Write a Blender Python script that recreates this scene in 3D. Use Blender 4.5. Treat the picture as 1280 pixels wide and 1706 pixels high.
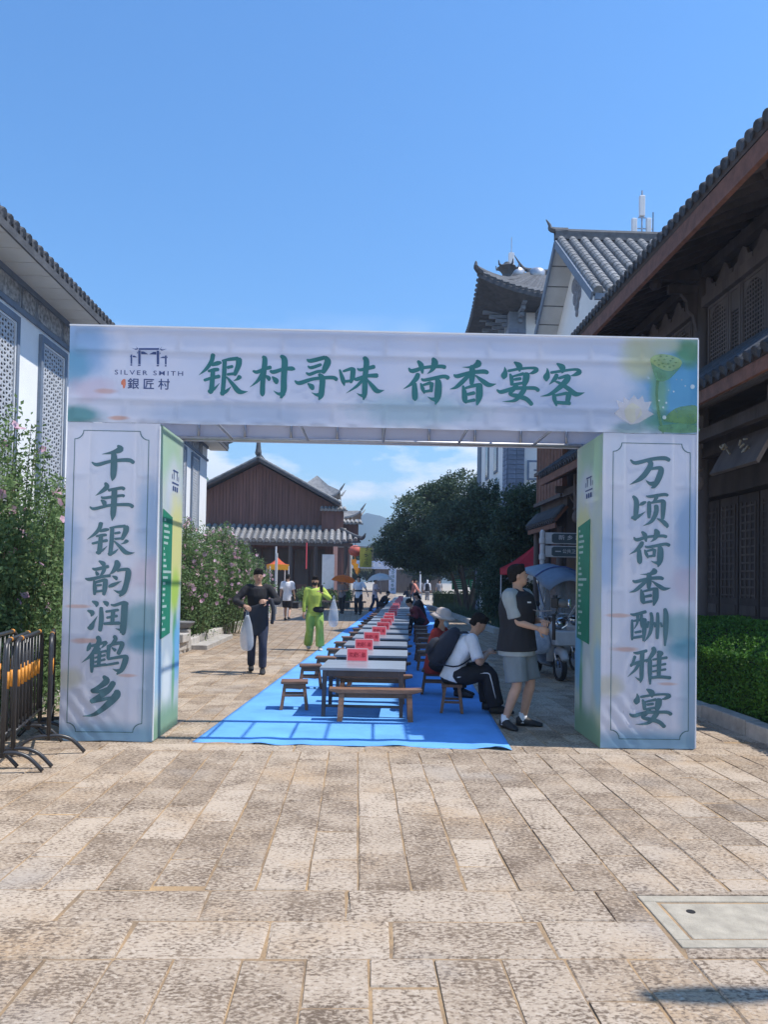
import bpy, bmesh, math, random
import numpy as np
from mathutils import Vector, Matrix, Euler, Quaternion

for _o in list(bpy.data.objects):
    bpy.data.objects.remove(_o)
SC = bpy.context.scene
COL = SC.collection
RAD = math.radians
random.seed(11)
NP = np.random.default_rng(5)

# ------------------------------------------------------------------ camera
FPX, CXP, CYP, EYE = 1250.0, 640.0, 936.0, 1.6      # focal length and principal point in photo pixels, eye height
cam_data = bpy.data.cameras.new('camera')
cam = bpy.data.objects.new('camera', cam_data)
COL.objects.link(cam)
SC.camera = cam
cam_data.sensor_fit = 'VERTICAL'
cam_data.sensor_height = 24.0
cam_data.lens = FPX / 1706.0 * 24.0
cam_data.shift_y = (CYP - 853.0) / 1706.0
cam_data.clip_start = 0.05
cam_data.clip_end = 6000.0
CAM_R = Matrix.Rotation(RAD(-2.0), 3, 'Z') @ Matrix.Rotation(RAD(91.44), 3, 'X') @ Matrix.Rotation(RAD(1.0), 3, 'Z')
CAM_C = Vector((0, 0, EYE))
cam.matrix_world = Matrix.Translation(CAM_C) @ CAM_R.to_4x4()

# ------------------------------------------------------------------ world: sky with low clouds
SUN_EL, SUN_AZ = RAD(61.0), RAD(97.0)               # azimuth clockwise from +Y (the street direction)
world = bpy.data.worlds.new('World')
SC.world = world
world.use_nodes = True
wn, wl = world.node_tree.nodes, world.node_tree.links
bg = wn['Background']
sky = wn.new('ShaderNodeTexSky')
sky.sky_type = 'NISHITA'
sky.sun_disc = False
sky.sun_elevation = SUN_EL
sky.sun_rotation = SUN_AZ
sky.altitude = 300.0
sky.air_density = 1.5
sky.dust_density = 0.0
sky.ozone_density = 10.0
tc = wn.new('ShaderNodeTexCoord')
sep = wn.new('ShaderNodeSeparateXYZ')
wl.new(tc.outputs['Generated'], sep.inputs[0])
mp = wn.new('ShaderNodeMapping')
mp.inputs['Scale'].default_value = (1.0, 1.0, 2.6)
mp.inputs['Location'].default_value = (5.48, 3.6, 1.2)
wl.new(tc.outputs['Generated'], mp.inputs[0])
nz = wn.new('ShaderNodeTexNoise')
nz.inputs['Scale'].default_value = 7.5
nz.inputs['Detail'].default_value = 9.0
nz.inputs['Roughness'].default_value = 0.56
wl.new(mp.outputs[0], nz.inputs['Vector'])
cr = wn.new('ShaderNodeValToRGB')
cr.color_ramp.elements[0].position = 0.47
cr.color_ramp.elements[0].color = (0, 0, 0, 1)
cr.color_ramp.elements[1].position = 0.60
cr.color_ramp.elements[1].color = (1, 1, 1, 1)
wl.new(nz.outputs['Fac'], cr.inputs[0])
er = wn.new('ShaderNodeMapRange')                   # clouds only low above the horizon, all the way round
er.inputs['From Min'].default_value = 0.34
er.inputs['From Max'].default_value = 0.16
er.inputs['To Min'].default_value = 0.0
er.inputs['To Max'].default_value = 0.85
wl.new(sep.outputs['Z'], er.inputs['Value'])
mu = wn.new('ShaderNodeMath')
mu.operation = 'MULTIPLY'
wl.new(cr.outputs[0], mu.inputs[0])
wl.new(er.outputs[0], mu.inputs[1])
mx = wn.new('ShaderNodeMix')
mx.data_type = 'RGBA'
wl.new(mu.outputs[0], mx.inputs['Factor'])
hsv = wn.new('ShaderNodeHueSaturation')
hsv.inputs['Saturation'].default_value = 1.12
wl.new(sky.outputs[0], hsv.inputs['Color'])
wl.new(hsv.outputs[0], mx.inputs['A'])
mx.inputs['B'].default_value = (6.2, 6.5, 7.0, 1)
wl.new(mx.outputs['Result'], bg.inputs['Color'])
bg.inputs['Strength'].default_value = 0.132

# ------------------------------------------------------------------ sun
sd = bpy.data.lights.new('sun', 'SUN')
sd.energy = 3.7
sd.angle = RAD(0.53)
sd.color = (1.0, 0.955, 0.89)
sun = bpy.data.objects.new('sun', sd)
COL.objects.link(sun)
SUN_V = Vector((math.sin(SUN_AZ) * math.cos(SUN_EL), math.cos(SUN_AZ) * math.cos(SUN_EL), math.sin(SUN_EL)))
sun.rotation_euler = SUN_V.to_track_quat('Z', 'Y').to_euler()
sun.location = (20, 0, 40)

# ------------------------------------------------------------------ exposure
SC.view_settings.view_transform = 'Standard'
SC.view_settings.look = 'None'
SC.view_settings.exposure = 0.62
SC.view_settings.gamma = 1.0
SC.view_settings.use_curve_mapping = False
SC.render.film_transparent = False
SC.cycles.max_bounces = 8
SC.cycles.diffuse_bounces = 6
SC.cycles.volume_bounces = 0
SC.cycles.transparent_max_bounces = 16

# ------------------------------------------------------------------ projection helpers (photo pixel -> place)
_FW = Vector((math.sin(RAD(2)), math.cos(RAD(2)), 0))
def ray(px, py):
    return CAM_R @ Vector(((px - CXP) / FPX, -(py - CYP) / FPX, -1))
def ground(px, py, z=0.0):
    d = ray(px, py)
    return CAM_C + d * ((z - EYE) / d.z)
def at(px, py, depth):
    d = ray(px, py)
    return CAM_C + d * (depth / d.dot(_FW))

# ------------------------------------------------------------------ object helpers
def S(r, g, b):
    def c(v):
        v /= 255.0
        return v / 12.92 if v <= 0.04045 else ((v + 0.055) / 1.055) ** 2.4
    return (c(r), c(g), c(b))

def tag(o, label=None, cat=None, group=None, kind=None):
    if label: o['label'] = label
    if cat: o['category'] = cat
    if group: o['group'] = group
    if kind: o['kind'] = kind
    return o

def thing(name, label, cat, loc=(0, 0, 0), rotz=0.0, group=None, scale=None):
    o = bpy.data.objects.new(name, None)
    COL.objects.link(o)
    o.location = loc
    o.rotation_euler = (0, 0, rotz)
    o.empty_display_size = 0.1
    if scale: o.scale = (scale,) * 3
    return tag(o, label, cat, group)

def addmesh(name, me, mat=None, parent=None, loc=None, rot=None, scale=None):
    o = bpy.data.objects.new(name, me)
    COL.objects.link(o)
    if parent is not None: o.parent = parent
    if mat is not None and len(me.materials) == 0:
        for m in (mat if isinstance(mat, (list, tuple)) else [mat]):
            me.materials.append(m)
    if loc is not None: o.location = loc
    if rot is not None: o.rotation_euler = rot
    if scale is not None: o.scale = scale
    return o

def copy_tree(src, loc=None, rotz=None, label=None, parent=None):
    c = src.copy()
    COL.objects.link(c)
    c.parent = parent
    if loc is not None: c.location = loc
    if rotz is not None: c.rotation_euler = (0, 0, rotz)
    if label: c['label'] = label
    for ch in list(src.children):
        copy_tree(ch, parent=c)
    return c

class MB:
    """collects faces; build() links them as ONE mesh object"""
    def __init__(self):
        self.v, self.f, self.m = [], [], []
    def add(self, vs, fs, mi=0):
        n = len(self.v)
        self.v += [tuple(p) for p in vs]
        self.f += [tuple(i + n for i in q) for q in fs]
        self.m += [mi] * len(fs)
        return self
    def bx(self, x0, x1, y0, y1, z0, z1, mi=0):
        return self.add([(x0, y0, z0), (x1, y0, z0), (x1, y1, z0), (x0, y1, z0), (x0, y0, z1), (x1, y0, z1), (x1, y1, z1), (x0, y1, z1)],
                        [(3, 2, 1, 0), (4, 5, 6, 7), (0, 1, 5, 4), (1, 2, 6, 5), (2, 3, 7, 6), (3, 0, 4, 7)], mi)
    def hexa(self, p, mi=0):
        """p: 4 bottom corners, 4 top corners (same turn)"""
        return self.add(p, [(3, 2, 1, 0), (4, 5, 6, 7), (0, 1, 5, 4), (1, 2, 6, 5), (2, 3, 7, 6), (3, 0, 4, 7)], mi)
    def bar(self, a, b, w, h=None, up=(0, 0, 1), mi=0):
        """box from a to b with section w x h"""
        a, b = Vector(a), Vector(b)
        h = w if h is None else h
        d = (b - a).normalized()
        up = Vector(up)
        s = d.cross(up)
        if s.length < 1e-4: s = d.cross(Vector((1, 0, 0)))
        s.normalize()
        u = s.cross(d).normalized()
        s, u = s * w / 2, u * h / 2
        return self.hexa([a - s - u, b - s - u, b + s - u, a + s - u, a - s + u, b - s + u, b + s + u, a + s + u], mi)
    def tube(self, pts, r, n=8, caps=True, mi=0, flat=1.0):
        pts = [Vector(p) for p in pts]
        rs = r if isinstance(r, (list, tuple)) else [r] * len(pts)
        vs, fs = [], []
        prev = None
        for i, p in enumerate(pts):
            a = pts[max(i - 1, 0)]
            b = pts[min(i + 1, len(pts) - 1)]
            d = (b - a)
            d = d.normalized() if d.length > 1e-9 else Vector((0, 0, 1))
            if prev is None:
                ref = Vector((0, 0, 1)) if abs(d.z) < 0.95 else Vector((1, 0, 0))
                u = d.cross(ref).normalized()
            else:
                u = prev - d * prev.dot(d)
                u = u.normalized() if u.length > 1e-6 else d.orthogonal().normalized()
            prev = u
            w = d.cross(u)
            for k in range(n):
                t = 2 * math.pi * k / n
                vs.append(p + u * (rs[i] * math.cos(t)) + w * (rs[i] * flat * math.sin(t)))
        for i in range(len(pts) - 1):
            for k in range(n):
                k2 = (k + 1) % n
                fs.append((i * n + k, i * n + k2, (i + 1) * n + k2, (i + 1) * n + k))
        if caps:
            fs.append(tuple(range(n - 1, -1, -1)))
            fs.append(tuple((len(pts) - 1) * n + k for k in range(n)))
        return self.add(vs, fs, mi)
    def lathe(self, prof, c=(0, 0, 0), n=14, mi=0, axis='Z', caps=True):
        vs, fs = [], []
        c = Vector(c)
        for (r, z) in prof:
            for k in range(n):
                t = 2 * math.pi * k / n
                p = (r * math.cos(t), r * math.sin(t), z)
                if axis == 'X': p = (z, r * math.cos(t), r * math.sin(t))
                if axis == 'Y': p = (r * math.sin(t), z, r * math.cos(t))
                vs.append(c + Vector(p))
        for i in range(len(prof) - 1):
            for k in range(n):
                k2 = (k + 1) % n
                fs.append((i * n + k, i * n + k2, (i + 1) * n + k2, (i + 1) * n + k))
        if caps:
            fs.append(tuple(range(n - 1, -1, -1)))
            fs.append(tuple((len(prof) - 1) * n + k for k in range(n)))
        return self.add(vs, fs, mi)
    def ball(self, c, r, n=10, m=6, mi=0):
        """ellipsoid, r scalar or (rx,ry,rz)"""
        r = r if isinstance(r, (list, tuple)) else (r, r, r)
        c = Vector(c)
        vs, fs = [], []
        for i in range(m + 1):
            a = math.pi * (i + 0.02 if i == 0 else i - 0.02 if i == m else i) / m
            for k in range(n):
                t = 2 * math.pi * k / n
                vs.append(c + Vector((r[0] * math.sin(a) * math.cos(t), r[1] * math.sin(a) * math.sin(t), -r[2] * math.cos(a))))
        for i in range(m):
            for k in range(n):
                k2 = (k + 1) % n
                fs.append((i * n + k, i * n + k2, (i + 1) * n + k2, (i + 1) * n + k))
        fs.append(tuple(range(n - 1, -1, -1)))
        fs.append(tuple(m * n + k for k in range(n)))
        return self.add(vs, fs, mi)
    def loft(self, rings, n=12, mi=0):
        """rings: (centre, rx, ry, xaxis, yaxis)"""
        vs, fs = [], []
        for (c, rx, ry, ax, ay) in rings:
            c, ax, ay = Vector(c), Vector(ax), Vector(ay)
            for k in range(n):
                t = 2 * math.pi * k / n
                vs.append(c + ax * (rx * math.cos(t)) + ay * (ry * math.sin(t)))
        for i in range(len(rings) - 1):
            for k in range(n):
                k2 = (k + 1) % n
                fs.append((i * n + k, i * n + k2, (i + 1) * n + k2, (i + 1) * n + k))
        fs.append(tuple(range(n - 1, -1, -1)))
        fs.append(tuple((len(rings) - 1) * n + k for k in range(n)))
        return self.add(vs, fs, mi)
    def poly(self, pts, mi=0):
        return self.add(pts, [tuple(range(len(pts)))], mi)
    def slab(self, pts, off, mi=0):
        """polygon extruded by vector off"""
        n = len(pts)
        off = Vector(off)
        vs = [Vector(p) for p in pts] + [Vector(p) + off for p in pts]
        fs = [tuple(range(n - 1, -1, -1)), tuple(range(n, 2 * n))]
        fs += [(i, (i + 1) % n, n + (i + 1) % n, n + i) for i in range(n)]
        return self.add(vs, fs, mi)
    def xform(self, M):
        self.v = [tuple(M @ Vector(p)) for p in self.v]
        return self
    def mesh(self, name, smooth=False):
        me = bpy.data.meshes.new(name)
        me.from_pydata(self.v, [], self.f)
        if any(self.m):
            me.polygons.foreach_set('material_index', self.m)
        if smooth:
            me.polygons.foreach_set('use_smooth', [True] * len(self.f))
        me.update()
        return me
    def build(self, name, mat, parent=None, smooth=False, bevel=0.0, loc=None, rot=None):
        me = self.mesh(name, smooth)
        bm = bmesh.new()
        bm.from_mesh(me)
        bmesh.ops.recalc_face_normals(bm, faces=bm.faces)
        bm.to_mesh(me)
        bm.free()
        o = addmesh(name, me, mat, parent, loc, rot)
        if bevel:
            b = o.modifiers.new('bevel', 'BEVEL')
            b.width = bevel
            b.segments = 2
            b.limit_method = 'ANGLE'
        return o

def smooth_path(pts, k=4):
    """Catmull-Rom through tuples of any length"""
    P = [np.array(p, float) for p in pts]
    if len(P) < 3: return [tuple(p) for p in P]
    out = []
    for i in range(len(P) - 1):
        p0, p1, p2, p3 = P[max(i - 1, 0)], P[i], P[i + 1], P[min(i + 2, len(P) - 1)]
        for j in range(k):
            t = j / k
            out.append(0.5 * ((2 * p1) + (-p0 + p2) * t + (2 * p0 - 5 * p1 + 4 * p2 - p3) * t * t + (-p0 + 3 * p1 - 3 * p2 + p3) * t ** 3))
    out.append(P[-1])
    return [tuple(p) for p in out]

def quads_object(name, verts, mat, parent=None, kind=None):
    """verts: (N,4,3) array of quads -> one mesh object"""
    n = len(verts)
    me = bpy.data.meshes.new(name)
    me.vertices.add(n * 4)
    me.vertices.foreach_set('co', np.asarray(verts, dtype=np.float32).reshape(-1))
    me.loops.add(n * 4)
    me.loops.foreach_set('vertex_index', np.arange(n * 4, dtype=np.int32))
    me.polygons.add(n)
    me.polygons.foreach_set('loop_start', np.arange(0, n * 4, 4, dtype=np.int32))
    me.update(calc_edges=True)
    o = addmesh(name, me, mat, parent)
    if kind: o['kind'] = kind
    return o

def leaf_quads(centers, size, aspect=0.5, up_bias=0.0, rng=NP):
    """random diamond leaves round the given centres"""
    c = np.asarray(centers, float)
    n = len(c)
    a = rng.normal(size=(n, 3))
    a[:, 2] *= (1 - up_bias)
    a /= np.linalg.norm(a, axis=1)[:, None]
    b = rng.normal(size=(n, 3))
    b -= a * (a * b).sum(1)[:, None]
    b /= np.linalg.norm(b, axis=1)[:, None]
    s = size * rng.uniform(0.65, 1.3, size=(n, 1))
    nrm = np.cross(a, b) * s * 0.12
    return np.stack([c - a * s * 0.5, c + b * s * 0.5 * aspect + nrm, c + a * s * 0.5, c - b * s * 0.5 * aspect + nrm], axis=1)

# ------------------------------------------------------------------ materials
def _mat(name):
    m = bpy.data.materials.new(name)
    m.use_nodes = True
    return m, m.node_tree.nodes, m.node_tree.links, m.node_tree.nodes['Principled BSDF']

def scl(c, k): return tuple(min(1.0, x * k) for x in c)

def M(name, col, rough=0.7, var=0.15, scale=6.0, bump=0.0, bscale=60.0, metal=0.0, spec=0.4, col2=None, objvar=0.0, stretch=None, coords='Object', trans=0.0):
    m, n, l, p = _mat(name)
    p.inputs['Roughness'].default_value = rough
    p.inputs['Metallic'].default_value = metal
    p.inputs['Specular IOR Level'].default_value = spec
    t = n.new('ShaderNodeTexCoord')
    src = t.outputs[coords]
    if coords == 'World':
        pass
    if stretch:
        mpn = n.new('ShaderNodeMapping')
        mpn.inputs['Scale'].default_value = stretch
        l.new(src, mpn.inputs[0])
        src = mpn.outputs[0]
    nz = n.new('ShaderNodeTexNoise')
    nz.inputs['Scale'].default_value = scale
    nz.inputs['Detail'].default_value = 6.0
    nz.inputs['Roughness'].default_value = 0.6
    l.new(src, nz.inputs['Vector'])
    r = n.new('ShaderNodeValToRGB')
    r.color_ramp.elements[0].position = 0.3
    r.color_ramp.elements[1].position = 0.7
    r.color_ramp.elements[0].color = (*scl(col, 1 - var), 1)
    r.color_ramp.elements[1].color = (*(col2 if col2 else scl(col, 1 + var)), 1)
    l.new(nz.outputs['Fac'], r.inputs[0])
    outc = r.outputs[0]
    if objvar:
        oi = n.new('ShaderNodeObjectInfo')
        mr = n.new('ShaderNodeMapRange')
        mr.inputs['To Min'].default_value = 1 - objvar
        mr.inputs['To Max'].default_value = 1 + objvar
        l.new(oi.outputs['Random'], mr.inputs['Value'])
        hs = n.new('ShaderNodeHueSaturation')
        l.new(mr.outputs[0], hs.inputs['Value'])
        l.new(outc, hs.inputs['Color'])
        outc = hs.outputs[0]
    l.new(outc, p.inputs['Base Color'])
    if bump:
        nb = n.new('ShaderNodeTexNoise')
        nb.inputs['Scale'].default_value = bscale
        nb.inputs['Detail'].default_value = 5.0
        l.new(src, nb.inputs['Vector'])
        bp = n.new('ShaderNodeBump')
        bp.inputs['Strength'].default_value = bump
        bp.inputs['Distance'].default_value = 0.02
        l.new(nb.outputs['Fac'], bp.inputs['Height'])
        l.new(bp.outputs[0], p.inputs['Normal'])
    if trans:
        tr = n.new('ShaderNodeBsdfTranslucent')
        l.new(outc, tr.inputs['Color'])
        ms = n.new('ShaderNodeMixShader')
        ms.inputs[0].default_value = trans
        l.new(p.outputs[0], ms.inputs[1])
        l.new(tr.outputs[0], ms.inputs[2])
        l.new(ms.outputs[0], n['Material Output'].inputs['Surface'])
    return m

def leaf_mat(name, c1, c2, trans=0.25, scale=1.3):
    """foliage: colour varies leaf by leaf (random per island) and clump by clump"""
    m, n, l, p = _mat(name)
    p.inputs['Roughness'].default_value = 0.55
    p.inputs['Specular IOR Level'].default_value = 0.3
    g = n.new('ShaderNodeNewGeometry')
    t = n.new('ShaderNodeTexCoord')
    nz = n.new('ShaderNodeTexNoise')
    nz.inputs['Scale'].default_value = scale
    l.new(t.outputs['Object'], nz.inputs['Vector'])
    ad = n.new('ShaderNodeMath')
    ad.operation = 'ADD'
    l.new(g.outputs['Random Per Island'], ad.inputs[0])
    l.new(nz.outputs['Fac'], ad.inputs[1])
    hf = n.new('ShaderNodeMath')
    hf.operation = 'MULTIPLY'
    hf.inputs[1].default_value = 0.5
    l.new(ad.outputs[0], hf.inputs[0])
    r = n.new('ShaderNodeValToRGB')
    r.color_ramp.elements[0].position = 0.2
    r.color_ramp.elements[1].position = 0.85
    r.color_ramp.elements[0].color = (*c1, 1)
    r.color_ramp.elements[1].color = (*c2, 1)
    l.new(hf.outputs[0], r.inputs[0])
    l.new(r.outputs[0], p.inputs['Base Color'])
    tr = n.new('ShaderNodeBsdfTranslucent')
    l.new(r.outputs[0], tr.inputs['Color'])
    ms = n.new('ShaderNodeMixShader')
    ms.inputs[0].default_value = trans
    l.new(p.outputs[0], ms.inputs[1])
    l.new(tr.outputs[0], ms.inputs[2])
    l.new(ms.outputs[0], n['Material Output'].inputs['Surface'])
    return m

def stone_mat(name, attr=False, far=False):
    """pitted tan sandstone paving"""
    m, n, l, p = _mat(name)
    p.inputs['Roughness'].default_value = 0.82
    p.inputs['Specular IOR Level'].default_value = 0.3
    g = n.new('ShaderNodeNewGeometry')
    def noise(sc, det, ro, vec=None):
        z = n.new('ShaderNodeTexNoise')
        z.inputs['Scale'].default_value = sc
        z.inputs['Detail'].default_value = det
        z.inputs['Roughness'].default_value = ro
        l.new(vec or g.outputs['Position'], z.inputs['Vector'])
        return z.outputs['Fac']
    def ramp(src, a, b, ca, cb):
        r = n.new('ShaderNodeValToRGB')
        r.color_ramp.elements[0].position = a
        r.color_ramp.elements[1].position = b
        r.color_ramp.elements[0].color = (*ca, 1)
        r.color_ramp.elements[1].color = (*cb, 1)
        l.new(src, r.inputs[0])
        return r.outputs[0]
    def mix(f, a, b, mode='MIX'):
        x = n.new('ShaderNodeMix')
        x.data_type = 'RGBA'
        x.blend_type = mode
        if isinstance(f, float): x.inputs['Factor'].default_value = f
        else: l.new(f, x.inputs['Factor'])
        for s, k in ((a, 'A'), (b, 'B')):
            if isinstance(s, tuple): x.inputs[k].default_value = (*s, 1)
            else: l.new(s, x.inputs[k])
        return x.outputs['Result']
    # tone of each stone
    if attr:
        a = n.new('ShaderNodeAttribute')
        a.attribute_name = 'tone'
        tone = a.outputs['Fac']
    else:
        oi = n.new('ShaderNodeObjectInfo')
        tone = oi.outputs['Random']
    if far:
        tone = noise(1.7, 3, 0.6)
    patch = noise(3.1, 5, 0.65)
    big = noise(1.1, 3, 0.55)
    mp2 = n.new('ShaderNodeMapping')                      # flakes lie a little longer across the street
    mp2.inputs['Scale'].default_value = (0.72, 1.15, 1.0)
    l.new(g.outputs['Position'], mp2.inputs[0])
    flake = noise(54.0, 6, 0.66, mp2.outputs[0])
    def mth(op, a, b, c=None):
        x = n.new('ShaderNodeMath')
        x.operation = op
        for i_, s_ in enumerate((a, b, c)):
            if s_ is None: continue
            if isinstance(s_, (int, float)): x.inputs[i_].default_value = s_
            else: l.new(s_, x.inputs[i_])
        return x.outputs[0]
    cream = ramp(tone, 0.0, 1.0, (0.365, 0.280, 0.200), (0.50, 0.400, 0.300))
    warm = mix(ramp(big, 0.52, 0.72, (0, 0, 0), (1, 1, 1)), cream, (0.42, 0.290, 0.175))
    pale = mix(ramp(noise(40.0, 4, 0.6), 0.50, 0.74, (0, 0, 0), (1, 1, 1)), warm, (0.56, 0.465, 0.36))
    # dark brown hollows between the pale flakes; their share differs by stone and by patch
    thr = mth('MULTIPLY_ADD', patch, 0.46, mth('MULTIPLY_ADD', tone, 0.06, mth('MULTIPLY_ADD', big, 0.10, mth('SUBTRACT', flake, 0.08))))
    pit = ramp(thr, 0.635, 0.765, (1, 1, 1), (0, 0, 0))
    dark = mix(ramp(noise(7.0, 3, 0.6), 0.4, 0.65, (0, 0, 0), (1, 1, 1)), (0.150, 0.106, 0.072), (0.225, 0.165, 0.112))
    c = mix(pit, pale, dark)
    gm = mth('MULTIPLY', ramp(noise(0.9, 3, 0.5), 0.58, 0.70, (0, 0, 0), (1, 1, 1)), 0.35)
    c = mix(gm, c, (0.29, 0.275, 0.26))
    a2 = n.new('ShaderNodeMath')
    a2.operation = 'ADD'
    a2.inputs[1].default_value = 0.0
    l.new(thr, a2.inputs[0])
    if far:
        br = n.new('ShaderNodeTexBrick')
        br.inputs['Scale'].default_value = 1.0
        br.inputs['Brick Width'].default_value = 0.55
        br.inputs['Row Height'].default_value = 0.27
        br.inputs['Mortar Size'].default_value = 0.012
        br.inputs['Color1'].default_value = (0.78, 0.78, 0.78, 1)
        br.inputs['Color2'].default_value = (1, 1, 1, 1)
        br.inputs['Mortar'].default_value = (0.62, 0.5, 0.38, 1)
        mpn = n.new('ShaderNodeMapping')
        mpn.inputs['Rotation'].default_value = (0, 0, RAD(90))
        l.new(g.outputs['Position'], mpn.inputs[0])
        l.new(mpn.outputs[0], br.inputs['Vector'])
        c = mix(1.0, c, br.outputs['Color'], 'MULTIPLY')
    l.new(c, p.inputs['Base Color'])
    bp = n.new('ShaderNodeBump')
    bp.inputs['Strength'].default_value = 0.55
    bp.inputs['Distance'].default_value = 0.012
    l.new(a2.outputs[0], bp.inputs['Height'])
    l.new(bp.outputs[0], p.inputs['Normal'])
    return m

def print_mat(name, base, base2, blobs, axes=('X', 'Z'), trans=0.22, rough=0.6, wrinkle=0.08, nscale=1.6):
    """printed banner cloth: watercolour blobs (u, v, ru, rv, colour, strength, edge noise) over a soft base"""
    m, n, l, p = _mat(name)
    p.inputs['Roughness'].default_value = rough
    p.inputs['Specular IOR Level'].default_value = 0.3
    t = n.new('ShaderNodeTexCoord')
    sp = n.new('ShaderNodeSeparateXYZ')
    l.new(t.outputs['Object'], sp.inputs[0])
    def noise(sc, det=4.0):
        z = n.new('ShaderNodeTexNoise')
        z.inputs['Scale'].default_value = sc
        z.inputs['Detail'].default_value = det
        l.new(t.outputs['Object'], z.inputs['Vector'])
        return z.outputs['Fac']
    def math_(op, a, b=None, c=None):
        x = n.new('ShaderNodeMath')
        x.operation = op
        for i, s in enumerate((a, b, c)):
            if s is None: continue
            if isinstance(s, (int, float)): x.inputs[i].default_value = s
            else: l.new(s, x.inputs[i])
        return x.outputs[0]
    r = n.new('ShaderNodeValToRGB')
    r.color_ramp.elements[0].position = 0.35
    r.color_ramp.elements[1].position = 0.68
    r.color_ramp.elements[0].color = (*base, 1)
    r.color_ramp.elements[1].color = (*base2, 1)
    l.new(noise(nscale), r.inputs[0])
    c = r.outputs[0]
    nw = noise(5.0, 5.0)
    for (u, v, ru, rv, colr, st, ns) in blobs:
        du = math_('DIVIDE', math_('SUBTRACT', sp.outputs[axes[0]], u), ru)
        dv = math_('DIVIDE', math_('SUBTRACT', sp.outputs[axes[1]], v), rv)
        d = math_('SQRT', math_('ADD', math_('MULTIPLY', du, du), math_('MULTIPLY', dv, dv)))
        d = math_('ADD', d, math_('MULTIPLY', math_('SUBTRACT', nw, 0.5), ns))
        mr = n.new('ShaderNodeMapRange')
        mr.interpolation_type = 'SMOOTHSTEP'
        mr.inputs['From Min'].default_value = 1.0
        mr.inputs['From Max'].default_value = 0.35
        mr.inputs['To Max'].default_value = st
        l.new(d, mr.inputs['Value'])
        x = n.new('ShaderNodeMix')
        x.data_type = 'RGBA'
        l.new(mr.outputs[0], x.inputs['Factor'])
        l.new(c, x.inputs['A'])
        x.inputs['B'].default_value = (*colr, 1)
        c = x.outputs['Result']
    l.new(c, p.inputs['Base Color'])
    if wrinkle:
        nb = n.new('ShaderNodeTexNoise')
        nb.inputs['Scale'].default_value = 2.2
        nb.inputs['Detail'].default_value = 3.0
        nb.inputs['Distortion'].default_value = 0.2
        l.new(t.outputs['Object'], nb.inputs['Vector'])
        bp = n.new('ShaderNodeBump')
        bp.inputs['Strength'].default_value = wrinkle
        bp.inputs['Distance'].default_value = 0.05
        l.new(nb.outputs['Fac'], bp.inputs['Height'])
        l.new(bp.outputs[0], p.inputs['Normal'])
    tr = n.new('ShaderNodeBsdfTranslucent')
    l.new(c, tr.inputs['Color'])
    ms = n.new('ShaderNodeMixShader')
    ms.inputs[0].default_value = trans
    l.new(p.outputs[0], ms.inputs[1])
    l.new(tr.outputs[0], ms.inputs[2])
    l.new(ms.outputs[0], n['Material Output'].inputs['Surface'])
    return m

K = {}
K['stone'] = stone_mat('paving stone')
K['stone_attr'] = stone_mat('paving stone far', attr=True)
K['stone_far'] = stone_mat('street far', far=True)
K['sand'] = M('joint sand', (0.25, 0.185, 0.125), 0.95, 0.25, 3.4, 0.6, 70.0, col2=(0.50, 0.325, 0.165))
K['soil'] = M('ground', (0.42, 0.36, 0.28), 0.95, 0.3, 0.6)
K['kerb'] = M('kerb stone', (0.44, 0.41, 0.37), 0.85, 0.25, 7.0, 0.4, 40.0, objvar=0.12)
K['concrete'] = M('concrete', (0.40, 0.35, 0.27), 0.9, 0.22, 9.0, 0.3, 120.0)
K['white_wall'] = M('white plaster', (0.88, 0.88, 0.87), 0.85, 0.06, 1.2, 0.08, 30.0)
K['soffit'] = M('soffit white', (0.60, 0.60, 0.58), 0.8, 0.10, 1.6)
K['grey_trim'] = M('blue grey trim', (0.18, 0.22, 0.28), 0.75, 0.15, 4.0)
K['tile'] = M('roof tile', (0.095, 0.098, 0.105), 0.8, 0.3, 5.0, 0.4, 30.0, objvar=0.2)
K['tile_dark'] = M('dark roof tile', (0.062, 0.066, 0.075), 0.85, 0.35, 5.0, 0.5, 30.0, objvar=0.25)
K['tile_pale'] = M('weathered roof tile', (0.28, 0.275, 0.27), 0.85, 0.3, 5.0, 0.4, 30.0, objvar=0.15)
K['wood_dark'] = M('dark old wood', (0.074, 0.057, 0.052), 0.7, 0.35, 3.0, 0.3, 25.0, stretch=(1, 1, 0.25), objvar=0.15)
K['wood_mid'] = M('weathered brown wood', (0.112, 0.090, 0.082), 0.75, 0.3, 3.0, 0.3, 25.0, stretch=(1, 1, 0.25), objvar=0.15)
K['wood_red'] = M('red brown fascia', (0.185, 0.080, 0.050), 0.7, 0.3, 7.0, 0.4, 30.0)
K['wood_gable'] = M('brown plank wall', (0.175, 0.088, 0.072), 0.8, 0.3, 1.2, 0.3, 20.0, stretch=(6, 6, 0.4), objvar=0.1)
K['black_hole'] = M('dark interior', (0.02, 0.018, 0.018), 0.9, 0.2)
K['lattice'] = M('painted lattice', (0.50, 0.52, 0.55), 0.7, 0.15, 4.0)
K['frieze'] = M('painted frieze', (0.36, 0.36, 0.37), 0.8, 0.65, 17.0, col2=(0.50, 0.50, 0.50))
K['brick_blue'] = M('blue grey brick', (0.20, 0.245, 0.33), 0.85, 0.2, 5.0, objvar=0.1)
K['glass_dark'] = M('window glass', (0.03, 0.035, 0.045), 0.12, 0.2, spec=0.6)
K['steel_black'] = M('black painted steel', (0.030, 0.030, 0.033), 0.35, 0.25, 10.0, spec=0.5)
K['orange'] = M('orange reflector', (0.62, 0.25, 0.035), 0.5, 0.3, 12.0)
K['alu'] = M('truss aluminium', (0.42, 0.43, 0.46), 0.42, 0.15, 12.0, metal=0.6)
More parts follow.
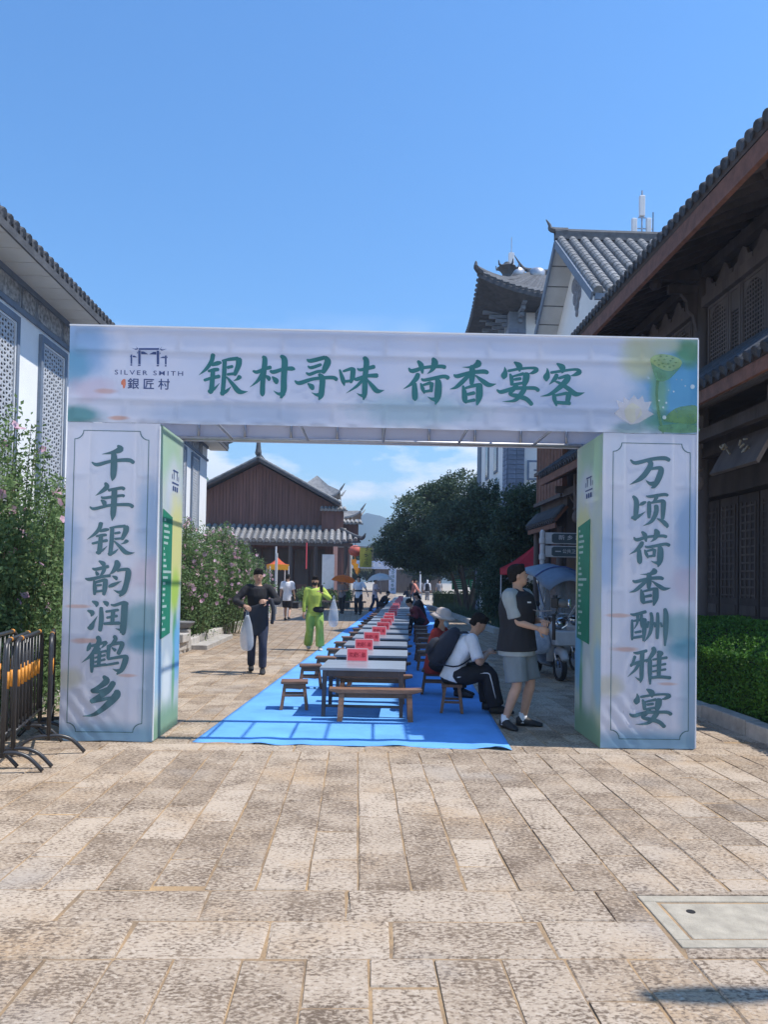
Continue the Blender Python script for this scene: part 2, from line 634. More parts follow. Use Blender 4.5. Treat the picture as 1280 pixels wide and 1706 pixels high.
K['letter'] = M('teal print', (0.028, 0.165, 0.175), 0.6, 0.10, 3.0)
K['letter_grey'] = M('teal grey print', (0.070, 0.155, 0.185), 0.6, 0.12, 3.0)
K['navy'] = M('navy print', (0.045, 0.075, 0.20), 0.6, 0.1)
K['seal'] = M('orange seal print', (0.62, 0.20, 0.12), 0.6, 0.25, 20.0)
K['carpet'] = M('blue felt carpet', (0.13, 0.37, 0.77), 0.92, 0.17, 1.6, 0.25, 14.0)
K['stool_wood'] = M('stool wood', (0.205, 0.105, 0.062), 0.5, 0.3, 6.0, 0.2, 30.0, stretch=(1, 6, 6), objvar=0.2)
K['table_top'] = M('grey table top', (0.27, 0.295, 0.33), 0.28, 0.18, 5.0, stretch=(0.6, 9, 1), objvar=0.1)
K['table_leg'] = M('dark table frame', (0.075, 0.060, 0.062), 0.5, 0.2)
K['card_red'] = M('red table card', (0.80, 0.10, 0.13), 0.5, 0.08)
K['card_edge'] = M('clear stand', (0.80, 0.50, 0.52), 0.25, 0.08)
K['card_ink'] = M('card ink', (0.36, 0.01, 0.03), 0.6, 0.05)
K['leaf_tree'] = leaf_mat('tree leaves', (0.040, 0.070, 0.046), (0.095, 0.150, 0.080), 0.28)
K['leaf_tree2'] = leaf_mat('far tree leaves', (0.014, 0.034, 0.016), (0.045, 0.085, 0.030), 0.2)
K['leaf_bush'] = leaf_mat('bush leaves', (0.075, 0.150, 0.050), (0.26, 0.37, 0.155), 0.42)
K['leaf_hedge'] = leaf_mat('hedge leaves', (0.032, 0.110, 0.016), (0.13, 0.30, 0.035), 0.3, 3.0)
K['leaf_grass'] = leaf_mat('grass', (0.05, 0.11, 0.02), (0.14, 0.25, 0.06), 0.3)
K['petal'] = leaf_mat('pink petals', (0.60, 0.30, 0.42), (0.82, 0.62, 0.70), 0.35)
K['bark'] = M('bark', (0.10, 0.085, 0.07), 0.9, 0.35, 8.0, 0.6, 30.0, stretch=(1, 1, 0.3))
K['stem'] = M('stem', (0.08, 0.10, 0.035), 0.8, 0.25)
K['white_paint'] = M('white paint', (0.75, 0.75, 0.76), 0.45, 0.06)
K['rubber'] = M('rubber', (0.022, 0.022, 0.024), 0.7, 0.2)
K['grey_plastic'] = M('grey plastic', (0.11, 0.115, 0.125), 0.45, 0.15)
K['pale_plastic'] = M('pale plastic', (0.50, 0.51, 0.53), 0.4, 0.1)
K['chrome'] = M('chrome', (0.6, 0.6, 0.62), 0.2, 0.05, metal=1.0)
K['red_cloth'] = M('red canopy', (0.62, 0.030, 0.050), 0.7, 0.15, 3.0, trans=0.3)
K['rain_cover'] = M('grey blue rain cover', (0.14, 0.185, 0.25), 0.5, 0.15, 4.0, 0.3, 8.0)
K['skin'] = M('skin', (0.52, 0.31, 0.215), 0.55, 0.10, 8.0)
K['hair'] = M('black hair', (0.020, 0.017, 0.016), 0.85, 0.3, 40.0, 0.8, 90.0, spec=0.15)
K['eye'] = M('eye', (0.02, 0.015, 0.012), 0.25, 0.1)
# ================================================================== GROUND, STREET
def sheet(name, x0, x1, y0, y1, z, mat):
    o = MB().poly([(x0, y0, z), (x1, y0, z), (x1, y1, z), (x0, y1, z)]).build(name, mat)
    return tag(o, kind='structure')
sheet('ground', -3000, 3000, -3000, 3000, -0.06, K['soil'])
sheet('street', -3.66, 4.34, 16.0, 130, -0.004, K['stone_far'])
paving = sheet('paving', -6.5, 6.5, -3.0, 16.0, -0.0055, K['sand'])

# stones: strips along the street, one band laid across it at y 3.2..3.9
def stone_variant(i):
    rng = random.Random(100 + i)
    mb = MB()
    g = [-0.5, -0.475, 0.475, 0.5]
    vs = []
    for a, y in enumerate(g):
        for b, x in enumerate(g):
            edge = a in (0, 3) or b in (0, 3)
            jx = rng.uniform(-0.022, 0.016) * (1 if x > 0 else -1) if edge else rng.uniform(-0.02, 0.02)
            jy = rng.uniform(-0.010, 0.008) * (1 if y > 0 else -1)
            vs.append((x + jx, y + jy, (-0.0062 if edge else rng.uniform(-0.003, 0.004))))
    n = len(vs)
    ring = [0, 1, 2, 3, 7, 11, 15, 14, 13, 12, 8, 4]
    fs = [(r * 4 + c, r * 4 + c + 1, r * 4 + c + 5, r * 4 + c + 4) for r in range(3) for c in range(3)]
    low = [(vs[k][0], vs[k][1], -0.035) for k in ring]
    vs += low
    fs += [(ring[(k + 1) % 12], ring[k], n + k, n + (k + 1) % 12) for k in range(12)]
    return vs, fs
VARS = [stone_variant(i) for i in range(10)]
VMESH = []
for i, (vs, fs) in enumerate(VARS):
    me = MB().add(vs, fs).mesh('paving_stone')
    me.materials.append(K['stone'])
    VMESH.append(me)
stones = []
JW, rs = 0.0065, random.Random(3)
def strips(y0, y1, w=0.272, xa=-4.3, xb=6.0):
    x = xa
    while x < xb:
        ww = w * rs.uniform(0.93, 1.07)
        y = y0 - rs.uniform(0, 0.4)
        while y < y1:
            ln = rs.uniform(0.34, 0.78)
            a, b = max(y, y0), min(y + ln, y1)
            if y1 - b < 0.16: b = y1
            if b - a > 0.1:
                stones.append((x + ww / 2, (a + b) / 2, ww - JW, b - a - 0.006))
            y = b if b == y1 else y + ln
        x += ww
def cross_rows(y0, y1, rows, xa=-4.3, xb=6.0):
    h = (y1 - y0) / rows
    for r in range(rows):
        x = xa - rs.uniform(0, 0.5)
        while x < xb:
            ln = rs.uniform(0.45, 0.95)
            stones.append((x + ln / 2, y0 + (r + 0.5) * h, ln - 0.003, h - 0.006))
            x += ln
strips(1.5, 3.22)
cross_rows(3.22, 3.92, 2)
strips(3.92, 7.05)
cross_rows(7.05, 7.60, 2)
strips(7.60, 16.0)
def in_view(x, y, w): return abs(x - 0.035 * y) - w / 2 < 0.54 * y + 0.12
MH = (1.462, 2.458, 3.27, 3.90)
keep = []
for s in stones:
    x, y, w, h = s
    if x + w / 2 > MH[0] and x - w / 2 < MH[1] and y + h / 2 > MH[2] + 0.02 and y - h / 2 < MH[3] - 0.02:
        # cut back to the manhole frame
        if x - w / 2 < MH[0] - 0.15:
            nx1 = MH[0] - JW
            x0 = x - w / 2
            keep.append(((x0 + nx1) / 2, y, nx1 - x0, h))
        elif x + w / 2 > MH[1] + 0.15:
            nx0 = MH[1] + JW
            x1 = x + w / 2
            keep.append(((x1 + nx0) / 2, y, x1 - nx0, h))
        continue
    keep.append(s)
stones = keep + [(1.96, 3.264, 0.99, 0.082), (1.96, 3.893, 0.99, 0.048)]
seen = sorted([s for s in stones if in_view(s[0], s[1], s[2]) and s[1] > 2.1], key=lambda s: s[1])
near, rest = seen[:300], seen[300:] + [s for s in stones if not (in_view(s[0], s[1], s[2]) and s[1] > 2.1)]
for i, (x, y, w, h) in enumerate(near):
    o = addmesh('paving_stone', VMESH[i % 10] if rs.random() < 0.9 else VMESH[rs.randrange(10)], None, paving)
    o.location = (x, y, rs.uniform(-0.002, 0.002))
    o.scale = (w * rs.choice((1, -1)), h * rs.choice((1, -1)), 1)
mb = MB()
tones = []
for (x, y, w, h) in rest:
    vs, fs = VARS[rs.randrange(10)]
    z = rs.uniform(-0.002, 0.002)
    mb.add([(x + a * w, y + b * h, c + z) for a, b, c in vs], fs)
    tones += [rs.random()] * len(vs)
o = mb.build('paving_stones', K['stone_attr'], paving)
at_ = o.data.attributes.new('tone', 'FLOAT', 'POINT')
at_.data.foreach_set('value', tones)
tag(o, kind='stuff')

# manhole
mh = thing('manhole_cover', 'square pale concrete utility cover with small holes set into the stone paving', 'manhole cover', (1.47, 3.315, -0.002))
mb = MB()
W_, H_ = 0.98, 0.545
for (a, b, c, d) in ((0, W_, 0, 0.07), (0, W_, H_ - 0.07, H_), (0, 0.07, 0.0705, H_ - 0.0705), (W_ - 0.07, W_, 0.0705, H_ - 0.0705)):
    mb.bx(a, b, c, d, -0.05, 0.004)
mb.build('frame', K['concrete'], mh, bevel=0.006)
MB().bx(0.085, W_ - 0.085, 0.085, H_ - 0.085, -0.05, 0.001).build('lid', K['concrete'], mh, bevel=0.008)
for hx, hy in ((0.20, 0.36), (0.62, 0.32)):
    MB().lathe([(0.022, 0.0012), (0.022, 0.0035)], (hx, hy, 0), 12).build('lifting_hole', K['black_hole'], mh)

# ------------------------------------------------------------------ brush lettering
# strokes traced as (x, y, width) runs inside a box; drawn as flat print
GL = {}
GL['银'] = ((50, 65, 700, 650), ['235,85,60 215,180,58 150,280,46 55,368,4', '225,225,40 290,202,62 338,190,40', '180,312,30 250,292,52 308,285,46', '130,435,40 230,402,46 322,378,52',
  '240,300,58 225,560,66 208,612,28', '195,590,56 260,552,36 330,470,4', '360,165,30 460,142,46 560,130,52', '575,140,80 572,220,76 525,352,50', '430,255,42 492,240,44', '430,350,36 540,335,42',
  '390,160,56 385,400,60 370,625,56', '355,610,56 420,580,46 480,515,4', '592,378,62 560,412,38 510,436,4', '420,385,20 500,480,52 590,582,68 702,577,3'])
GL['村'] = ((735, 85, 1322, 672), ['778,308,30 830,322,50 930,275,46 1002,255,54', '905,112,44 928,170,70 906,450,66 905,610,64 905,652,8', '900,330,50 840,440,42 738,530,3', '938,365,20 980,400,60 987,432,30',
  '1003,305,36 1050,316,56 1180,272,46 1280,265,62 1318,275,30', '1140,98,44 1186,160,82 1180,400,78 1180,560,80 1150,664,36', '1182,610,70 1110,612,38 1048,570,4', '1028,383,20 1075,430,72 1086,468,44'])
GL['寻'] = ((55, 95, 615, 695), ['212,150,24 262,167,58 440,118,52', '450,112,46 482,170,88 456,250,82 425,322,54', '225,240,20 270,260,46 392,216,42', '203,330,20 250,350,46 350,312,42 432,305,44',
  '58,443,20 120,472,58 300,412,46 540,388,52 602,415,52', '372,350,40 416,402,74 411,560,76 400,640,72 375,694,18', '408,628,80 340,626,38 278,598,4', '228,478,20 275,515,72 292,552,46'])
GL['味'] = ((640, 115, 1242, 697), ['653,293,26 680,380,52 702,450,58 716,508,14', '700,312,32 800,276,48 842,290,52', '828,278,66 822,380,66 800,462,36', '700,452,36 802,440,40', '883,270,20 930,286,44 1102,240,56',
  '848,405,30 880,416,52 1000,370,46 1142,360,64', '972,122,54 1001,180,76 986,400,68 985,600,70 970,694,18', '988,640,70 930,632,32 878,604,3', '970,400,42 880,510,38 740,612,3', '1008,408,20 1080,500,58 1150,572,64 1242,557,3'])
GL['荷'] = ((20, 85, 627, 717), ['92,228,20 140,267,60 300,215,46 500,195,52 567,205,56', '212,132,38 255,190,72 272,292,28', '408,92,46 432,150,92 402,240,52 335,302,4', '215,308,58 190,370,68 120,450,42 22,517,3',
  '170,440,60 176,560,80 180,640,68 182,674,10', '262,370,24 310,386,46 540,332,52 612,350,58', '252,435,24 280,510,52 302,572,14', '280,457,32 380,422,46', '396,428,56 390,540,42', '290,546,36 402,526,42',
  '448,362,36 482,420,86 478,600,90 450,714,18', '474,650,82 400,642,38 343,613,3'])
GL['香'] = ((640, 108, 1256, 724), ['1000,122,46 1012,165,90 930,207,42 800,213,3', '697,318,24 745,337,58 900,287,48 1080,266,62 1138,280,52', '935,200,72 935,330,80 930,440,52', '900,310,52 800,420,62 720,490,42 643,516,3',
  '982,323,20 1080,400,62 1160,447,62 1256,430,3', '818,468,28 836,560,68 845,660,68 862,702,18', '850,497,32 1000,452,50 1060,470,42', '1032,448,84 1032,600,90 1005,722,28', '880,581,42 966,560,52', '860,682,38 972,656,46'])
GL['宴'] = ((33, 135, 592, 732), ['256,142,22 320,190,86 326,250,42 322,270,8', '130,212,10 140,270,52 125,330,86 120,368,36', '180,263,38 330,231,38 500,216,38 550,240,62 500,281,42 443,293,4', '203,308,30 225,370,58 226,452,40',
  '240,336,26 380,297,46', '420,300,82 411,380,88 390,462,50', '265,378,40 342,365,44', '250,446,38 382,421,38', '33,523,20 90,552,56 250,501,52 420,490,48 530,491,52 578,520,52',
  '290,460,60 240,520,62 207,580,42 300,602,62 420,640,62 492,712,56', '402,490,62 362,560,68 270,662,46 108,681,3'])
GL['客'] = ((610, 153, 1197, 742), ['826,162,22 895,210,86 901,270,42 890,292,6', '697,227,10 706,290,52 690,350,88 690,398,34', '750,286,38 900,259,38 1075,236,38 1122,270,68 1070,306,46 1003,326,4', '825,313,50 800,370,58 724,453,3',
  '850,361,38 970,327,52 962,380,80 870,480,68 740,580,42 611,613,3', '790,400,16 870,430,42 980,500,62 1080,572,68 1197,548,3', '788,578,40 800,650,58 826,738,26', '810,596,32 960,561,46', '988,568,80 971,682,60', '820,691,48 1002,700,52'])
GL['千'] = ((198, 90, 797, 617), ['556,102,36 592,150,92 490,197,52 333,229,3', '203,349,20 280,382,56 470,327,48 700,306,60 778,340,56', '500,215,70 508,300,92 506,480,90 500,560,68 490,617,5'])
GL['年'] = ((178, 628, 782, 1182), ['382,636,42 402,690,72 330,762,48 248,821,3', '430,737,42 600,702,48 642,716,52', '333,834,20 370,851,42 600,812,42 642,818,46', '333,884,28 370,916,68 376,952,50',
  '178,984,20 240,1011,48 450,957,42 700,941,52 768,970,56', '510,730,80 508,900,82 500,1080,78 488,1182,5'])
GL['韵'] = ((80, 18, 547, 402), ['217,27,18 260,55,52 262,77,30', '152,108,18 190,116,36 312,85,36', '188,142,20 206,172,42', '275,110,42 260,150,36 235,187,16', '82,219,16 130,226,38 250,196,32 332,182,32', '173,243,24 180,310,44 180,387,30',
  '190,256,26 285,227,36', '289,228,50 285,310,52 275,387,34', '205,290,24 247,285,26', '190,356,26 262,346,28', '397,26,46 406,70,68 370,130,42 328,172,4', '410,126,32 490,112,38 522,140,62 506,260,58 480,350,58 440,398,26',
  '467,360,52 420,357,28 373,334,3', '362,188,16 395,206,42 401,227,20', '327,300,28 370,281,42 457,237,3'])
GL['润'] = ((95, 445, 522, 803), ['147,453,18 190,475,50 190,507,18', '102,553,18 150,575,52 140,612,14', '112,738,28 140,731,62 165,680,32 205,608,3', '262,453,18 295,475,52 301,502,18', '240,522,38 246,640,52 235,764,42',
  '343,485,18 380,491,32 470,461,38 502,480,52', '482,472,70 478,640,68 470,780,62 460,803,8', '472,755,52 430,751,22 393,739,3', '293,561,28 417,541,30', '303,626,26 407,605,30', '277,691,28 340,686,36 433,682,36', '365,550,44 360,686,42'])
GL['鹤'] = ((43, 813, 522, 1222), ['125,893,20 115,940,46 98,977,18', '130,926,28 220,901,32 290,881,32 270,915,28 240,947,6', '203,828,48 216,880,52 150,1010,42 43,1106,3', '150,1010,42 150,1120,46 150,1204,28', '225,948,32 205,990,26',
  '180,1001,24 292,975,28', '180,1051,22 282,1020,26', '180,1096,22 282,1066,26', '170,1141,28 292,1121,32', '225,985,42 220,1132,38', '373,816,38 386,850,42 330,932,24', '330,911,28 440,886,38 456,910,48 420,1002,42', '320,918,42 316,1000,40 315,1057,30',
  '353,938,14 386,966,38', '315,1061,28 480,1031,40 497,1060,62 460,1170,52 410,1221,18', '442,1185,48 400,1181,26 363,1164,3', '290,1126,24 422,1100,30'])
GL['乡'] = ((58, 1238, 437, 1667), ['262,1242,36 292,1290,68 210,1360,46 146,1400,46', '150,1402,40 230,1402,38 330,1362,44', '362,1308,60 300,1400,62 143,1508,46', '146,1512,40 280,1482,38 352,1460,20', '402,1398,64 392,1450,82 280,1570,62 170,1650,38 58,1666,3'])
GL['万'] = ((118, 68, 632, 492), ['127,128,20 195,167,52 400,111,48 560,96,56 623,120,50', '348,130,48 387,170,68 350,260,72 260,370,62 118,456,3', '370,246,32 480,226,48 522,250,72 491,360,78 440,462,56 400,492,18', '432,440,72 370,431,42 323,388,3'])
GL['顷'] = ((133, 543, 617, 1002), ['162,597,36 201,660,68 200,800,64 185,904,46', '146,880,38 200,871,58 260,840,32 320,794,3', '323,668,28 280,690,48 233,716,8', '328,590,16 380,596,42 550,566,44 602,575,38', '462,600,52 440,640,38 408,667,10',
  '365,668,46 366,780,58 365,874,38', '380,681,28 530,651,46 552,680,68', '550,668,68 545,780,62 540,884,48', '457,718,60 456,800,62 400,920,46 288,986,3', '467,884,10 540,920,52 590,970,58 597,999,28'])
GL['酬'] = ((123, 108, 612, 587), ['128,179,20 180,187,42 322,145,42', '148,258,28 150,380,40 150,518,28', '160,271,26 300,246,42', '306,248,60 306,400,58 295,528,28', '217,188,42 216,290,32 178,372,8', '266,184,38 266,290,36 270,352,18', '188,421,32 262,405,36', '165,491,34 302,466,38',
  '357,278,32 345,352,30', '388,162,38 401,250,48 380,420,46 303,549,3', '435,288,32 441,342,26', '473,162,38 476,300,48 470,493,40', '513,288,24 531,337,30', '566,107,46 581,200,68 578,400,62 570,587,26'])
GL['雅'] = ((88, 603, 637, 1087), ['167,678,20 220,681,42 332,650,42', '182,728,42 160,800,32 133,857,28', '133,841,40 230,801,38 352,770,32', '277,680,60 271,850,58 270,1000,52 255,1070,14', '267,1040,46 230,1026,28 183,994,3', '240,810,42 190,900,38 90,999,3',
  '418,612,58 426,660,66 370,750,42 328,802,8', '375,770,56 376,930,56 380,1087,26', '478,662,38 521,680,58 521,707,28', '413,766,28 592,735,38', '413,851,26 577,820,32', '413,921,26 577,890,32', '390,1006,36 500,991,42 637,1000,46', '496,690,62 490,992,52'])

def glyph(mb, ch, x0, x1, z0, z1, y=-0.004):
    """draws a character into the rectangle x0..x1, z0 (bottom)..z1 (top) on the plane y (towards -y), strokes stepped 0.25 mm"""
    (bx0, by0, bx1, by1), strokes = GL[ch]
    sx, sz = (x1 - x0) / (bx1 - bx0), (z1 - z0) / (by1 - by0)
    for si, s in enumerate(strokes):
        pts = [tuple(float(q) for q in p.split(',')) for p in s.split()]
        pts = smooth_path(pts, 5)
        P = [np.array(p[:2]) for p in pts]
        L, Rr = [], []
        for i, p in enumerate(P):
            a, b = P[max(i - 1, 0)], P[min(i + 1, len(P) - 1)]
            d = (b - a) / (np.linalg.norm(b - a) + 1e-9)
            nn = np.array([-d[1], d[0]])
            w = max(pts[i][2], 2) * 0.5
            L.append(p + nn * w)
            Rr.append(p - nn * w)
        # rounded ends
        d0 = (P[0] - P[1]) / (np.linalg.norm(P[0] - P[1]) + 1e-9) * pts[0][2] * 0.28
        d1 = (P[-1] - P[-2]) / (np.linalg.norm(P[-1] - P[-2]) + 1e-9) * pts[-1][2] * 0.28
        row = [(P[0] + d0 + (L[0] - P[0]) * 0.5, P[0] + d0 + (Rr[0] - P[0]) * 0.5)] + list(zip(L, Rr)) + [(P[-1] + d1 + (L[-1] - P[-1]) * 0.5, P[-1] + d1 + (Rr[-1] - P[-1]) * 0.5)]
        yy = y - si * 0.00025
        vs = []
        for a, b in row:
            for q in (a, b):
                vs.append((x0 + (q[0] - bx0) * sx, yy, z1 - (q[1] - by0) * sz))
        mb.add(vs, [(2 * i, 2 * i + 1, 2 * i + 3, 2 * i + 2) for i in range(len(row) - 1)])

def text_mesh(body, size=1.0, bold=0.0, space=1.0, align='CENTER'):
    cu = bpy.data.curves.new('t', 'FONT')
    cu.body = body
    cu.size = size
    cu.offset = bold
    cu.space_character = space
    cu.align_x = align
    cu.resolution_u = 3
    ob = bpy.data.objects.new('t', cu)
    COL.objects.link(ob)
    bpy.context.view_layer.update()
    me = bpy.data.meshes.new_from_object(ob.evaluated_get(bpy.context.evaluated_depsgraph_get()))
    bpy.data.objects.remove(ob)
    bpy.data.curves.remove(cu)
    me.materials.clear()
    return me

def text_part(name, body, x0, x1, z0, z1, y, mat, parent, bold=0.0, space=1.0):
    """lettering standing on a plane facing -y, fitted into a rectangle"""
    me = text_mesh(body, 1.0, bold, space)
    n = len(me.vertices)
    if n == 0: return None
    co = np.empty(n * 3)
    me.vertices.foreach_get('co', co)
    co = co.reshape(-1, 3)
    lo, hi = co.min(0), co.max(0)
    out = np.empty_like(co)
    out[:, 0] = x0 + (co[:, 0] - lo[0]) / (hi[0] - lo[0]) * (x1 - x0)
    out[:, 2] = z0 + (co[:, 1] - lo[1]) / (hi[1] - lo[1]) * (z1 - z0)
    out[:, 1] = y
    me.vertices.foreach_set('co', out.reshape(-1))
    me.update()
    return tag(addmesh(name, me, mat, parent), kind='stuff')

# ================================================================== WELCOME ARCH
AA, AB = ground(97, 1235), ground(1160, 1250)
ARCH_A = math.atan2(AB.y - AA.y, AB.x - AA.x)
ARCH_U = Vector((math.cos(ARCH_A), math.sin(ARCH_A), 0))
ARCH_N = Vector((-math.sin(ARCH_A), math.cos(ARCH_A), 0))
def on_arch(px, py):
    d = ray(px, py)
    q = CAM_C + d * ((AA - CAM_C).dot(ARCH_N) / d.dot(ARCH_N))
    return (q - AA).dot(ARCH_U), q.z
arch = thing('welcome_arch', 'large pale blue banner arch with green brush lettering spanning the street', 'arch', AA, ARCH_A)
AW, AD, ZB, ZT = 6.175, 0.93, 3.095, 4.04       # width, depth, beam underside, top
PL, PR = 0.90, 5.245                            # inner edges of the pillars
C_base, C_base2 = (0.76, 0.80, 0.93), (0.87, 0.86, 0.94)
C_blue, C_teal, C_green, C_yel, C_pink, C_org, C_white = (0.22, 0.45, 0.72), (0.16, 0.36, 0.44), (0.14, 0.36, 0.14), (0.66, 0.66, 0.28), (0.72, 0.52, 0.60), (0.74, 0.36, 0.22), (0.80, 0.80, 0.80)
beam_blobs = [(0.10, 3.80, 0.42, 0.42, C_blue, 0.75, 0.5), (0.05, 3.62, 0.22, 0.28, (0.10, 0.38, 0.55), 0.6, 0.6), (0.22, 3.42, 0.30, 0.16, (0.74, 0.60, 0.70), 0.6, 0.9), (0.08, 3.16, 0.36, 0.13, (0.10, 0.34, 0.36), 0.9, 0.4),
              (0.50, 3.14, 0.14, 0.03, C_org, 0.7, 0.5), (0.36, 3.40, 0.14, 0.035, C_org, 0.5, 0.6), (1.6, 3.2, 1.3, 0.16, (0.42, 0.56, 0.76), 0.6, 0.5), (3.4, 3.28, 0.9, 0.22, (0.42, 0.62, 0.70), 0.7, 0.6),
              (4.9, 3.3, 0.8, 0.4, (0.48, 0.60, 0.80), 0.6, 0.5), (6.0, 3.55, 0.62, 0.66, (0.12, 0.42, 0.66), 0.95, 0.5), (5.62, 3.85, 0.30, 0.30, (0.70, 0.70, 0.42), 0.85, 0.7), (6.10, 3.92, 0.24, 0.22, C_green, 0.85, 0.6),
              (5.85, 3.98, 0.20, 0.12, (0.68, 0.72, 0.52), 0.8, 0.7), (5.80, 3.50, 0.13, 0.34, (0.26, 0.50, 0.28), 0.8, 0.6), (5.95, 3.20, 0.5, 0.13, (0.12, 0.36, 0.26), 0.9, 0.4), (5.5, 3.14, 0.26, 0.09, (0.30, 0.46, 0.48), 0.8, 0.6)]
m_beam = print_mat('beam print', C_base, C_base2, beam_blobs, trans=0.42)
def pillar_blobs(x):
    w = 0.9
    return [(x + w * 0.95, 2.15, 0.22, 0.6, (0.36, 0.54, 0.78), 0.8, 0.6), (x + w * 0.02, 1.9, 0.20, 0.5, (0.40, 0.56, 0.80), 0.8, 0.7), (x + w * 0.95, 1.62, 0.30, 0.22, (0.74, 0.62, 0.72), 0.6, 0.9), (x + w * 0.85, 1.18, 0.30, 0.24, (0.30, 0.50, 0.56), 0.9, 0.5),
            (x + w * 0.95, 0.98, 0.34, 0.16, (0.14, 0.38, 0.50), 0.9, 0.5), (x + w * 0.18, 1.30, 0.15, 0.026, C_org, 0.55, 0.9), (x + w * 0.26, 0.97, 0.18, 0.036, C_org, 0.6, 0.9), (x + w * 0.72, 0.64, 0.13, 0.022, C_org, 0.5, 0.9),
            (x + w * 0.08, 0.60, 0.20, 0.15, (0.66, 0.62, 0.42), 0.6, 0.7), (x + w * 0.5, 0.04, 1.0, 0.20, (0.26, 0.48, 0.66), 0.9, 0.3), (x + w * 1.0, 0.4, 0.18, 0.8, (0.30, 0.52, 0.66), 0.6, 0.5)]
m_pl = print_mat('left pillar print', C_base, C_base2, pillar_blobs(0.0), trans=0.35)
m_pr = print_mat('right pillar print', C_base, C_base2, pillar_blobs(PR + 0.01), trans=0.35)
side_blobs = [(0.35, 2.9, 0.7, 0.5, (0.42, 0.66, 0.46), 0.7, 0.5), (0.55, 2.55, 0.4, 0.40, (0.70, 0.74, 0.82), 0.8, 0.4), (0.7, 1.9, 0.5, 0.75, (0.78, 0.76, 0.32), 0.95, 0.5), (0.70, 1.45, 0.24, 0.34, (0.50, 0.70, 0.12), 0.95, 0.3), (0.72, 1.05, 0.12, 0.30, (0.13, 0.42, 0.14), 0.9, 0.3),
              (0.85, 0.85, 0.25, 0.5, (0.20, 0.52, 0.78), 0.9, 0.6), (0.1, 0.7, 0.22, 0.5, (0.42, 0.66, 0.80), 0.8, 0.6), (0.45, 0.55, 0.20, 0.36, (0.82, 0.86, 0.84), 0.95, 0.7), (0.7, 0.5, 0.08, 0.5, (0.18, 0.48, 0.22), 0.8, 0.5), (0.5, 0.05, 1.2, 0.34, (0.28, 0.48, 0.34), 0.95, 0.4)]
m_side = print_mat('side print', (0.58, 0.66, 0.70), (0.70, 0.76, 0.60), side_blobs, axes=('Y', 'Z'), trans=0.3)
m_plain = print_mat('plain banner cloth', (0.74, 0.75, 0.82), (0.80, 0.80, 0.85), [], trans=0.3)

def panel(x0, x1, y0, y1, z0, z1, mat, name='banner_panel', seg=6):
    """thin cloth, slightly bulged, with its own 2 mm thickness; runs along x or along y"""
    mb = MB()
    alongx = abs(x1 - x0) > abs(y1 - y0)
    nu, nv = seg, 6
    vs = []
    for side in (0, 1):
        for j in range(nv + 1):
            for i in range(nu + 1):
                u, v = i / nu, j / nv
                wob = 0.0
                if 0 < j < nv and 0 < i < nu: wob = random.uniform(-0.0012, 0.0012)
                if alongx: vs.append((x0 + (x1 - x0) * u, y0 + wob + side * 0.003, z0 + (z1 - z0) * v))
                else: vs.append((x0 + wob + side * 0.003, y0 + (y1 - y0) * u, z0 + (z1 - z0) * v))
    k = (nu + 1) * (nv + 1)
    fs = []
    for j in range(nv):
        for i in range(nu):
            a = j * (nu + 1) + i
            fs.append((a, a + 1, a + nu + 2, a + nu + 1))
            fs.append((k + a + 1, k + a, k + a + nu + 1, k + a + nu + 2))
    for i in range(nu):
        fs.append((i + 1, i, k + i, k + i + 1))
        t = nv * (nu + 1) + i
        fs.append((t, t + 1, k + t + 1, k + t))
    for j in range(nv):
        a, b = j * (nu + 1), (j + 1) * (nu + 1)
        fs.append((a, b, k + b, k + a))
        a, b = a + nu, b + nu
        fs.append((b, a, k + a, k + b))
    mb.add(vs, fs)
    return mb.build(name, mat, arch, smooth=False)
from mathutils import noise as mnoise
RUNGS = [0.05 + k * (AW - 0.1) / 12 for k in range(13)]
def relief(x, z):
    """how far the printed cloth sags back between the truss bars it is stretched over, plus creases"""
    c = 0.0
    if z >= ZB:
        dh = min(abs(z - q) for q in (ZT - 0.24, ZT - 0.04, ZB + 0.03, ZB + 0.23))
        dv = min(abs(x - q) for q in RUNGS) if (z > ZT - 0.24 or z < ZB + 0.23) else 9
        dv = min(dv, x, AW - x)
        e = min(1.0, (z - ZB) / 0.03, (ZT - z) / 0.03)
        c += 0.006 * mnoise.noise((x * 9, z * 26, 4.0)) * math.exp(-((z - ZB) / 0.05) ** 2)          # puckered lower hem
    else:
        xl = x if x < 3 else x - PR
        w = PL if x < 3 else AW - PR
        dv = min(abs(xl - q) for q in (0.03, 0.23, w - 0.23, w - 0.03))
        dh = min(abs(z - 0.02), abs(z - ZB))
        if xl < 0.23 or xl > w - 0.23: dh = min(dh, min(abs(z - q * ZB / 6) for q in range(7)))
        e = min(1.0, max(0, z) / 0.03, max(0, ZB - z) / 0.03)
        c += 0.005 * math.sin((xl - 0.1 + (z - 0.1) * 0.8) * 42) * math.exp(-((xl - 0.25) ** 2 + (z - 0.25) ** 2) / 0.05)  # pull from the lower corner
    ridge = max(math.exp(-(dh / 0.024) ** 2), math.exp(-(dv / 0.024) ** 2))
    return e * ((0.0036 if z >= ZB else 0.0020) * (1 - ridge) + 0.003 * mnoise.noise((x * 1.9, z * 2.3, 1.0)) + 0.0008 * mnoise.noise((x * 7.0, z * 5.0, 7.0)) * (1 - ridge)) + c
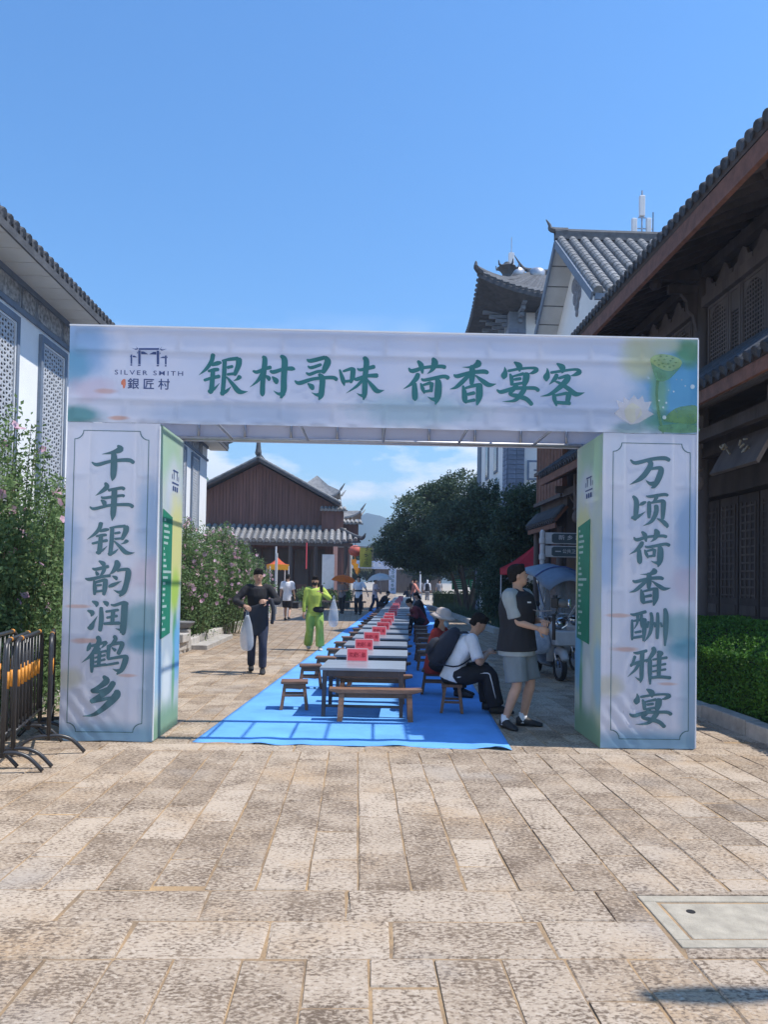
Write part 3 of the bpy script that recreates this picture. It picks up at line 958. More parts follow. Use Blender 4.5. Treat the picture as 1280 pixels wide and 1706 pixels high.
def front_panel(x0, x1, z0, z1, mat, name, y=0.0):
    nu, nv = int((x1 - x0) / 0.022), int((z1 - z0) / 0.022)
    vs = []
    for j in range(nv + 1):
        for i in range(nu + 1):
            x, z = x0 + (x1 - x0) * i / nu, z0 + (z1 - z0) * j / nv
            wob = 0.006 * mnoise.noise((x * 3.1, z * 3.1, 9.0))
            vs.append((x + (wob if i in (0, nu) else 0), y + relief(x, z), z + (wob if j in (0, nv) else 0)))
    o = MB().add(vs, [(j * (nu + 1) + i, j * (nu + 1) + i + 1, (j + 1) * (nu + 1) + i + 1, (j + 1) * (nu + 1) + i) for j in range(nv) for i in range(nu)]).build(name, mat, arch, smooth=True)
    return o
def drape(o, k=1.0):
    """lays flat print onto the cloth relief"""
    for v in o.data.vertices: v.co.y += relief(v.co.x, v.co.z) * k
    return o
front_panel(0.0, AW, ZB, ZT, m_beam, 'beam_banner')
panel(0.0, AW, AD, AD, ZB, ZT, m_plain, 'rear_beam_banner', 24)
panel(0, 0, 0.006, AD - 0.003, ZB, ZT, m_plain, 'end_banner')
panel(AW - 0.003, AW, 0.006, AD - 0.003, ZB, ZT, m_plain, 'end_banner')
for (xa, xb, mf) in ((0.0, PL, m_pl), (PR, AW, m_pr)):
    front_panel(xa, xb, 0.01, ZB - 0.004, mf, 'pillar_banner', 0.001)
    panel(xa, xb, AD, AD, 0.01, ZB - 0.004, m_plain, 'rear_pillar_banner')
panel(PL - 0.003, PL, 0.007, AD - 0.004, 0.01, ZB - 0.004, m_side, 'inner_side_banner')
panel(PR, PR, 0.007, AD - 0.004, 0.01, ZB - 0.004, m_side, 'inner_side_banner')
panel(0, 0, 0.007, AD - 0.004, 0.01, ZB - 0.004, m_plain, 'outer_side_banner')
panel(AW - 0.003, AW, 0.007, AD - 0.004, 0.01, ZB - 0.004, m_plain, 'outer_side_banner')

# white folded hems
m_hem = M('white hem', (0.82, 0.82, 0.84), 0.6, 0.05)
MB().bx(-0.004, AW + 0.004, -0.006, 0.012, ZT - 0.004, ZT + 0.010).build('hem', m_hem, arch)
MB().bx(AW - 0.002, AW + 0.010, -0.005, 0.012, 0.02, ZT - 0.0045).build('hem', m_hem, arch)
MB().bx(-0.008, AW + 0.004, AD - 0.004, AD + 0.012, ZT - 0.004, ZT + 0.008).build('hem', m_hem, arch)
MB().bx(PL - 0.004, PL + 0.006, -0.004, 0.010, 0.02, ZB - 0.03).build('hem', m_hem, arch)
# aluminium truss inside: ladders close behind the cloth
def ladder(a, b, w, n, axis, name='truss'):
    """two chords from a to b, spaced by vector w, n rungs"""
    mb = MB()
    a, b, w = Vector(a), Vector(b), Vector(w)
    mb.tube([a, b], 0.022, 8)
    mb.tube([a + w, b + w], 0.022, 8)
    for i in range(n + 1):
        p = a + (b - a) * (i / n)
        mb.tube([p, p + w], 0.015, 6)
    return mb.build(name, K['alu'], arch, smooth=True)
i_ = 0.0265
for yy in (i_, AD - i_):
    ladder((0.05, yy, ZT - 0.24), (AW - 0.05, yy, ZT - 0.24), (0, 0, 0.20), 12, 'x')
    ladder((0.05, yy, ZB + 0.03), (AW - 0.05, yy, ZB + 0.03), (0, 0, 0.20), 12, 'x')
for k in range(7):
    xx = 0.6 + k * 0.83
    for zz in (ZT - 0.04, ZB + 0.03):
        MB().tube([(xx, i_, zz), (xx, AD - i_, zz)], 0.015, 6).build('cross_bar', K['alu'], arch, smooth=True)
for (xa, xb) in ((i_, PL - i_), (PR + i_, AW - i_)):
    for yy in (i_, AD - i_):
        ladder((xa, yy, 0.0), (xa, yy, ZB), (0.20, 0, 0), 6, 'z')
        ladder((xb - 0.20, yy, 0.0), (xb - 0.20, yy, ZB), (0.20, 0, 0), 6, 'z')
    for zz in (0.62, 1.55, 2.45):
        for (p, q) in (((xa, 0.06, zz), (xa, AD - 0.06, zz)), ((xb, 0.06, zz), (xb, AD - 0.06, zz))):
            MB().tube([p, q], 0.018, 6).build('cross_bar', K['alu'], arch, smooth=True)

# lettering
def put(chars, boxes, mat):
    for ch, (px0, py0, px1, py1) in zip(chars, boxes):
        xa, zt = on_arch(px0, py0)
        xb, zb = on_arch(px1, py1)
        mb = MB()
        glyph(mb, ch, xa, xb, zb, zt)
        drape(mb.build('letter', mat, arch))
def cbox(ox, oy, k, ch): 
    b = GL[ch][0]
    return (ox + b[0] / k, oy + b[1] / k, ox + b[2] / k, oy + b[3] / k)
put('银村寻味', [cbox(325, 580, 8, '银'), cbox(325, 580, 8, '村'), cbox(485, 580, 8, '寻'), cbox(485, 580, 8, '味')], K['letter'])
put('荷香宴客', [cbox(670, 585, 8, '荷'), cbox(670, 585, 8, '香'), cbox(825, 585, 8, '宴'), cbox(825, 585, 8, '客')], K['letter'])
k5, k6, k7 = 8.53, 6.318, 7.758
put('千年银韵润鹤乡', [cbox(130, 730, k5, '千'), cbox(130, 730, k5, '年'), (145, 869, 224, 928), cbox(130, 930, k6, '韵'), cbox(130, 930, k6, '润'), cbox(130, 930, k6, '鹤'), cbox(130, 930, k6, '乡')], K['letter_grey'])
put('万顷荷香酬雅宴', [cbox(1035, 750, k7, '万'), cbox(1035, 750, k7, '顷'), (1049, 881, 1117, 945), (1049, 946, 1118, 1009), cbox(1035, 1000, k7, '酬'), cbox(1035, 1000, k7, '雅'), (1050, 1147, 1120, 1213)], K['letter_grey'])

# frames round the pillar couplets (notched corners)
def notch_frame(pxs):
    (x0, zt), (x1, zb) = on_arch(*pxs[0]), on_arch(*pxs[1])
    c, w = 0.085, 0.007
    def path(o):
        a, b, d, e = x0 + o, x1 - o, zb + o, zt - o
        out = []
        for (cx, cz, sx, sz) in ((a, d, 1, 1), (b, d, -1, 1), (b, e, -1, -1), (a, e, 1, -1)):
            # concave quarter circle at each corner
            arc = [(cx + sx * c * math.cos(t), cz + sz * c * math.sin(t)) for t in np.linspace(math.pi / 2, 0, 6)]
            if (sx, sz) in ((-1, 1), (1, -1)): arc = arc[::-1]
            out += arc
        return out
    def dense(p):
        out = []
        for a, b in zip(p, p[1:] + p[:1]):
            k = max(1, int(math.hypot(b[0] - a[0], b[1] - a[1]) / 0.05))
            out += [(a[0] + (b[0] - a[0]) * q / k, a[1] + (b[1] - a[1]) * q / k) for q in range(k)]
        return out
    A = dense(path(0))
    cx_, cz_ = (x0 + x1) / 2, (zb + zt) / 2
    B = [(x + math.copysign(w, cx_ - x), z + math.copysign(w, cz_ - z)) for x, z in A]
    mb = MB()
    n = len(A)
    vs = [(x, -0.004, z) for x, z in A] + [(x, -0.004, z) for x, z in B]
    mb.add(vs, [(i, (i + 1) % n, n + (i + 1) % n, n + i) for i in range(n)])
    drape(mb.build('border_line', K['letter_grey'], arch))
notch_frame(((124, 716), (236, 1221)))
notch_frame(((1022, 737), (1148, 1233)))

# gate emblem and its lettering
def arect(px0, py0, px1, py1, y=-0.004):
    (x0, z1), (x1, z0) = on_arch(px0, py0), on_arch(px1, py1)
    return x0, x1, z0, z1
def lg(px, py): return 180 + px / 9.143, 565 + py / 9.143
mb = MB()
def lpoly(pts, mb=mb, y=-0.004):
    q = []
    for p in pts:
        x, z = on_arch(*lg(*p))
        q.append((x, y, z))
    mb.poly(q)
def lrect(x0, y0, x1, y1, y=-0.004): lpoly([(x0, y0), (x1, y0), (x1, y1), (x0, y1)], y=y)
lrect(465, 136, 775, 166)
lpoly([(340, 125), (400, 147), (440, 140), (420, 105), (462, 150), (420, 165)])
lpoly([(898, 148), (830, 158), (800, 148), (825, 105), (785, 155), (815, 178)])
lrect(458, 172, 492, 380); lrect(455, 388, 492, 408)
lrect(740, 178, 775, 385); lrect(737, 394, 772, 414)
lpoly([(500, 190), (545, 190), (612, 232), (502, 230)])
lpoly([(732, 196), (690, 196), (620, 232), (732, 236)])
lrect(340, 236, 364, 376); lrect(338, 384, 364, 404)
lrect(864, 250, 888, 386); lrect(862, 396, 888, 416)
lpoly([(372, 252), (400, 252), (445, 278), (374, 276)])
lpoly([(862, 266), (830, 266), (786, 288), (862, 290)])
lpoly([(330, 262), (338, 250), (338, 280)]); lpoly([(906, 276), (892, 262), (892, 294)])
lpoly([(438, 210), (450, 192), (452, 226)]); lpoly([(797, 216), (784, 200), (784, 236)])
drape(mb.build('gate_emblem', K['navy'], arch))
x0, x1, z0, z1 = arect(*lg(100, 468), *lg(1140, 560))
drape(text_part('lettering', 'SILVER SMITH', x0, x1, z0, z1, -0.004, K['navy'], arch, 0.002, 1.35))
x0, x1, z0, z1 = arect(*lg(295, 592), *lg(935, 772))
drape(text_part('lettering', '銀 匠 村', x0, x1, z0, z1, -0.004, K['navy'], arch, 0.012, 1.0))
mb = MB()
lpoly([(215, 620), (240, 605), (262, 612), (266, 690), (250, 745), (225, 750), (220, 700), (196, 690), (196, 650)], mb)
drape(mb.build('seal_mark', K['seal'], arch))

# lotus pod, leaf and flower printed on the right end of the beam: flat print, layer by layer
def lp(px, py): return 1010 + px / 8.0, 560 + py / 8.0
def pr(name, pts, mat, y, sm=True):
    if sm: pts = smooth_path(list(pts) + [pts[0]], 4)[:-1]
    q = []
    for p in pts:
        x, z = on_arch(*lp(p[0], p[1]))
        q.append((x, y, z))
    return drape(MB().poly(q).build(name, mat, arch), 0.0 if 'leaf' in name else 0.4)
P_leaf = M('lotus leaf print', (0.095, 0.27, 0.10), 0.6, 0.35, 5.0, col2=(0.22, 0.42, 0.12))
P_stem = M('lotus stem print', (0.11, 0.24, 0.10), 0.6, 0.2, 8.0)
P_pod = M('lotus pod print', (0.30, 0.46, 0.17), 0.6, 0.25, 9.0, col2=(0.45, 0.60, 0.22))
P_cup = M('lotus cup print', (0.13, 0.31, 0.15), 0.6, 0.3, 14.0)
P_seed = M('lotus seed print', (0.12, 0.26, 0.09), 0.6, 0.2)
P_pet = M('lotus petal print', (0.66, 0.63, 0.66), 0.6, 0.10, 6.0, col2=(0.76, 0.72, 0.70))
P_pet2 = M('lotus inner petal print', (0.68, 0.66, 0.52), 0.6, 0.12, 6.0)
P_dot = M('water drop print', (0.70, 0.80, 0.82), 0.5, 0.1)
for _m in (P_leaf, P_stem, P_pod, P_cup, P_seed, P_pet, P_pet2, P_dot):
    _m.node_tree.nodes['Principled BSDF'].inputs['Alpha'].default_value = 0.62
pr('leaf_print', [(760, 1130), (830, 1040), (930, 965), (1060, 930), (1218, 940), (1219, 1150), (1000, 1165)], P_leaf, -0.0040)
pr('leaf_print', [(700, 1200), (900, 1170), (1100, 1172), (1219, 1200), (1218, 1282), (760, 1278)], P_cup, -0.0043)
pr('stem_print', [(672, 590), (712, 600), (695, 760), (720, 1000), (775, 1270), (740, 1270), (690, 1040), (665, 800)], P_stem, -0.0048)
pr('cup_print', [(592, 330), (700, 420), (840, 465), (1000, 390), (940, 480), (830, 580), (700, 600), (640, 500)], P_cup, -0.0052)
pr('pod_print', [(592, 300), (640, 262), (740, 240), (880, 260), (1000, 320), (1000, 395), (900, 455), (800, 462), (690, 410), (600, 350)], P_pod, -0.0056)
for (sx, sy) in ((650, 330), (705, 320), (780, 310), (730, 268), (810, 268), (860, 330), (830, 372), (755, 365), (705, 385), (775, 408), (850, 415), (900, 398), (930, 355), (890, 300)):
    pr('seed_print', [(sx - 20, sy), (sx, sy - 11), (sx + 20, sy), (sx, sy + 11)], P_seed, -0.0060)
pr('petal_print', [(135, 850), (235, 890), (240, 810), (310, 860), (375, 785), (430, 850), (490, 790), (515, 880), (615, 870), (560, 990), (640, 1040), (520, 1110), (430, 1160), (330, 1180), (220, 1110), (110, 1030), (180, 960)], P_pet, -0.0048, False)
pr('petal_print', [(240, 1000), (330, 890), (440, 930), (480, 1040), (400, 1120), (350, 1160), (270, 1100)], P_pet2, -0.0052)
for (sx, sy, r) in ((1155, 675, 30), (903, 740, 12), (835, 722, 8), (805, 890, 14), (710, 860, 11), (763, 950, 13), (1057, 665, 9), (1012, 585, 9), (940, 580, 7), (568, 560, 11), (780, 1085, 26)):
    pr('drop_print', [(sx + r * math.cos(t), sy + r * math.sin(t)) for t in np.linspace(0, 2 * math.pi, 9)[:-1]], P_dot, -0.0064)

# menu boards and emblem printed on the two inner sides
m_menu = M('green menu print', (0.020, 0.20, 0.115), 0.6, 0.1)
m_mtext = M('pale menu text', (0.52, 0.68, 0.62), 0.6, 0.1)
rm = random.Random(8)
lens = [0.05, 0.16, 0.20, 0.17, 0.16, 0.04, 0.05, 0.10, 0.12, 0.30, 0.17, 0.08, 0.08, 0.10, 0.05, 0.15, 0.04, 0.11, 0.04, 0.12]
for (xs, sg) in ((PL + 0.004, 1), (PR - 0.004, -1)):
    # the side facing the walkway; u runs from the front edge backwards
    y0, y1 = (0.16, 0.52) if sg > 0 else (0.40, 0.86)
    MB().poly([(xs, y0, 0.98), (xs, y1, 1.02), (xs, y1, 2.22), (xs, y0, 2.28)]).build('menu_print', m_menu, arch)
    mb = MB()
    for i, ln in enumerate(lens):
        z = 2.16 - i * 0.058
        a, b = (y0 + 0.05, y0 + 0.05 + ln) if sg > 0 else (y1 - 0.05 - ln, y1 - 0.05)
        u = a
        while u < b - 0.012:
            mb.poly([(xs + sg * 0.002, u, z), (xs + sg * 0.002, min(u + 0.022, b), z), (xs + sg * 0.002, min(u + 0.022, b), z + 0.026), (xs + sg * 0.002, u, z + 0.026)])
            u += 0.030
    mb.build('menu_text_print', m_mtext, arch)
    mb = MB()
    e0 = 0.50 if sg > 0 else 0.36
    for (a, b, c, d) in ((0, 0.20, 0.085, 0.10), (0.03, 0.05, 0.0, 0.08), (0.15, 0.17, 0.0, 0.08), (-0.03, -0.015, 0.0, 0.05), (0.215, 0.23, 0.0, 0.05), (0.0, 0.05, -0.12, -0.07), (0.075, 0.125, -0.12, -0.07), (0.15, 0.20, -0.12, -0.07), (-0.03, 0.23, -0.045, -0.03)):
        mb.poly([(xs, e0 + a, 2.62 + c), (xs, e0 + b, 2.62 + c), (xs, e0 + b, 2.62 + d), (xs, e0 + a, 2.62 + d)])
    mb.build('gate_emblem', K['navy'], arch)
# ================================================================== BUILDINGS
def wb(mb, name, mat, parent, **kw):
    """mesh given in world coordinates, hung under a parent that stands at its own place"""
    o = mb.build(name, mat, parent, **kw)
    o.location = -Vector(parent.location)
    return o

def tile_row_mesh(V, r=0.07, seg=0.28, mat=None, wdir=None):
    V = Vector(V)
    L = V.length
    d = V.normalized()
    w = Vector(wdir) if wdir else d.cross(Vector((0, 0, 1))).normalized()
    up = w.cross(d).normalized()
    if up.z < 0: up = -up
    mb = MB()
    n = max(1, int(L / seg))
    ang = [math.pi * k / 6 for k in range(7)]
    vs, fs = [], []
    rows = 0
    for i in range(n):
        for (t, rr) in ((i / n, r * 1.10), ((i + 0.97) / n, r * 0.94)):
            c = d * (L * t)
            for a in ang:
                vs.append(c + w * (rr * math.cos(a)) + up * (rr * math.sin(a) + 0.01))
            if rows:
                b0, b1 = (rows - 1) * 7, rows * 7
                fs += [(b0 + k, b0 + k + 1, b1 + k + 1, b1 + k) for k in range(6)]
            rows += 1
    mb.add(vs, fs)
    # round end disc and drip tile
    disc = [-d * 0.012 + w * (r * 1.1 * math.cos(a)) + up * (r * 1.0 * math.sin(a) + 0.01) for a in [2 * math.pi * k / 10 for k in range(10)]]
    mb.slab(disc, d * 0.02)
    drip = [w * (r * 1.05) + up * 0.01, w * (r * 2.3) + up * 0.01, w * (r * 2.1) - Vector((0, 0, r * 0.7)), w * (r * 1.7) - Vector((0, 0, r * 1.25)), w * (r * 1.3) - Vector((0, 0, r * 0.7))]
    mb.slab(drip, -d * 0.02)
    me = mb.mesh('tile_row')
    me.materials.append(mat)
    return me

def tile_roof(parent, E0, E1, V, spacing, r, mat, deck=0.10, deckmat=None, end=0.0):
    E0, E1, V = Vector(E0), Vector(E1), Vector(V)
    A = E1 - E0
    n = max(2, int(A.length / spacing))
    nrm = A.cross(V).normalized()
    if nrm.z < 0: nrm = -nrm
    wb(MB().slab([E0, E1, E1 + V, E0 + V], -nrm * deck), 'roof_deck', deckmat or mat, parent)
    me = tile_row_mesh(V, r, 0.28, mat, A.normalized())
    for i in range(n):
        o = addmesh('tile_row', me, None, parent)
        o.location = E0 + A * ((i + 0.5) / n) - Vector(parent.location)
    return n

def ridge(parent, a, b, mat, h=0.22, w=0.16, tip=0.0):
    a, b = Vector(a), Vector(b)
    mb = MB()
    mb.bar(a, b, w, h)
    mb.tube([a + Vector((0, 0, h / 2)), b + Vector((0, 0, h / 2))], w * 0.55, 8)
    if tip:
        for p, q in ((a, b), (b, a)):
            d = (p - q).normalized()
            mb.tube(smooth_path([tuple(p - d * 0.4 + Vector((0, 0, h * 0.6))), tuple(p + d * 0.1 + Vector((0, 0, h * 0.8))), tuple(p + d * tip * 0.6 + Vector((0, 0, h + tip * 0.35))), tuple(p + d * tip + Vector((0, 0, h + tip * 0.95)))], 4), [w * 0.6 - w * 0.045 * k for k in range(13)], 6)
    return wb(mb, 'ridge', mat, parent)

# ------------------------------------------------------------------ white building on the left
XL, EV, EZ = -4.60, -4.12, 5.545          # wall plane, eave line, eave height
lb = thing('white_building', 'white plastered building with lattice windows and painted frieze along the left of the street', 'building', (-8.0, 12.8, 0))
wb(MB().bx(-12.0, XL, 2.0, 22.7, -0.06, 5.52), 'wall', K['white_wall'], lb)
# frieze: painted panels between blue grey bands
wb(MB().bx(XL, XL + 0.035, 2.0, 22.7, 5.47, 5.545), 'band', K['grey_trim'], lb)
wb(MB().bx(XL, XL + 0.035, 2.0, 22.75, 5.10, 5.165), 'band', K['grey_trim'], lb)
y, k = 2.1, 0
m_fr_border = M('frieze border', (0.20, 0.22, 0.25), 0.8, 0.35, 14.0)
while y < 22.6:
    ln = (0.92, 0.40)[k % 2]
    if y + ln > 22.65: break
    MBp = MB().bx(XL, XL + 0.02, y, y + ln, 5.167, 5.468)
    fp = wb(MBp, 'frieze_panel', m_fr_border, lb)
    # oval field with ink painting
    pts = []
    yc, zc, ry, rz = y + ln / 2, 5.317, ln * 0.46, 0.135
    for t in np.linspace(0, 2 * math.pi, 17)[:-1]:
        c_, s_ = math.cos(t), math.sin(t)
        pts.append((XL + 0.021, yc + ry * math.copysign(abs(c_) ** 0.5, c_), zc + rz * math.copysign(abs(s_) ** 0.5, s_)))
    o = MB().slab(pts, (0.004, 0, 0)).build('painting', K['frieze'], fp)
    y += ln + 0.05
    k += 1
# soffit panels (each .42 m) from wall top out to the eave
y = 2.0
while y < 23.2:
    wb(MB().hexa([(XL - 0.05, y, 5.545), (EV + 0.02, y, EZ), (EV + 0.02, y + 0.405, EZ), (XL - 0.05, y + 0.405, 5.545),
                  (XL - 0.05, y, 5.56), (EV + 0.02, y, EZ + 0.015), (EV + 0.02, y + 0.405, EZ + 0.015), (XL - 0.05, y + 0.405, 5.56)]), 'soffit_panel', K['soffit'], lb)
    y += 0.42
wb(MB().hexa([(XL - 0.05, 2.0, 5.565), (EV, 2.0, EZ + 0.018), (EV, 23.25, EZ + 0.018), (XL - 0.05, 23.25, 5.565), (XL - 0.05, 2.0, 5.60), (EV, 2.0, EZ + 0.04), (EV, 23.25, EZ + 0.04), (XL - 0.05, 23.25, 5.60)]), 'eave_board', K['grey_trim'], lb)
wb(MB().bx(EV + 0.021, EV + 0.05, 2.0, 23.25, EZ - 0.03, EZ + 0.07), 'eave_fascia', K['tile'], lb)
tile_roof(lb, (EV + 0.03, 2.0, EZ + 0.125), (EV + 0.03, 23.3, EZ + 0.125), (-4.4, 0, 2.0), 0.165, 0.062, K['tile'], 0.10)
wb(MB().tube(smooth_path([(EV - 0.5, 23.3, EZ + 0.45), (EV - 0.1, 23.35, EZ + 0.3), (EV + 0.1, 23.6, EZ + 0.36), (EV + 0.16, 23.75, EZ + 0.55)], 4), [0.10, 0.095, 0.09, 0.085, 0.08, 0.075, 0.07, 0.065, 0.06, 0.05, 0.04, 0.03, 0.02], 8), 'eave_tip', K['tile'], lb)

# windows: frame, dark opening, lattice of interlocking diagonal bars
def lattice_mesh(w, h, cell, bar, mat):
    mb = MB()
    d = 0.014
    # hexagon-and-bar pattern: horizontal rails and alternating diagonals
    nz, ny = int(h / cell), int(w / (cell * 1.1))
    cw, chh = w / ny, h / nz
    for j in range(nz + 1):
        mb.bx(0, d, 0, w, j * chh - bar / 2, j * chh + bar / 2)
    for j in range(nz):
        for i in range(ny):
            y0, z0 = i * cw, j * chh
            if (i + j) % 2: a, b = (d / 2, y0, z0), (d / 2, y0 + cw, z0 + chh)
            else: a, b = (d / 2, y0 + cw, z0), (d / 2, y0, z0 + chh)
            mb.bar(a, b, bar, d * 0.9, (1, 0, 0))
            mb.bx(0.0005, d - 0.001, y0 + cw / 2 - bar / 2, y0 + cw / 2 + bar / 2, z0, z0 + chh)
    me = mb.mesh('lattice')
    me.materials.append(mat)
    return me
lat = lattice_mesh(0.70, 2.55, 0.070, 0.020, K['lattice'])
for wy in (7.5, 9.13, 10.76, 12.39, 14.02, 15.65, 17.28, 18.91, 20.54):
    zb, zt, ww = 2.2, 5.02, 0.95
    fr = MB()
    fr.bx(XL, XL + 0.05, wy, wy + 0.075, zb, zt)
    fr.bx(XL, XL + 0.05, wy + ww - 0.075, wy + ww, zb, zt)
    fr.bx(XL, XL + 0.05, wy + 0.0755, wy + ww - 0.0755, zt - 0.09, zt)
    fr.bx(XL, XL + 0.05, wy + 0.0755, wy + ww - 0.0755, zb, zb + 0.09)
    win = wb(fr, 'window', K['grey_trim'], lb)
    MB().bx(XL + 0.001, XL + 0.008, wy + 0.076, wy + ww - 0.076, zb + 0.091, zt - 0.091).build('opening', K['black_hole'], win)
    fr = MB()
    a, b, c, d = wy + 0.0765, wy + ww - 0.0765, zb + 0.0915, zt - 0.0915
    for q in ((a, a + 0.028, c, d), (b - 0.028, b, c, d), (a + 0.0285, b - 0.0285, d - 0.028, d), (a + 0.0285, b - 0.0285, c, c + 0.028)):
        fr.bx(XL + 0.0085, XL + 0.034, *q)
    fr.build('inner_frame', K['white_paint'], win)
    o = addmesh('lattice', lat, None, win)
    o.location = (XL + 0.010, wy + 0.125, zb + 0.135)
for y0 in (3.0, 22.5):
    pass

# ------------------------------------------------------------------ dark timber house on the right
XE, ZE, XF = 4.13, 6.20, 5.30            # upper eave, its height, facade plane
Y0, Y1 = 7.35, 17.3
rb = thing('timber_house', 'dark two storey timber house with tiled eaves and carved lattice windows on the right', 'building', (7.5, 12.0, 0))
wb(MB().bx(XF + 0.12, 10.5, 9.2, Y1, 4.6, 7.3), 'upper_wall', K['wood_dark'], rb)
wb(MB().bx(6.3, 10.5, 9.2, Y1, -0.06, 4.59), 'lower_wall', K['wood_dark'], rb)  # both walls stop short at the near end to let sun onto the hedge
# upper roof
RY = 9.0                                 # full slope from here on; hip added so sun reaches the hedge
tile_roof(rb, (XE, RY, ZE + 0.24), (XE, Y1 + 0.5, ZE + 0.24), (4.2, 0, 2.0), 0.18, 0.062, K['tile_dark'], 0.10, K['wood_dark'])
wb(MB().slab([(XE, Y0, ZE + 0.24), (XE, RY - 0.001, ZE + 0.24), (XE + 4.2, RY - 0.001, ZE + 2.24)], (0.03, 0, -0.09)), 'hip_deck', K['wood_dark'], rb)
y = Y0 + 0.1
while y < RY:
    f = max(0.06, (y - Y0) / (RY - Y0))
    o = addmesh('tile_row', tile_row_mesh((4.2 * f, 0, 2.0 * f), 0.062, 0.28, K['tile_dark'], (0, 1, 0)), None, rb)
    o.location = Vector((XE, y, ZE + 0.24)) - Vector(rb.location)
    y += 0.18
wb(MB().hexa([(XE + 0.03, Y0, ZE - 0.10), (XE + 0.08, Y0, ZE - 0.12), (XE + 0.08, Y1 + 0.5, ZE - 0.12), (XE + 0.03, Y1 + 0.5, ZE - 0.10),
              (XE + 0.03, Y0, ZE + 0.13), (XE + 0.08, Y0, ZE + 0.14), (XE + 0.08, Y1 + 0.5, ZE + 0.14), (XE + 0.03, Y1 + 0.5, ZE + 0.13)]), 'fascia_board', K['wood_red'], rb)
y = Y0 + 0.1
while y < Y1 + 0.4:
    wb(MB().bar((XE + 0.085, y, ZE + 0.02), (XF + 0.5, y, ZE + 0.66), 0.07, 0.09), 'rafter', K['wood_dark'], rb)
    y += 0.34
# lower pent roof between the storeys
tile_roof(rb, (4.25, Y0 - 0.3, 4.13), (4.25, Y1 + 0.2, 4.13), (1.03, 0, 0.78), 0.18, 0.062, K['tile_dark'], 0.07, K['wood_dark'])
wb(MB().bx(4.27, 4.32, Y0 - 0.3, Y1 + 0.2, 3.90, 4.055), 'fascia_board', K['wood_red'], rb)
y = Y0 - 0.2
while y < Y1:
    wb(MB().bar((4.325, y, 3.93), (XF + 0.4, y, 4.55), 0.06, 0.08), 'rafter', K['wood_dark'], rb)
    y += 0.36
cols = [8.15, 11.40, 14.60, 17.2]
for cy in cols:
    wb(MB().lathe([(0.13, 0.0), (0.13, 0.10), (0.105, 0.12), (0.10, 7.0)], (XF, cy, 0), 14), 'column', K['wood_mid'], rb, smooth=True)
    # carved brackets out to the eave, hanging post with lotus end
    br = MB()
    br.bar((4.55, cy, 6.42), (XF, cy, 6.42), 0.10, 0.16)
    br.bar((4.75, cy, 6.20), (XF, cy, 6.20), 0.09, 0.13)
    br.slab([(4.95, cy - 0.04, 6.13), (XF - 0.1, cy - 0.04, 6.13), (XF - 0.1, cy - 0.04, 5.55), (XF - 0.16, cy - 0.04, 5.80), (XF - 0.24, cy - 0.04, 5.88), (XF - 0.26, cy - 0.04, 6.02)], (0, 0.08, 0))
    br.ball((4.55, cy, 6.30), (0.10, 0.10, 0.12), 8, 5)
    br.ball((4.45, cy, 6.44), (0.09, 0.07, 0.09), 8, 5)
    wb(br, 'bracket', K['wood_dark'], rb)
    hp = MB()
    hp.lathe([(0.075, 3.55), (0.075, 3.30), (0.10, 3.26), (0.06, 3.21), (0.095, 3.14), (0.11, 3.06), (0.085, 2.98), (0.05, 2.95)], (4.80, cy - 0.9, 0), 12)
    hp.bx(4.73, 4.87, cy - 0.97, cy - 0.83, 3.551, 4.02)
    wb(hp, 'hanging_post', K['wood_mid'], rb)
    bb = MB()
    bb.bar((4.55, cy, 3.78), (XF, cy, 3.78), 0.09, 0.16)
    bb.slab([(4.85, cy - 0.03, 3.69), (XF - 0.1, cy - 0.03, 3.69), (XF - 0.1, cy - 0.03, 3.15), (XF - 0.20, cy - 0.03, 3.42), (XF - 0.33, cy - 0.03, 3.50)], (0, 0.06, 0))
    wb(bb, 'bracket', K['wood_mid'], rb)
# storey beams
wb(MB().bx(XF - 0.07, XF + 0.07, Y0 + 0.9, Y1, 3.55, 3.80), 'beam', K['wood_dark'], rb)
wb(MB().bx(4.74, 4.86, Y0 + 0.9, Y1, 3.62, 3.78), 'beam', K['wood_dark'], rb)
wb(MB().bx(XF - 0.06, XF + 0.10, Y0 + 0.9, Y1, 5.90, 6.06), 'beam', K['wood_mid'], rb)
wb(MB().bx(XF - 0.05, XF + 0.10, Y0 + 0.9, Y1, 6.38, 6.54), 'beam', K['wood_dark'], rb)
wb(MB().bx(XF - 0.05, XF + 0.10, Y0 + 0.9, Y1, 4.84, 4.96), 'beam', K['wood_dark'], rb)
# carved frieze cut-outs above the windows, each its own board
rr_ = random.Random(4)
y = Y0 + 1.0
while y < Y1 - 0.6:
    pts = [(XF + 0.0, y, 6.065), (XF, y + 0.5, 6.065), (XF, y + 0.5, 6.18), (XF, y + 0.40, 6.20), (XF, y + 0.34, 6.30), (XF, y + 0.25, 6.36), (XF, y + 0.16, 6.30), (XF, y + 0.10, 6.20), (XF, y, 6.18)]
    wb(MB().slab(pts, (0.04, 0, 0)), 'carved_board', K['wood_mid'], rb)
    y += 0.53
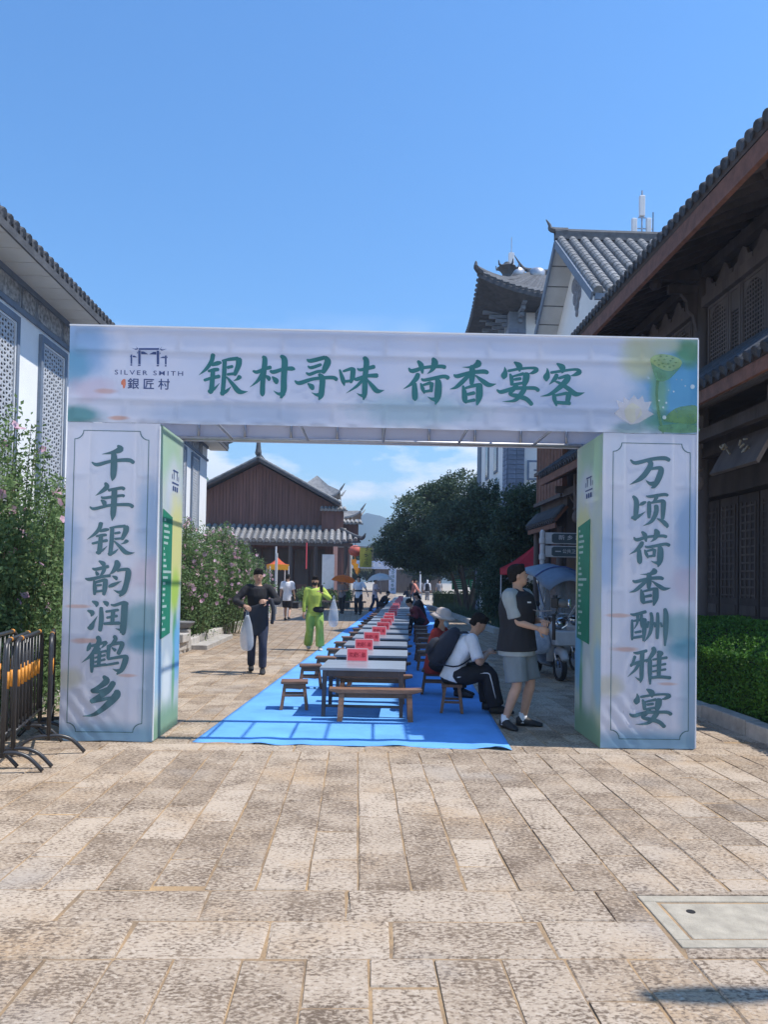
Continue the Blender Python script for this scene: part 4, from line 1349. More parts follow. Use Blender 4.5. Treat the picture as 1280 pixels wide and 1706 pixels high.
# upper windows: bays of narrow lattice, wide arched lattice, narrow lattice
def arched_lattice(parent, y0, w, z0, h, arch_top):
    fr = MB()
    f = 0.045
    X = XF + 0.02
    fr.bx(X, X + 0.05, y0, y0 + f, z0, z0 + h)
    fr.bx(X, X + 0.05, y0 + w - f, y0 + w, z0, z0 + h)
    fr.bx(X, X + 0.05, y0 + f + 0.0005, y0 + w - f - 0.0005, z0, z0 + f)
    fr.bx(X, X + 0.05, y0 + f + 0.0005, y0 + w - f - 0.0005, z0 + h - f, z0 + h)
    o = wb(fr, 'window', K['wood_mid'], parent)
    MB().bx(X + 0.035, X + 0.045, y0 + f + 0.001, y0 + w - f - 0.001, z0 + f + 0.001, z0 + h - f - 0.001).build('opening', K['black_hole'], o)
    # board with arch: solid spandrels over the lattice
    yc, hw = y0 + w / 2, w / 2 - f
    if arch_top:
        n = 10
        zsp = z0 + h * 0.56
        rad = hw * 0.92
        zr = h - f - h * 0.56 - 0.04
        top = z0 + h - f
        mb = MB()
        prev = None
        for k in range(n + 1):
            t = math.pi * k / n
            p = (yc - rad * math.cos(t), zsp + zr * math.sin(t) ** 0.75 if 0 < k < n else zsp)
            if prev:
                mb.hexa([(X + 0.012, prev[0], prev[1]), (X + 0.034, prev[0], prev[1]), (X + 0.034, p[0], p[1]), (X + 0.012, p[0], p[1]),
                         (X + 0.012, prev[0], top), (X + 0.034, prev[0], top), (X + 0.034, p[0], top), (X + 0.012, p[0], top)])
            prev = p
        mb.build('arch_board', K['wood_mid'], o)
    else:
        MB().bx(X + 0.012, X + 0.034, y0 + f + 0.001, y0 + w - f - 0.001, z0 + h * 0.64, z0 + h - f - 0.001).build('panel', K['wood_mid'], o)
    mb = MB()
    hh = h * 0.93 if arch_top else h * 0.60
    c = 0.062
    ny, nz = max(2, int((w - 2 * f) / c)), max(2, int(hh / c))
    for i in range(ny + 1):
        yy = y0 + f + (w - 2 * f) * i / ny
        mb.bx(X + 0.018, X + 0.030, yy - 0.009, yy + 0.009, z0 + f, z0 + hh)
    for j in range(nz + 1):
        zz = z0 + f + (hh - f) * j / nz
        mb.bx(X + 0.016, X + 0.028, y0 + f, y0 + w - f, zz - 0.009, zz + 0.009)
    mb.build('lattice', K['wood_mid'], o)
for i in range(3):
    ya = cols[i] + 0.12
    span = cols[i + 1] - cols[i] - 0.24
    parts = [0.32, 0.62, 0.32, 0.62, 0.32, 0.62]
    k = span / sum(parts)
    y = ya
    for q, wd in enumerate(parts):
        arched_lattice(rb, y + 0.01, wd * k - 0.02, 4.965, 0.93, q % 2 == 1)
        y += wd * k
for cy0, cy1 in ((Y0 + 0.95, 8.03),):
    pass
# ground floor doors in the shade, with panels
for i in range(3):
    ya, yb = cols[i], cols[i + 1]
    n = 5
    for q in range(n):
        a = ya + (yb - ya) * q / n
        b = ya + (yb - ya) * (q + 1) / n
        dr = MB()
        dr.bx(6.22, 6.295, a + 0.02, b - 0.02, 0.12, 3.1)
        o = wb(dr, 'door', K['wood_dark'], rb)
        pm = MB()
        pm.bx(6.20, 6.2195, a + 0.08, b - 0.08, 0.25, 1.0)
        pm.bx(6.20, 6.2195, a + 0.08, b - 0.08, 1.15, 1.3)
        pm.build('door_panel', K['wood_mid'], o)
        lm = MB()
        for z in np.arange(1.45, 2.95, 0.13):
            lm.bx(6.205, 6.2195, a + 0.09, b - 0.09, z, z + 0.03)
        for yy in np.linspace(a + 0.09, b - 0.12, 4):
            lm.bx(6.203, 6.2175, yy, yy + 0.03, 1.42, 2.96)
        lm.build('lattice', K['wood_mid'], o)
wb(MB().bx(6.0, 6.30, Y0 + 0.9, Y1, 3.12, 3.45), 'beam', K['wood_dark'], rb)
wb(MB().bx(5.0, 6.3, Y0 + 0.9, Y1, -0.05, 0.15), 'plinth', K['kerb'], rb)
# far end of the house: balcony of upright boards seen through the arch
y = 14.9
while y < Y1:
    wb(MB().bx(XF - 0.10, XF - 0.06, y, y + 0.05, 4.97, 5.60), 'baluster', K['wood_red'], rb)
    y += 0.13
# name board hanging under the pent roof (tilted)
pb = MB()
pb.bar((4.95, 8.9, 3.35), (4.95, 10.1, 3.35), 0.05, 0.52, (0.55, 0, 1))
pl_ = wb(pb, 'name_board', K['wood_mid'], rb)
gold = M('worn gilt', (0.33, 0.28, 0.20), 0.5, 0.25)
mb = MB()
rg = random.Random(2)
for cyy in (9.25, 9.75):
    for q in range(7):
        a = rg.uniform(-0.12, 0.12); b = rg.uniform(-0.14, 0.14)
        p = Vector((4.915, cyy + a, 3.35 + b)) + Vector((-b * 0.48, 0, 0))
        mb.bar(p, p + Vector((0, rg.uniform(0.03, 0.12), rg.uniform(-0.08, 0.08))), 0.02, 0.02)
mb.build('gilt_writing', gold, pl_)
# paper notice on the column
nt = MB().bx(XF - 0.112, XF - 0.106, 11.30, 11.52, 1.93, 2.26)
no = wb(nt, 'notice', K['white_paint'], rb)
mb = MB()
for z in (2.20, 2.10):
    mb.bx(XF - 0.114, XF - 0.1125, 11.33, 11.48, z - 0.02, z)
mb.bx(XF - 0.114, XF - 0.1125, 11.35, 11.46, 2.0, 2.025)
mb.build('notice_print', K['navy'], no)

# ------------------------------------------------------------------ white gabled house beyond
gh = thing('white_gable_house', 'tall white gabled house with grey tile roof and gable ornament behind the timber house', 'building', (11.0, 23.1, 0))
GX, GY, GZ = 6.0, 23.1, 12.4             # roof edge plane, ridge line, ridge height
ez, ya, yb = 9.3, 19.3, 26.9
wb(MB().slab([(6.75, ya + 0.7, 0), (6.75, yb - 0.7, 0), (6.75, yb - 0.7, 9.75), (6.75, GY, 12.2), (6.75, ya + 0.7, 9.75)], (9, 0, 0)), 'wall', K['white_wall'], gh)
for (ye, nm) in ((ya, 'a'), (yb, 'b')):
    E = (GX, ye, ez)
    V = Vector((0, GY - ye, GZ - ez))
    tile_roof(gh, (GX, ye, ez), (16.5, ye, ez), V, 0.36, 0.12, K['tile_pale'], 0.12, K['tile'])
    # rake soffit in pale panels
    for q in range(7):
        t0, t1 = q / 7 + 0.006, (q + 1) / 7 - 0.006
        p0 = Vector((GX + 0.05, ye, ez - 0.16)) + V * t0
        p1 = Vector((GX + 0.05, ye, ez - 0.16)) + V * t1
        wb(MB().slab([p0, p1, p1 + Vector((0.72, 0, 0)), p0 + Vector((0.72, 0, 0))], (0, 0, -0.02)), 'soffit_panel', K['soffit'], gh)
    wb(MB().bar(Vector((GX + 0.02, ye, ez - 0.13)), Vector((GX + 0.02, ye, ez - 0.13)) + V, 0.06, 0.22, (0, 0, 1)), 'verge', K['grey_trim'], gh)
    wb(MB().bx(GX + 0.1, 16.4, ye - 0.02 if ye < GY else ye - 0.06, ye + 0.06 if ye < GY else ye + 0.02, ez - 0.22, ez - 0.06), 'eave_board', K['grey_trim'], gh)
ridge(gh, (GX, GY, GZ + 0.12), (16.5, GY, GZ + 0.12), K['tile'], 0.24, 0.2, 0.28)
# painted cloud ornament near the gable top
om = M('gable ornament paint', (0.24, 0.25, 0.28), 0.8, 0.35, 6.0)
for (dy, dz, r) in ((0, 0, 0.34), (-0.30, 0.12, 0.22), (0.30, 0.12, 0.22), (0, 0.34, 0.24), (-0.18, -0.32, 0.2), (0.18, -0.32, 0.2), (0, -0.62, 0.16), (0, -0.86, 0.09)):
    mb = MB()
    for rad in (1.0, 0.62, 0.3):
        pts = [(0, 0, 0)]
        ring = [(6.735, GY + dy + r * rad * math.cos(t), 10.95 + dz + r * rad * math.sin(t)) for t in np.linspace(0, 2 * math.pi, 13)]
        mb.tube(ring, 0.035, 5, True)
    wb(mb, 'gable_ornament', om, gh)
for (wy, wz) in ((21.6, 7.6), (23.3, 7.6), (21.6, 4.6), (23.3, 4.6)):
    o = wb(MB().bx(6.70, 6.749, wy, wy + 0.9, wz, wz + 1.3), 'window', K['grey_trim'], gh)
    MB().bx(6.69, 6.699, wy + 0.08, wy + 0.82, wz + 0.08, wz + 1.22).build('pane', K['glass_dark'], o)
# lower wing roof in front of it
tile_roof(gh, (6.1, 18.2, 7.6), (6.1, 21.3, 7.6), (1.3, 0, 0.85), 0.26, 0.09, K['tile'], 0.1)
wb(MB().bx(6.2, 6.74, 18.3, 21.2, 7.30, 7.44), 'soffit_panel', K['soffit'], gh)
wb(MB().tube(smooth_path([(6.9, 18.2, 8.3), (6.3, 18.15, 7.85), (6.0, 18.1, 7.8), (5.8, 18.05, 7.98)], 4), [0.12, .115, .11, .105, .1, .095, .09, .08, .07, .06, .05, .04, .03], 8), 'eave_tip', K['tile'], gh)

# mobile phone antennas on its roof
am = thing('antenna_mast', 'white mobile phone antennas on a thin mast above the grey tile roof', 'antenna', at(1070, 396, 24.2))
MB().tube([(0, 0, -0.2), (0, 0, 1.55)], 0.03, 8).build('mast', K['alu'], am)
MB().bx(-0.09, 0.09, -0.06, 0.06, 0.70, 1.38).build('panel_antenna', K['white_paint'], am, bevel=0.02)
MB().bx(-0.34, -0.17, -0.06, 0.06, -0.05, 0.62).build('panel_antenna', K['white_paint'], am, bevel=0.02)
MB().bx(0.14, 0.30, -0.06, 0.06, -0.05, 0.64).build('panel_antenna', K['white_paint'], am, bevel=0.02)
MB().bar((-0.3, 0, 0.3), (0.35, 0, 0.3), 0.03).bar((-0.12, 0, 0.66), (0.14, 0, 0.66), 0.03).build('cross_arm', K['alu'], am)
MB().tube([(0.37, 0, -0.1), (0.37, 0, 0.85)], 0.018, 6).build('rod_antenna', K['grey_plastic'], am)

# ------------------------------------------------------------------ tower with flaring roof
tw = thing('tower_building', 'white tower with blue brick corners and a dark upturned tile roof', 'building', (9.0, 33.7, 0))
TX0, TX1, TY0, TY1, TZ = 6.0, 12.5, 29.9, 37.5, 12.7
wb(MB().bx(TX0, TX1, TY0, TY1, -0.06, TZ), 'wall', K['white_wall'], tw)
for (cx, cy) in ((TX0, TY0), (TX0, TY1 - 0.9)):
    wb(MB().bx(cx - 0.06, cx + 0.62, cy - 0.06 if cy == TY0 else cy, cy + 0.85 if cy == TY0 else cy + 0.96, -0.06, TZ - 0.01), 'brick_pilaster', K['grey_trim'], tw)
# blue bricks of the near pilaster, each a piece
bme1 = MB().bx(-0.03, 0.0, 0.0, 0.40, 0.0, 0.17).mesh('brick'); bme1.materials.append(K['brick_blue'])
bme2 = MB().bx(0.0, 0.32, -0.03, 0.0, 0.0, 0.17).mesh('brick'); bme2.materials.append(K['brick_blue'])
for r in range(62):
    z = 0.1 + r * 0.19
    if not (4.5 < z < 8.6 or z > 10.0): continue
    for q in range(2):
        o = addmesh('brick', bme1, None, tw); o.location = Vector((TX0 - 0.061, TY0 - 0.05 + q * 0.45 - (0.0 if r % 2 else 0.02), z)) - Vector(tw.location)
        o = addmesh('brick', bme2, None, tw); o.location = Vector((TX0 - 0.04 + q * 0.34, TY0 - 0.061, z)) - Vector(tw.location)
for (wy, wz) in ((32.2, 9.6), (32.2, 6.4), (34.4, 9.6), (34.4, 6.4), (32.2, 3.2), (34.4, 3.2)):
    o = wb(MB().bx(TX0 - 0.05, TX0 - 0.001, wy, wy + 0.8, wz, wz + 1.7), 'window', K['grey_trim'], tw)
    MB().bx(TX0 - 0.06, TX0 - 0.051, wy + 0.1, wy + 0.7, wz + 0.1, wz + 1.6).build('pane', K['glass_dark'], o)
for (wx, wz) in ((7.0, 7.3), (8.4, 7.3), (7.0, 4.0), (8.4, 4.0), (7.2, 10.6), (8.6, 10.6)):
    o = wb(MB().bx(wx, wx + 0.95, TY0 - 0.05, TY0 - 0.001, wz, wz + 1.3), 'window', K['grey_trim'], tw)
    MB().bx(wx + 0.1, wx + 0.85, TY0 - 0.06, TY0 - 0.051, wz + 0.1, wz + 1.2).build('pane', K['glass_dark'], o)
# painted panels below the windows
for wx in (6.75, 8.2):
    o = wb(MB().bx(wx, wx + 1.35, TY0 - 0.04, TY0 - 0.001, 5.75, 6.55), 'painted_panel', K['brick_blue'], tw)
    MB().bx(wx + 0.08, wx + 1.27, TY0 - 0.048, TY0 - 0.041, 5.83, 6.47).build('field', K['white_paint'], o)
    mb = MB()
    for q in range(8):
        a = 2 * math.pi * q / 8
        mb.bar((wx + 0.67 + 0.18 * math.cos(a), TY0 - 0.052, 6.15 + 0.13 * math.sin(a)), (wx + 0.67 + 0.4 * math.cos(a), TY0 - 0.052, 6.15 + 0.24 * math.sin(a)), 0.06, 0.008, (0, 1, 0))
    mb.build('ornament', K['brick_blue'], o)
# roof: soffit, brackets, hip planes with raised corners
OV = 1.55
cs = [(TX0 - OV, TY0 - OV, TZ + 0.75), (TX1 + OV, TY0 - OV, TZ + 0.75), (TX1 + OV, TY1 + OV, TZ + 0.75), (TX0 - OV, TY1 + OV, TZ + 0.75)]
rg_ = [(TX0 + 1.6, 33.7, TZ + 2.9), (TX1 - 1.6, 33.7, TZ + 2.9)]
def eave_curve(p, q, n=14):
    out = []
    for i in range(n + 1):
        t = i / n
        z = p[2] - 0.75 * (1 - abs(2 * t - 1) ** 3.0)
        sag = 0.22 * (1 - abs(2 * t - 1) ** 2)
        c = Vector(((TX0 + TX1) / 2, 33.7, 0))
        pt = Vector((p[0] + (q[0] - p[0]) * t, p[1] + (q[1] - p[1]) * t, z))
        dd = (c - pt); dd.z = 0
        out.append(pt + dd.normalized() * sag)
    return out
for s in range(4):
    p, q = cs[s], cs[(s + 1) % 4]
    ev = eave_curve(p, q)
    if s == 0: ra, rbb = rg_[0], rg_[1]
    elif s == 1: ra, rbb = rg_[1], rg_[1]
    elif s == 2: ra, rbb = rg_[1], rg_[0]
    else: ra, rbb = rg_[0], rg_[0]
    mb = MB()
    n = len(ev) - 1
    top = [Vector(ra).lerp(Vector(rbb), i / n) for i in range(n + 1)]
    mid = [ev[i].lerp(top[i], 0.5) - Vector((0, 0, 0.28)) for i in range(n + 1)]
    vs = ev + mid + top
    mb.add(vs, [(i, i + 1, n + 2 + i, n + 1 + i) for i in range(n)] + [(n + 1 + i, n + 2 + i, 2 * n + 3 + i, 2 * n + 2 + i) for i in range(n)])
    low = [v - Vector((0, 0, 0.16)) for v in ev]
    wall = [Vector((min(max(v.x, TX0 - 0.02), TX1 + 0.02), min(max(v.y, TY0 - 0.02), TY1 + 0.02), TZ - 0.15)) for v in ev]
    mb.add(ev + low, [(i + 1, i, n + 1 + i, n + 2 + i) for i in range(n)])
    mb.add(low + wall, [(i + 1, i, n + 1 + i, n + 2 + i) for i in range(n)])
    wb(mb, 'roof_slope', K['tile_dark'], tw)
    if s in (0, 3):
        for i in range(40):
            t = (i + 0.5) / 40
            f = t * n
            a = int(f); b = min(a + 1, n)
            e = ev[a].lerp(ev[b], f - a)
            m_ = mid[a].lerp(mid[b], f - a)
            tp = top[a].lerp(top[b], f - a)
            wb(MB().tube([e + Vector((0, 0, 0.05)), m_ + Vector((0, 0, 0.05)), tp + Vector((0, 0, 0.05))], 0.08, 6), 'tile_row', K['tile'], tw)
        # bracket blocks under the eave
        for i in range(9):
            t = (i + 0.5) / 9
            if s == 0: base = Vector((TX0 + (TX1 - TX0) * t, TY0, TZ - 0.55)); dr_ = Vector((0, -1, 0))
            else: base = Vector((TX0, TY1 + (TY0 - TY1) * t, TZ - 0.55)); dr_ = Vector((-1, 0, 0))
            mb = MB()
            for k in range(4):
                mb.bar(base + Vector((0, 0, k * 0.17)), base + dr_ * (0.25 + 0.27 * k) + Vector((0, 0, k * 0.17)), 0.16, 0.13)
            wb(mb, 'bracket', K['grey_trim'], tw)
    wb(MB().tube(smooth_path([tuple(Vector(ra) + Vector((0, 0, 0.1))), tuple(Vector(ra).lerp(Vector(p), 0.5) - Vector((0, 0, 0.2))), tuple(Vector(p) + Vector((0, 0, 0.1))), tuple(Vector(p) + (Vector(p) - Vector(ra)).normalized() * 0.35 + Vector((0, 0, 0.45)))], 4), [0.14] * 9 + [0.11, 0.08, 0.06, 0.03], 6), 'hip_ridge', K['tile'], tw)
ridge(tw, (TX0 + 1.5, 33.7, TZ + 3.0), (TX1 - 1.5, 33.7, TZ + 3.0), K['tile'], 0.3, 0.2, 0.6)
fo = thing('roof_finial', 'dark carved finial on top of the tower roof', 'finial', at(845, 462, 33.0))
MB().lathe([(0.25, -0.2), (0.2, 0.1), (0.30, 0.28), (0.44, 0.42), (0.36, 0.48), (0.2, 0.54), (0.12, 0.66)], (0, 0, 0), 8).build('bowl', K['tile'], fo)
for a in range(5):
    t = 2 * math.pi * a / 5
    MB().tube([(0.3 * math.cos(t), 0.3 * math.sin(t), 0.4), (0.5 * math.cos(t), 0.5 * math.sin(t), 0.46), (0.54 * math.cos(t), 0.54 * math.sin(t), 0.62)], [0.06, 0.05, 0.02], 6).build('curl', K['tile'], fo)
an = thing('antenna_mast', 'slim white antenna rising behind the carved finial on the tower roof', 'antenna', at(852, 462, 35.0))
MB().tube([(0, 0, -0.8), (0, 0, 1.2)], 0.05, 8).build('mast', K['alu'], an)
MB().bx(-0.13, 0.13, -0.08, 0.08, 0.1, 1.15).build('panel_antenna', K['white_paint'], an, bevel=0.02)
MB().tube([(0, 0, 1.2), (0, 0, 1.9)], 0.02, 6).build('rod_antenna', K['alu'], an)
wt = thing('water_tank', 'pale steel water tanks on a frame on the tower roof', 'water tank', at(876, 466, 34.0))
for q in range(2):
    MB().lathe([(0.10, 0.0), (0.40, 0.06), (0.42, 0.5), (0.3, 0.62), (0.05, 0.66)], (-0.45 + q * 0.95, 0, -0.15), 16).build('tank', K['alu'], wt, smooth=True)
MB().bx(-1.0, 1.1, -0.5, 0.5, -0.9, -0.16).build('stand', K['kerb'], wt)

# ------------------------------------------------------------------ brown gabled timber hall at the end on the left
bh = thing('brown_timber_hall', 'brown plank hall with a wide gable roof and a tiled porch roof', 'building', (-6.0, 50, 0))
BY, BX, BZ, BE = 45.2, -6.0, 8.75, 6.15
HW = 4.9
# gable wall of upright planks
for i in range(46):
    x0 = BX - 4.5 + i * (9.0 / 46)
    x1 = x0 + 9.0 / 46 - 0.012
    zt0 = BZ - 0.25 - abs(x0 - BX) / HW * (BZ - BE)
    zt1 = BZ - 0.25 - abs(x1 - BX) / HW * (BZ - BE)
    dy = 0.012 * (i % 2)
    wb(MB().hexa([(x0, BY - dy, 3.6), (x1, BY - dy, 3.6), (x1, BY + 0.05, 3.6), (x0, BY + 0.05, 3.6), (x0, BY - dy, zt0), (x1, BY - dy, zt1), (x1, BY + 0.05, zt1), (x0, BY + 0.05, zt0)]), 'plank', K['wood_gable'], bh)
wb(MB().slab([(BX - 4.5, BY + 0.06, 0), (BX + 4.5, BY + 0.06, 0), (BX + 4.5, BY + 0.06, 6.1), (BX, BY + 0.06, 8.45), (BX - 4.5, BY + 0.06, 6.1)], (0, 10, 0)), 'wall', K['wood_gable'], bh)
for sg in (-1, 1):
    ex = BX + sg * HW
    E0, E1 = ((ex, BY - 0.9, BE), (ex, BY + 11, BE))
    V = Vector((-sg * HW, 0, BZ - BE))
    tile_roof(bh, E0, E1, V, 0.30, 0.10, K['tile_pale'], 0.12, K['tile'])
    wb(MB().bar((ex, BY - 0.86, BE - 0.10), (BX, BY - 0.86, BZ - 0.10), 0.05, 0.20), 'bargeboard', K['wood_mid'], bh)
    wb(MB().bar((ex, BY - 0.90, BE + 0.02), (BX, BY - 0.90, BZ + 0.02), 0.06, 0.07), 'verge_tiles', K['tile_pale'], bh)
ridge(bh, (BX, BY - 0.9, BZ + 0.1), (BX, BY + 11, BZ + 0.1), K['tile'], 0.25, 0.22)
wb(MB().lathe([(0.16, 0), (0.2, 0.12), (0.15, 0.4), (0.12, 0.8), (0.04, 1.15)], (BX, BY - 0.8, BZ + 0.15), 8), 'ridge_finial', K['tile'], bh)
# porch roof across the front with hip at the right
PZ0, PZ1, PY0, PY1 = 3.80, 4.75, BY - 2.1, BY - 0.05
tile_roof(bh, (BX - 4.6, PY0, PZ0), (-1.0, PY0, PZ0), (0, PY1 - PY0, PZ1 - PZ0), 0.36, 0.12, K['tile_pale'], 0.10, K['tile'])
for q in range(3):
    x = -0.82 + q * 0.34
    f = 1 - (q + 0.7) / 3.4
    wb(MB().tube([(x, PY0, PZ0 + 0.04 + 0.03 * q), (x, PY0 + (PY1 - PY0) * f, PZ0 + (PZ1 - PZ0) * f + 0.04)], 0.12, 7), 'tile_row', K['tile_pale'], bh)
wb(MB().slab([(-1.0, PY0, PZ0 - 0.02), (0.15, PY0, PZ0 + 0.05), (-1.0, PY1, PZ1 - 0.02)], (0, 0, -0.1)), 'hip_deck', K['tile'], bh)
wb(MB().tube(smooth_path([(-1.4, PY1, PZ1 + 0.12), (-0.5, PY0 + 0.9, PZ0 + 0.5), (0.2, PY0, PZ0 + 0.22), (0.42, PY0 - 0.15, PZ0 + 0.50)], 4), [0.13] * 9 + [0.10, 0.08, 0.05, 0.03], 7), 'hip_ridge', K['tile'], bh)
wb(MB().bx(BX - 4.6, -0.3, PY0 + 0.08, PY0 + 0.2, PZ0 - 0.28, PZ0 - 0.10), 'beam', K['wood_mid'], bh)
for x in (-8.6, -6.2, -3.9, -2.45, -0.7):
    wb(MB().lathe([(0.15, 0), (0.15, 0.1), (0.12, 0.12), (0.11, PZ0 - 0.2)], (x, PY0 + 0.25, 0), 10), 'column', K['wood_mid'], bh)
wb(MB().bx(BX - 4.5, -0.4, PY0 + 0.05, BY, -0.05, 0.3), 'plinth', K['kerb'], bh)
for q in range(6):
    x = BX - 1.6 + q * 0.95
    o = wb(MB().bx(x, x + 0.85, BY - 0.06, BY - 0.014, 0.3, 3.4), 'door', K['wood_dark'], bh)
    MB().bx(x + 0.12, x + 0.73, BY - 0.075, BY - 0.061, 0.5, 1.3).build('door_panel', K['wood_gable'], o)
# small stepped tile caps on the right shoulder wall
wb(MB().bx(-2.2, -0.9, BY - 0.6, BY - 0.3, 4.5, 5.75), 'shoulder_wall', K['wood_gable'], bh)
tile_roof(bh, (-2.3, BY - 0.75, 5.75), (-0.75, BY - 0.75, 5.75), (0, 0.4, 0.18), 0.22, 0.09, K['tile_pale'], 0.08)
wb(MB().bx(-0.9, -0.0, BY - 0.3, BY + 0.2, 4.2, 5.0), 'shoulder_wall', K['wood_gable'], bh)
tile_roof(bh, (-1.0, BY - 0.5, 5.0), (0.2, BY - 0.5, 5.0), (0, 0.4, 0.18), 0.22, 0.09, K['tile_pale'], 0.08)
wb(MB().bx(-2.05, -1.35, PY0 + 0.02, PY0 + 0.06, 1.05, 3.05), 'notice_board', K['white_paint'], bh)
wb(MB().tube([(-2.95, PY0 - 0.05, PZ0 - 0.1), (-2.95, PY0 - 0.05, 2.2)], 0.035, 8), 'hanging_streamer', K['card_red'], bh)

# ------------------------------------------------------------------ pavilion behind the hall
pv = thing('pavilion', 'weathered wooden pavilion with upturned grey roof rising behind the brown hall', 'pavilion', (-2.3, 62, 0))
K['wood_pale'] = M('bleached wood', (0.36, 0.33, 0.29), 0.8, 0.2, 4.0)
def pav_roof(z, hw, rise, cx=0, cy=0):
    mb = MB()
    n = 8
    for s in range(4):
        a0 = math.pi / 4 + s * math.pi / 2
        p = Vector((cx + hw * 1.414 * math.cos(a0), cy + hw * 1.414 * math.sin(a0), z + 0.55))
        q = Vector((cx + hw * 1.414 * math.cos(a0 + math.pi / 2), cy + hw * 1.414 * math.sin(a0 + math.pi / 2), z + 0.55))
        ev = []
        for i in range(n + 1):
            t = i / n
            v = p.lerp(q, t)
            v.z = z + 0.55 * abs(2 * t - 1) ** 3
            ev.append(v)
        top = [Vector((cx, cy, z + rise))] * (n + 1)
        mb.add(ev + [e.lerp(tp, 0.5) - Vector((0, 0, 0.2)) for e, tp in zip(ev, top)] + top, [(i, i + 1, n + 2 + i, n + 1 + i) for i in range(n)] + [(n + 1 + i, n + 2 + i, 2 * n + 3 + i, 2 * n + 2 + i) for i in range(n)])
        mb.add(ev + [e - Vector((0, 0, 0.15)) for e in ev], [(i, i + 1, n + 2 + i, n + 1 + i) for i in range(n)])
        mb.tube([p + Vector((0, 0, 0.05)), p + Vector((math.cos(a0), math.sin(a0), 0)) * 0.5 + Vector((0, 0, 0.55))], [0.1, 0.03], 6)
    return mb
pav_roof(8.2, 2.0, 2.0, -1.2).build('upper_roof', K['tile_pale'], pv)
pav_roof(6.6, 2.3, 1.1, 0.2).build('lower_roof', K['tile_pale'], pv)
for (x, y) in ((-1.2, -1.6), (1.7, -1.6), (-1.2, 1.6), (1.7, 1.6), (0.3, -1.6)):
    MB().tube([(x, y, 0), (x, y, 7.0)], 0.11, 8).build('post', K['wood_pale'], pv)
for z in (4.3, 5.3, 6.2):
    MB().bar((-1.2, -1.6, z), (1.8, -1.6, z), 0.12, 0.16).build('rail', K['wood_pale'], pv)
for x in (-2.6, 0.2):
    MB().tube([(x, -1.4, 6.8), (x, -1.4, 8.4)], 0.1, 8).build('post', K['wood_pale'], pv)
MB().bx(-1.1, 1.7, -1.4, 1.5, 0, 6.4).build('core', K['wood_gable'], pv)
'''fh = thing('far_house', 'low grey roofed house beyond the pavilion at the street end', 'house', (1.0, 75, 0))
wb(MB().bx(-1.6, 2.2, 73.5, 79, 0, 5.3), 'wall', K['wood_pale'], fh)
tile_roof(fh, (-2.2, 73.0, 5.2), (2.6, 73.0, 5.2), (0, 3.0, 1.8), 0.4, 0.13, K['tile_pale'], 0.12)
'''

# ------------------------------------------------------------------ small timber shop after the timber house
ts = thing('timber_shop', 'narrow reddish timber shop with plank upper storey just beyond the timber house', 'shop', (6.2, 19.4, 0))
wb(MB().bx(5.05, 8.5, 17.95, 20.6, -0.05, 5.6), 'wall', K['wood_dark'], ts)
for k in range(16):
    y = 18.0 + k * 0.163
    wb(MB().bx(4.93 - 0.008 * (k % 2), 5.045, y, y + 0.152, 3.75, 5.5), 'plank', K['wood_red'], ts)
for z in (3.70, 4.55, 5.52):
    wb(MB().bx(4.86, 4.92, 17.9, 20.65, z, z + 0.09), 'rail', K['wood_mid'], ts)
tile_roof(ts, (4.2, 17.9, 5.75), (4.2, 20.9, 5.75), (1.9, 0, 1.0), 0.2, 0.07, K['tile'], 0.1, K['wood_dark'])
tile_roof(ts, (4.72, 17.9, 3.15), (4.72, 20.8, 3.15), (0.30, 0, 0.35), 0.2, 0.07, K['tile'], 0.07, K['wood_red'])
wb(MB().bx(4.74, 4.78, 17.9, 20.8, 2.95, 3.07), 'fascia_board', K['wood_red'], ts)
for y in (18.1, 19.3, 20.5):
    wb(MB().lathe([(0.11, 0), (0.11, 0.1), (0.08, 0.12), (0.08, 3.0)], (4.92, y, 0), 12), 'column', K['wood_mid'], ts)
for k in range(4):
    y = 18.1 + k * 0.6
    o = wb(MB().bx(5.0, 5.045, y, y + 0.55, 0.1, 2.7), 'door', K['wood_mid'], ts)
    mb = MB()
    for q in range(5):
        mb.bx(4.985, 4.9995, y + 0.05 + q * 0.095, y + 0.09 + q * 0.095, 1.0, 2.6)
    mb.build('door_bars', K['wood_red'], o)
# ================================================================== HILLS
def hill(name, x0, x1, y0, depth, zfun, mat, nx=60, ny=8):
    mb = MB()
    vs = []
    for j in range(ny + 1):
        for i in range(nx + 1):
            x = x0 + (x1 - x0) * i / nx
            t = j / ny
            z = zfun(x) * math.sin(math.pi * min(t, 1.0)) ** 0.9 + (random.uniform(-1, 1) * 0.02 * zfun(x) if 0 < j < ny else 0)
            vs.append((x, y0 + depth * t, z - 1.0))
    mb.add(vs, [(j * (nx + 1) + i, j * (nx + 1) + i + 1, (j + 1) * (nx + 1) + i + 1, (j + 1) * (nx + 1) + i) for j in range(ny) for i in range(nx)])
    o = mb.build(name, mat, None, smooth=True)
    return tag(o, kind='structure')
m_hill = M('wooded hill', (0.06, 0.10, 0.035), 0.9, 0.4, 0.05, 0.6, 0.4)
m_mount = M('far mountain', (0.055, 0.085, 0.06), 0.9, 0.3, 0.01, 0.5, 0.05)
hill('hill', -190, -20, 260, 160, lambda x: 70 * math.exp(-((x + 95) / 38) ** 2) + 6 * math.sin(x * 0.11) + 10, m_hill)
hill('mountain', -1100, 1300, 760, 340, lambda x: 62 + 16 * math.sin(x * 0.0104 + 1.9) + 8 * math.sin(x * 0.034 + 0.6) + 3 * math.sin(x * 0.11), m_mount, 160, 8)

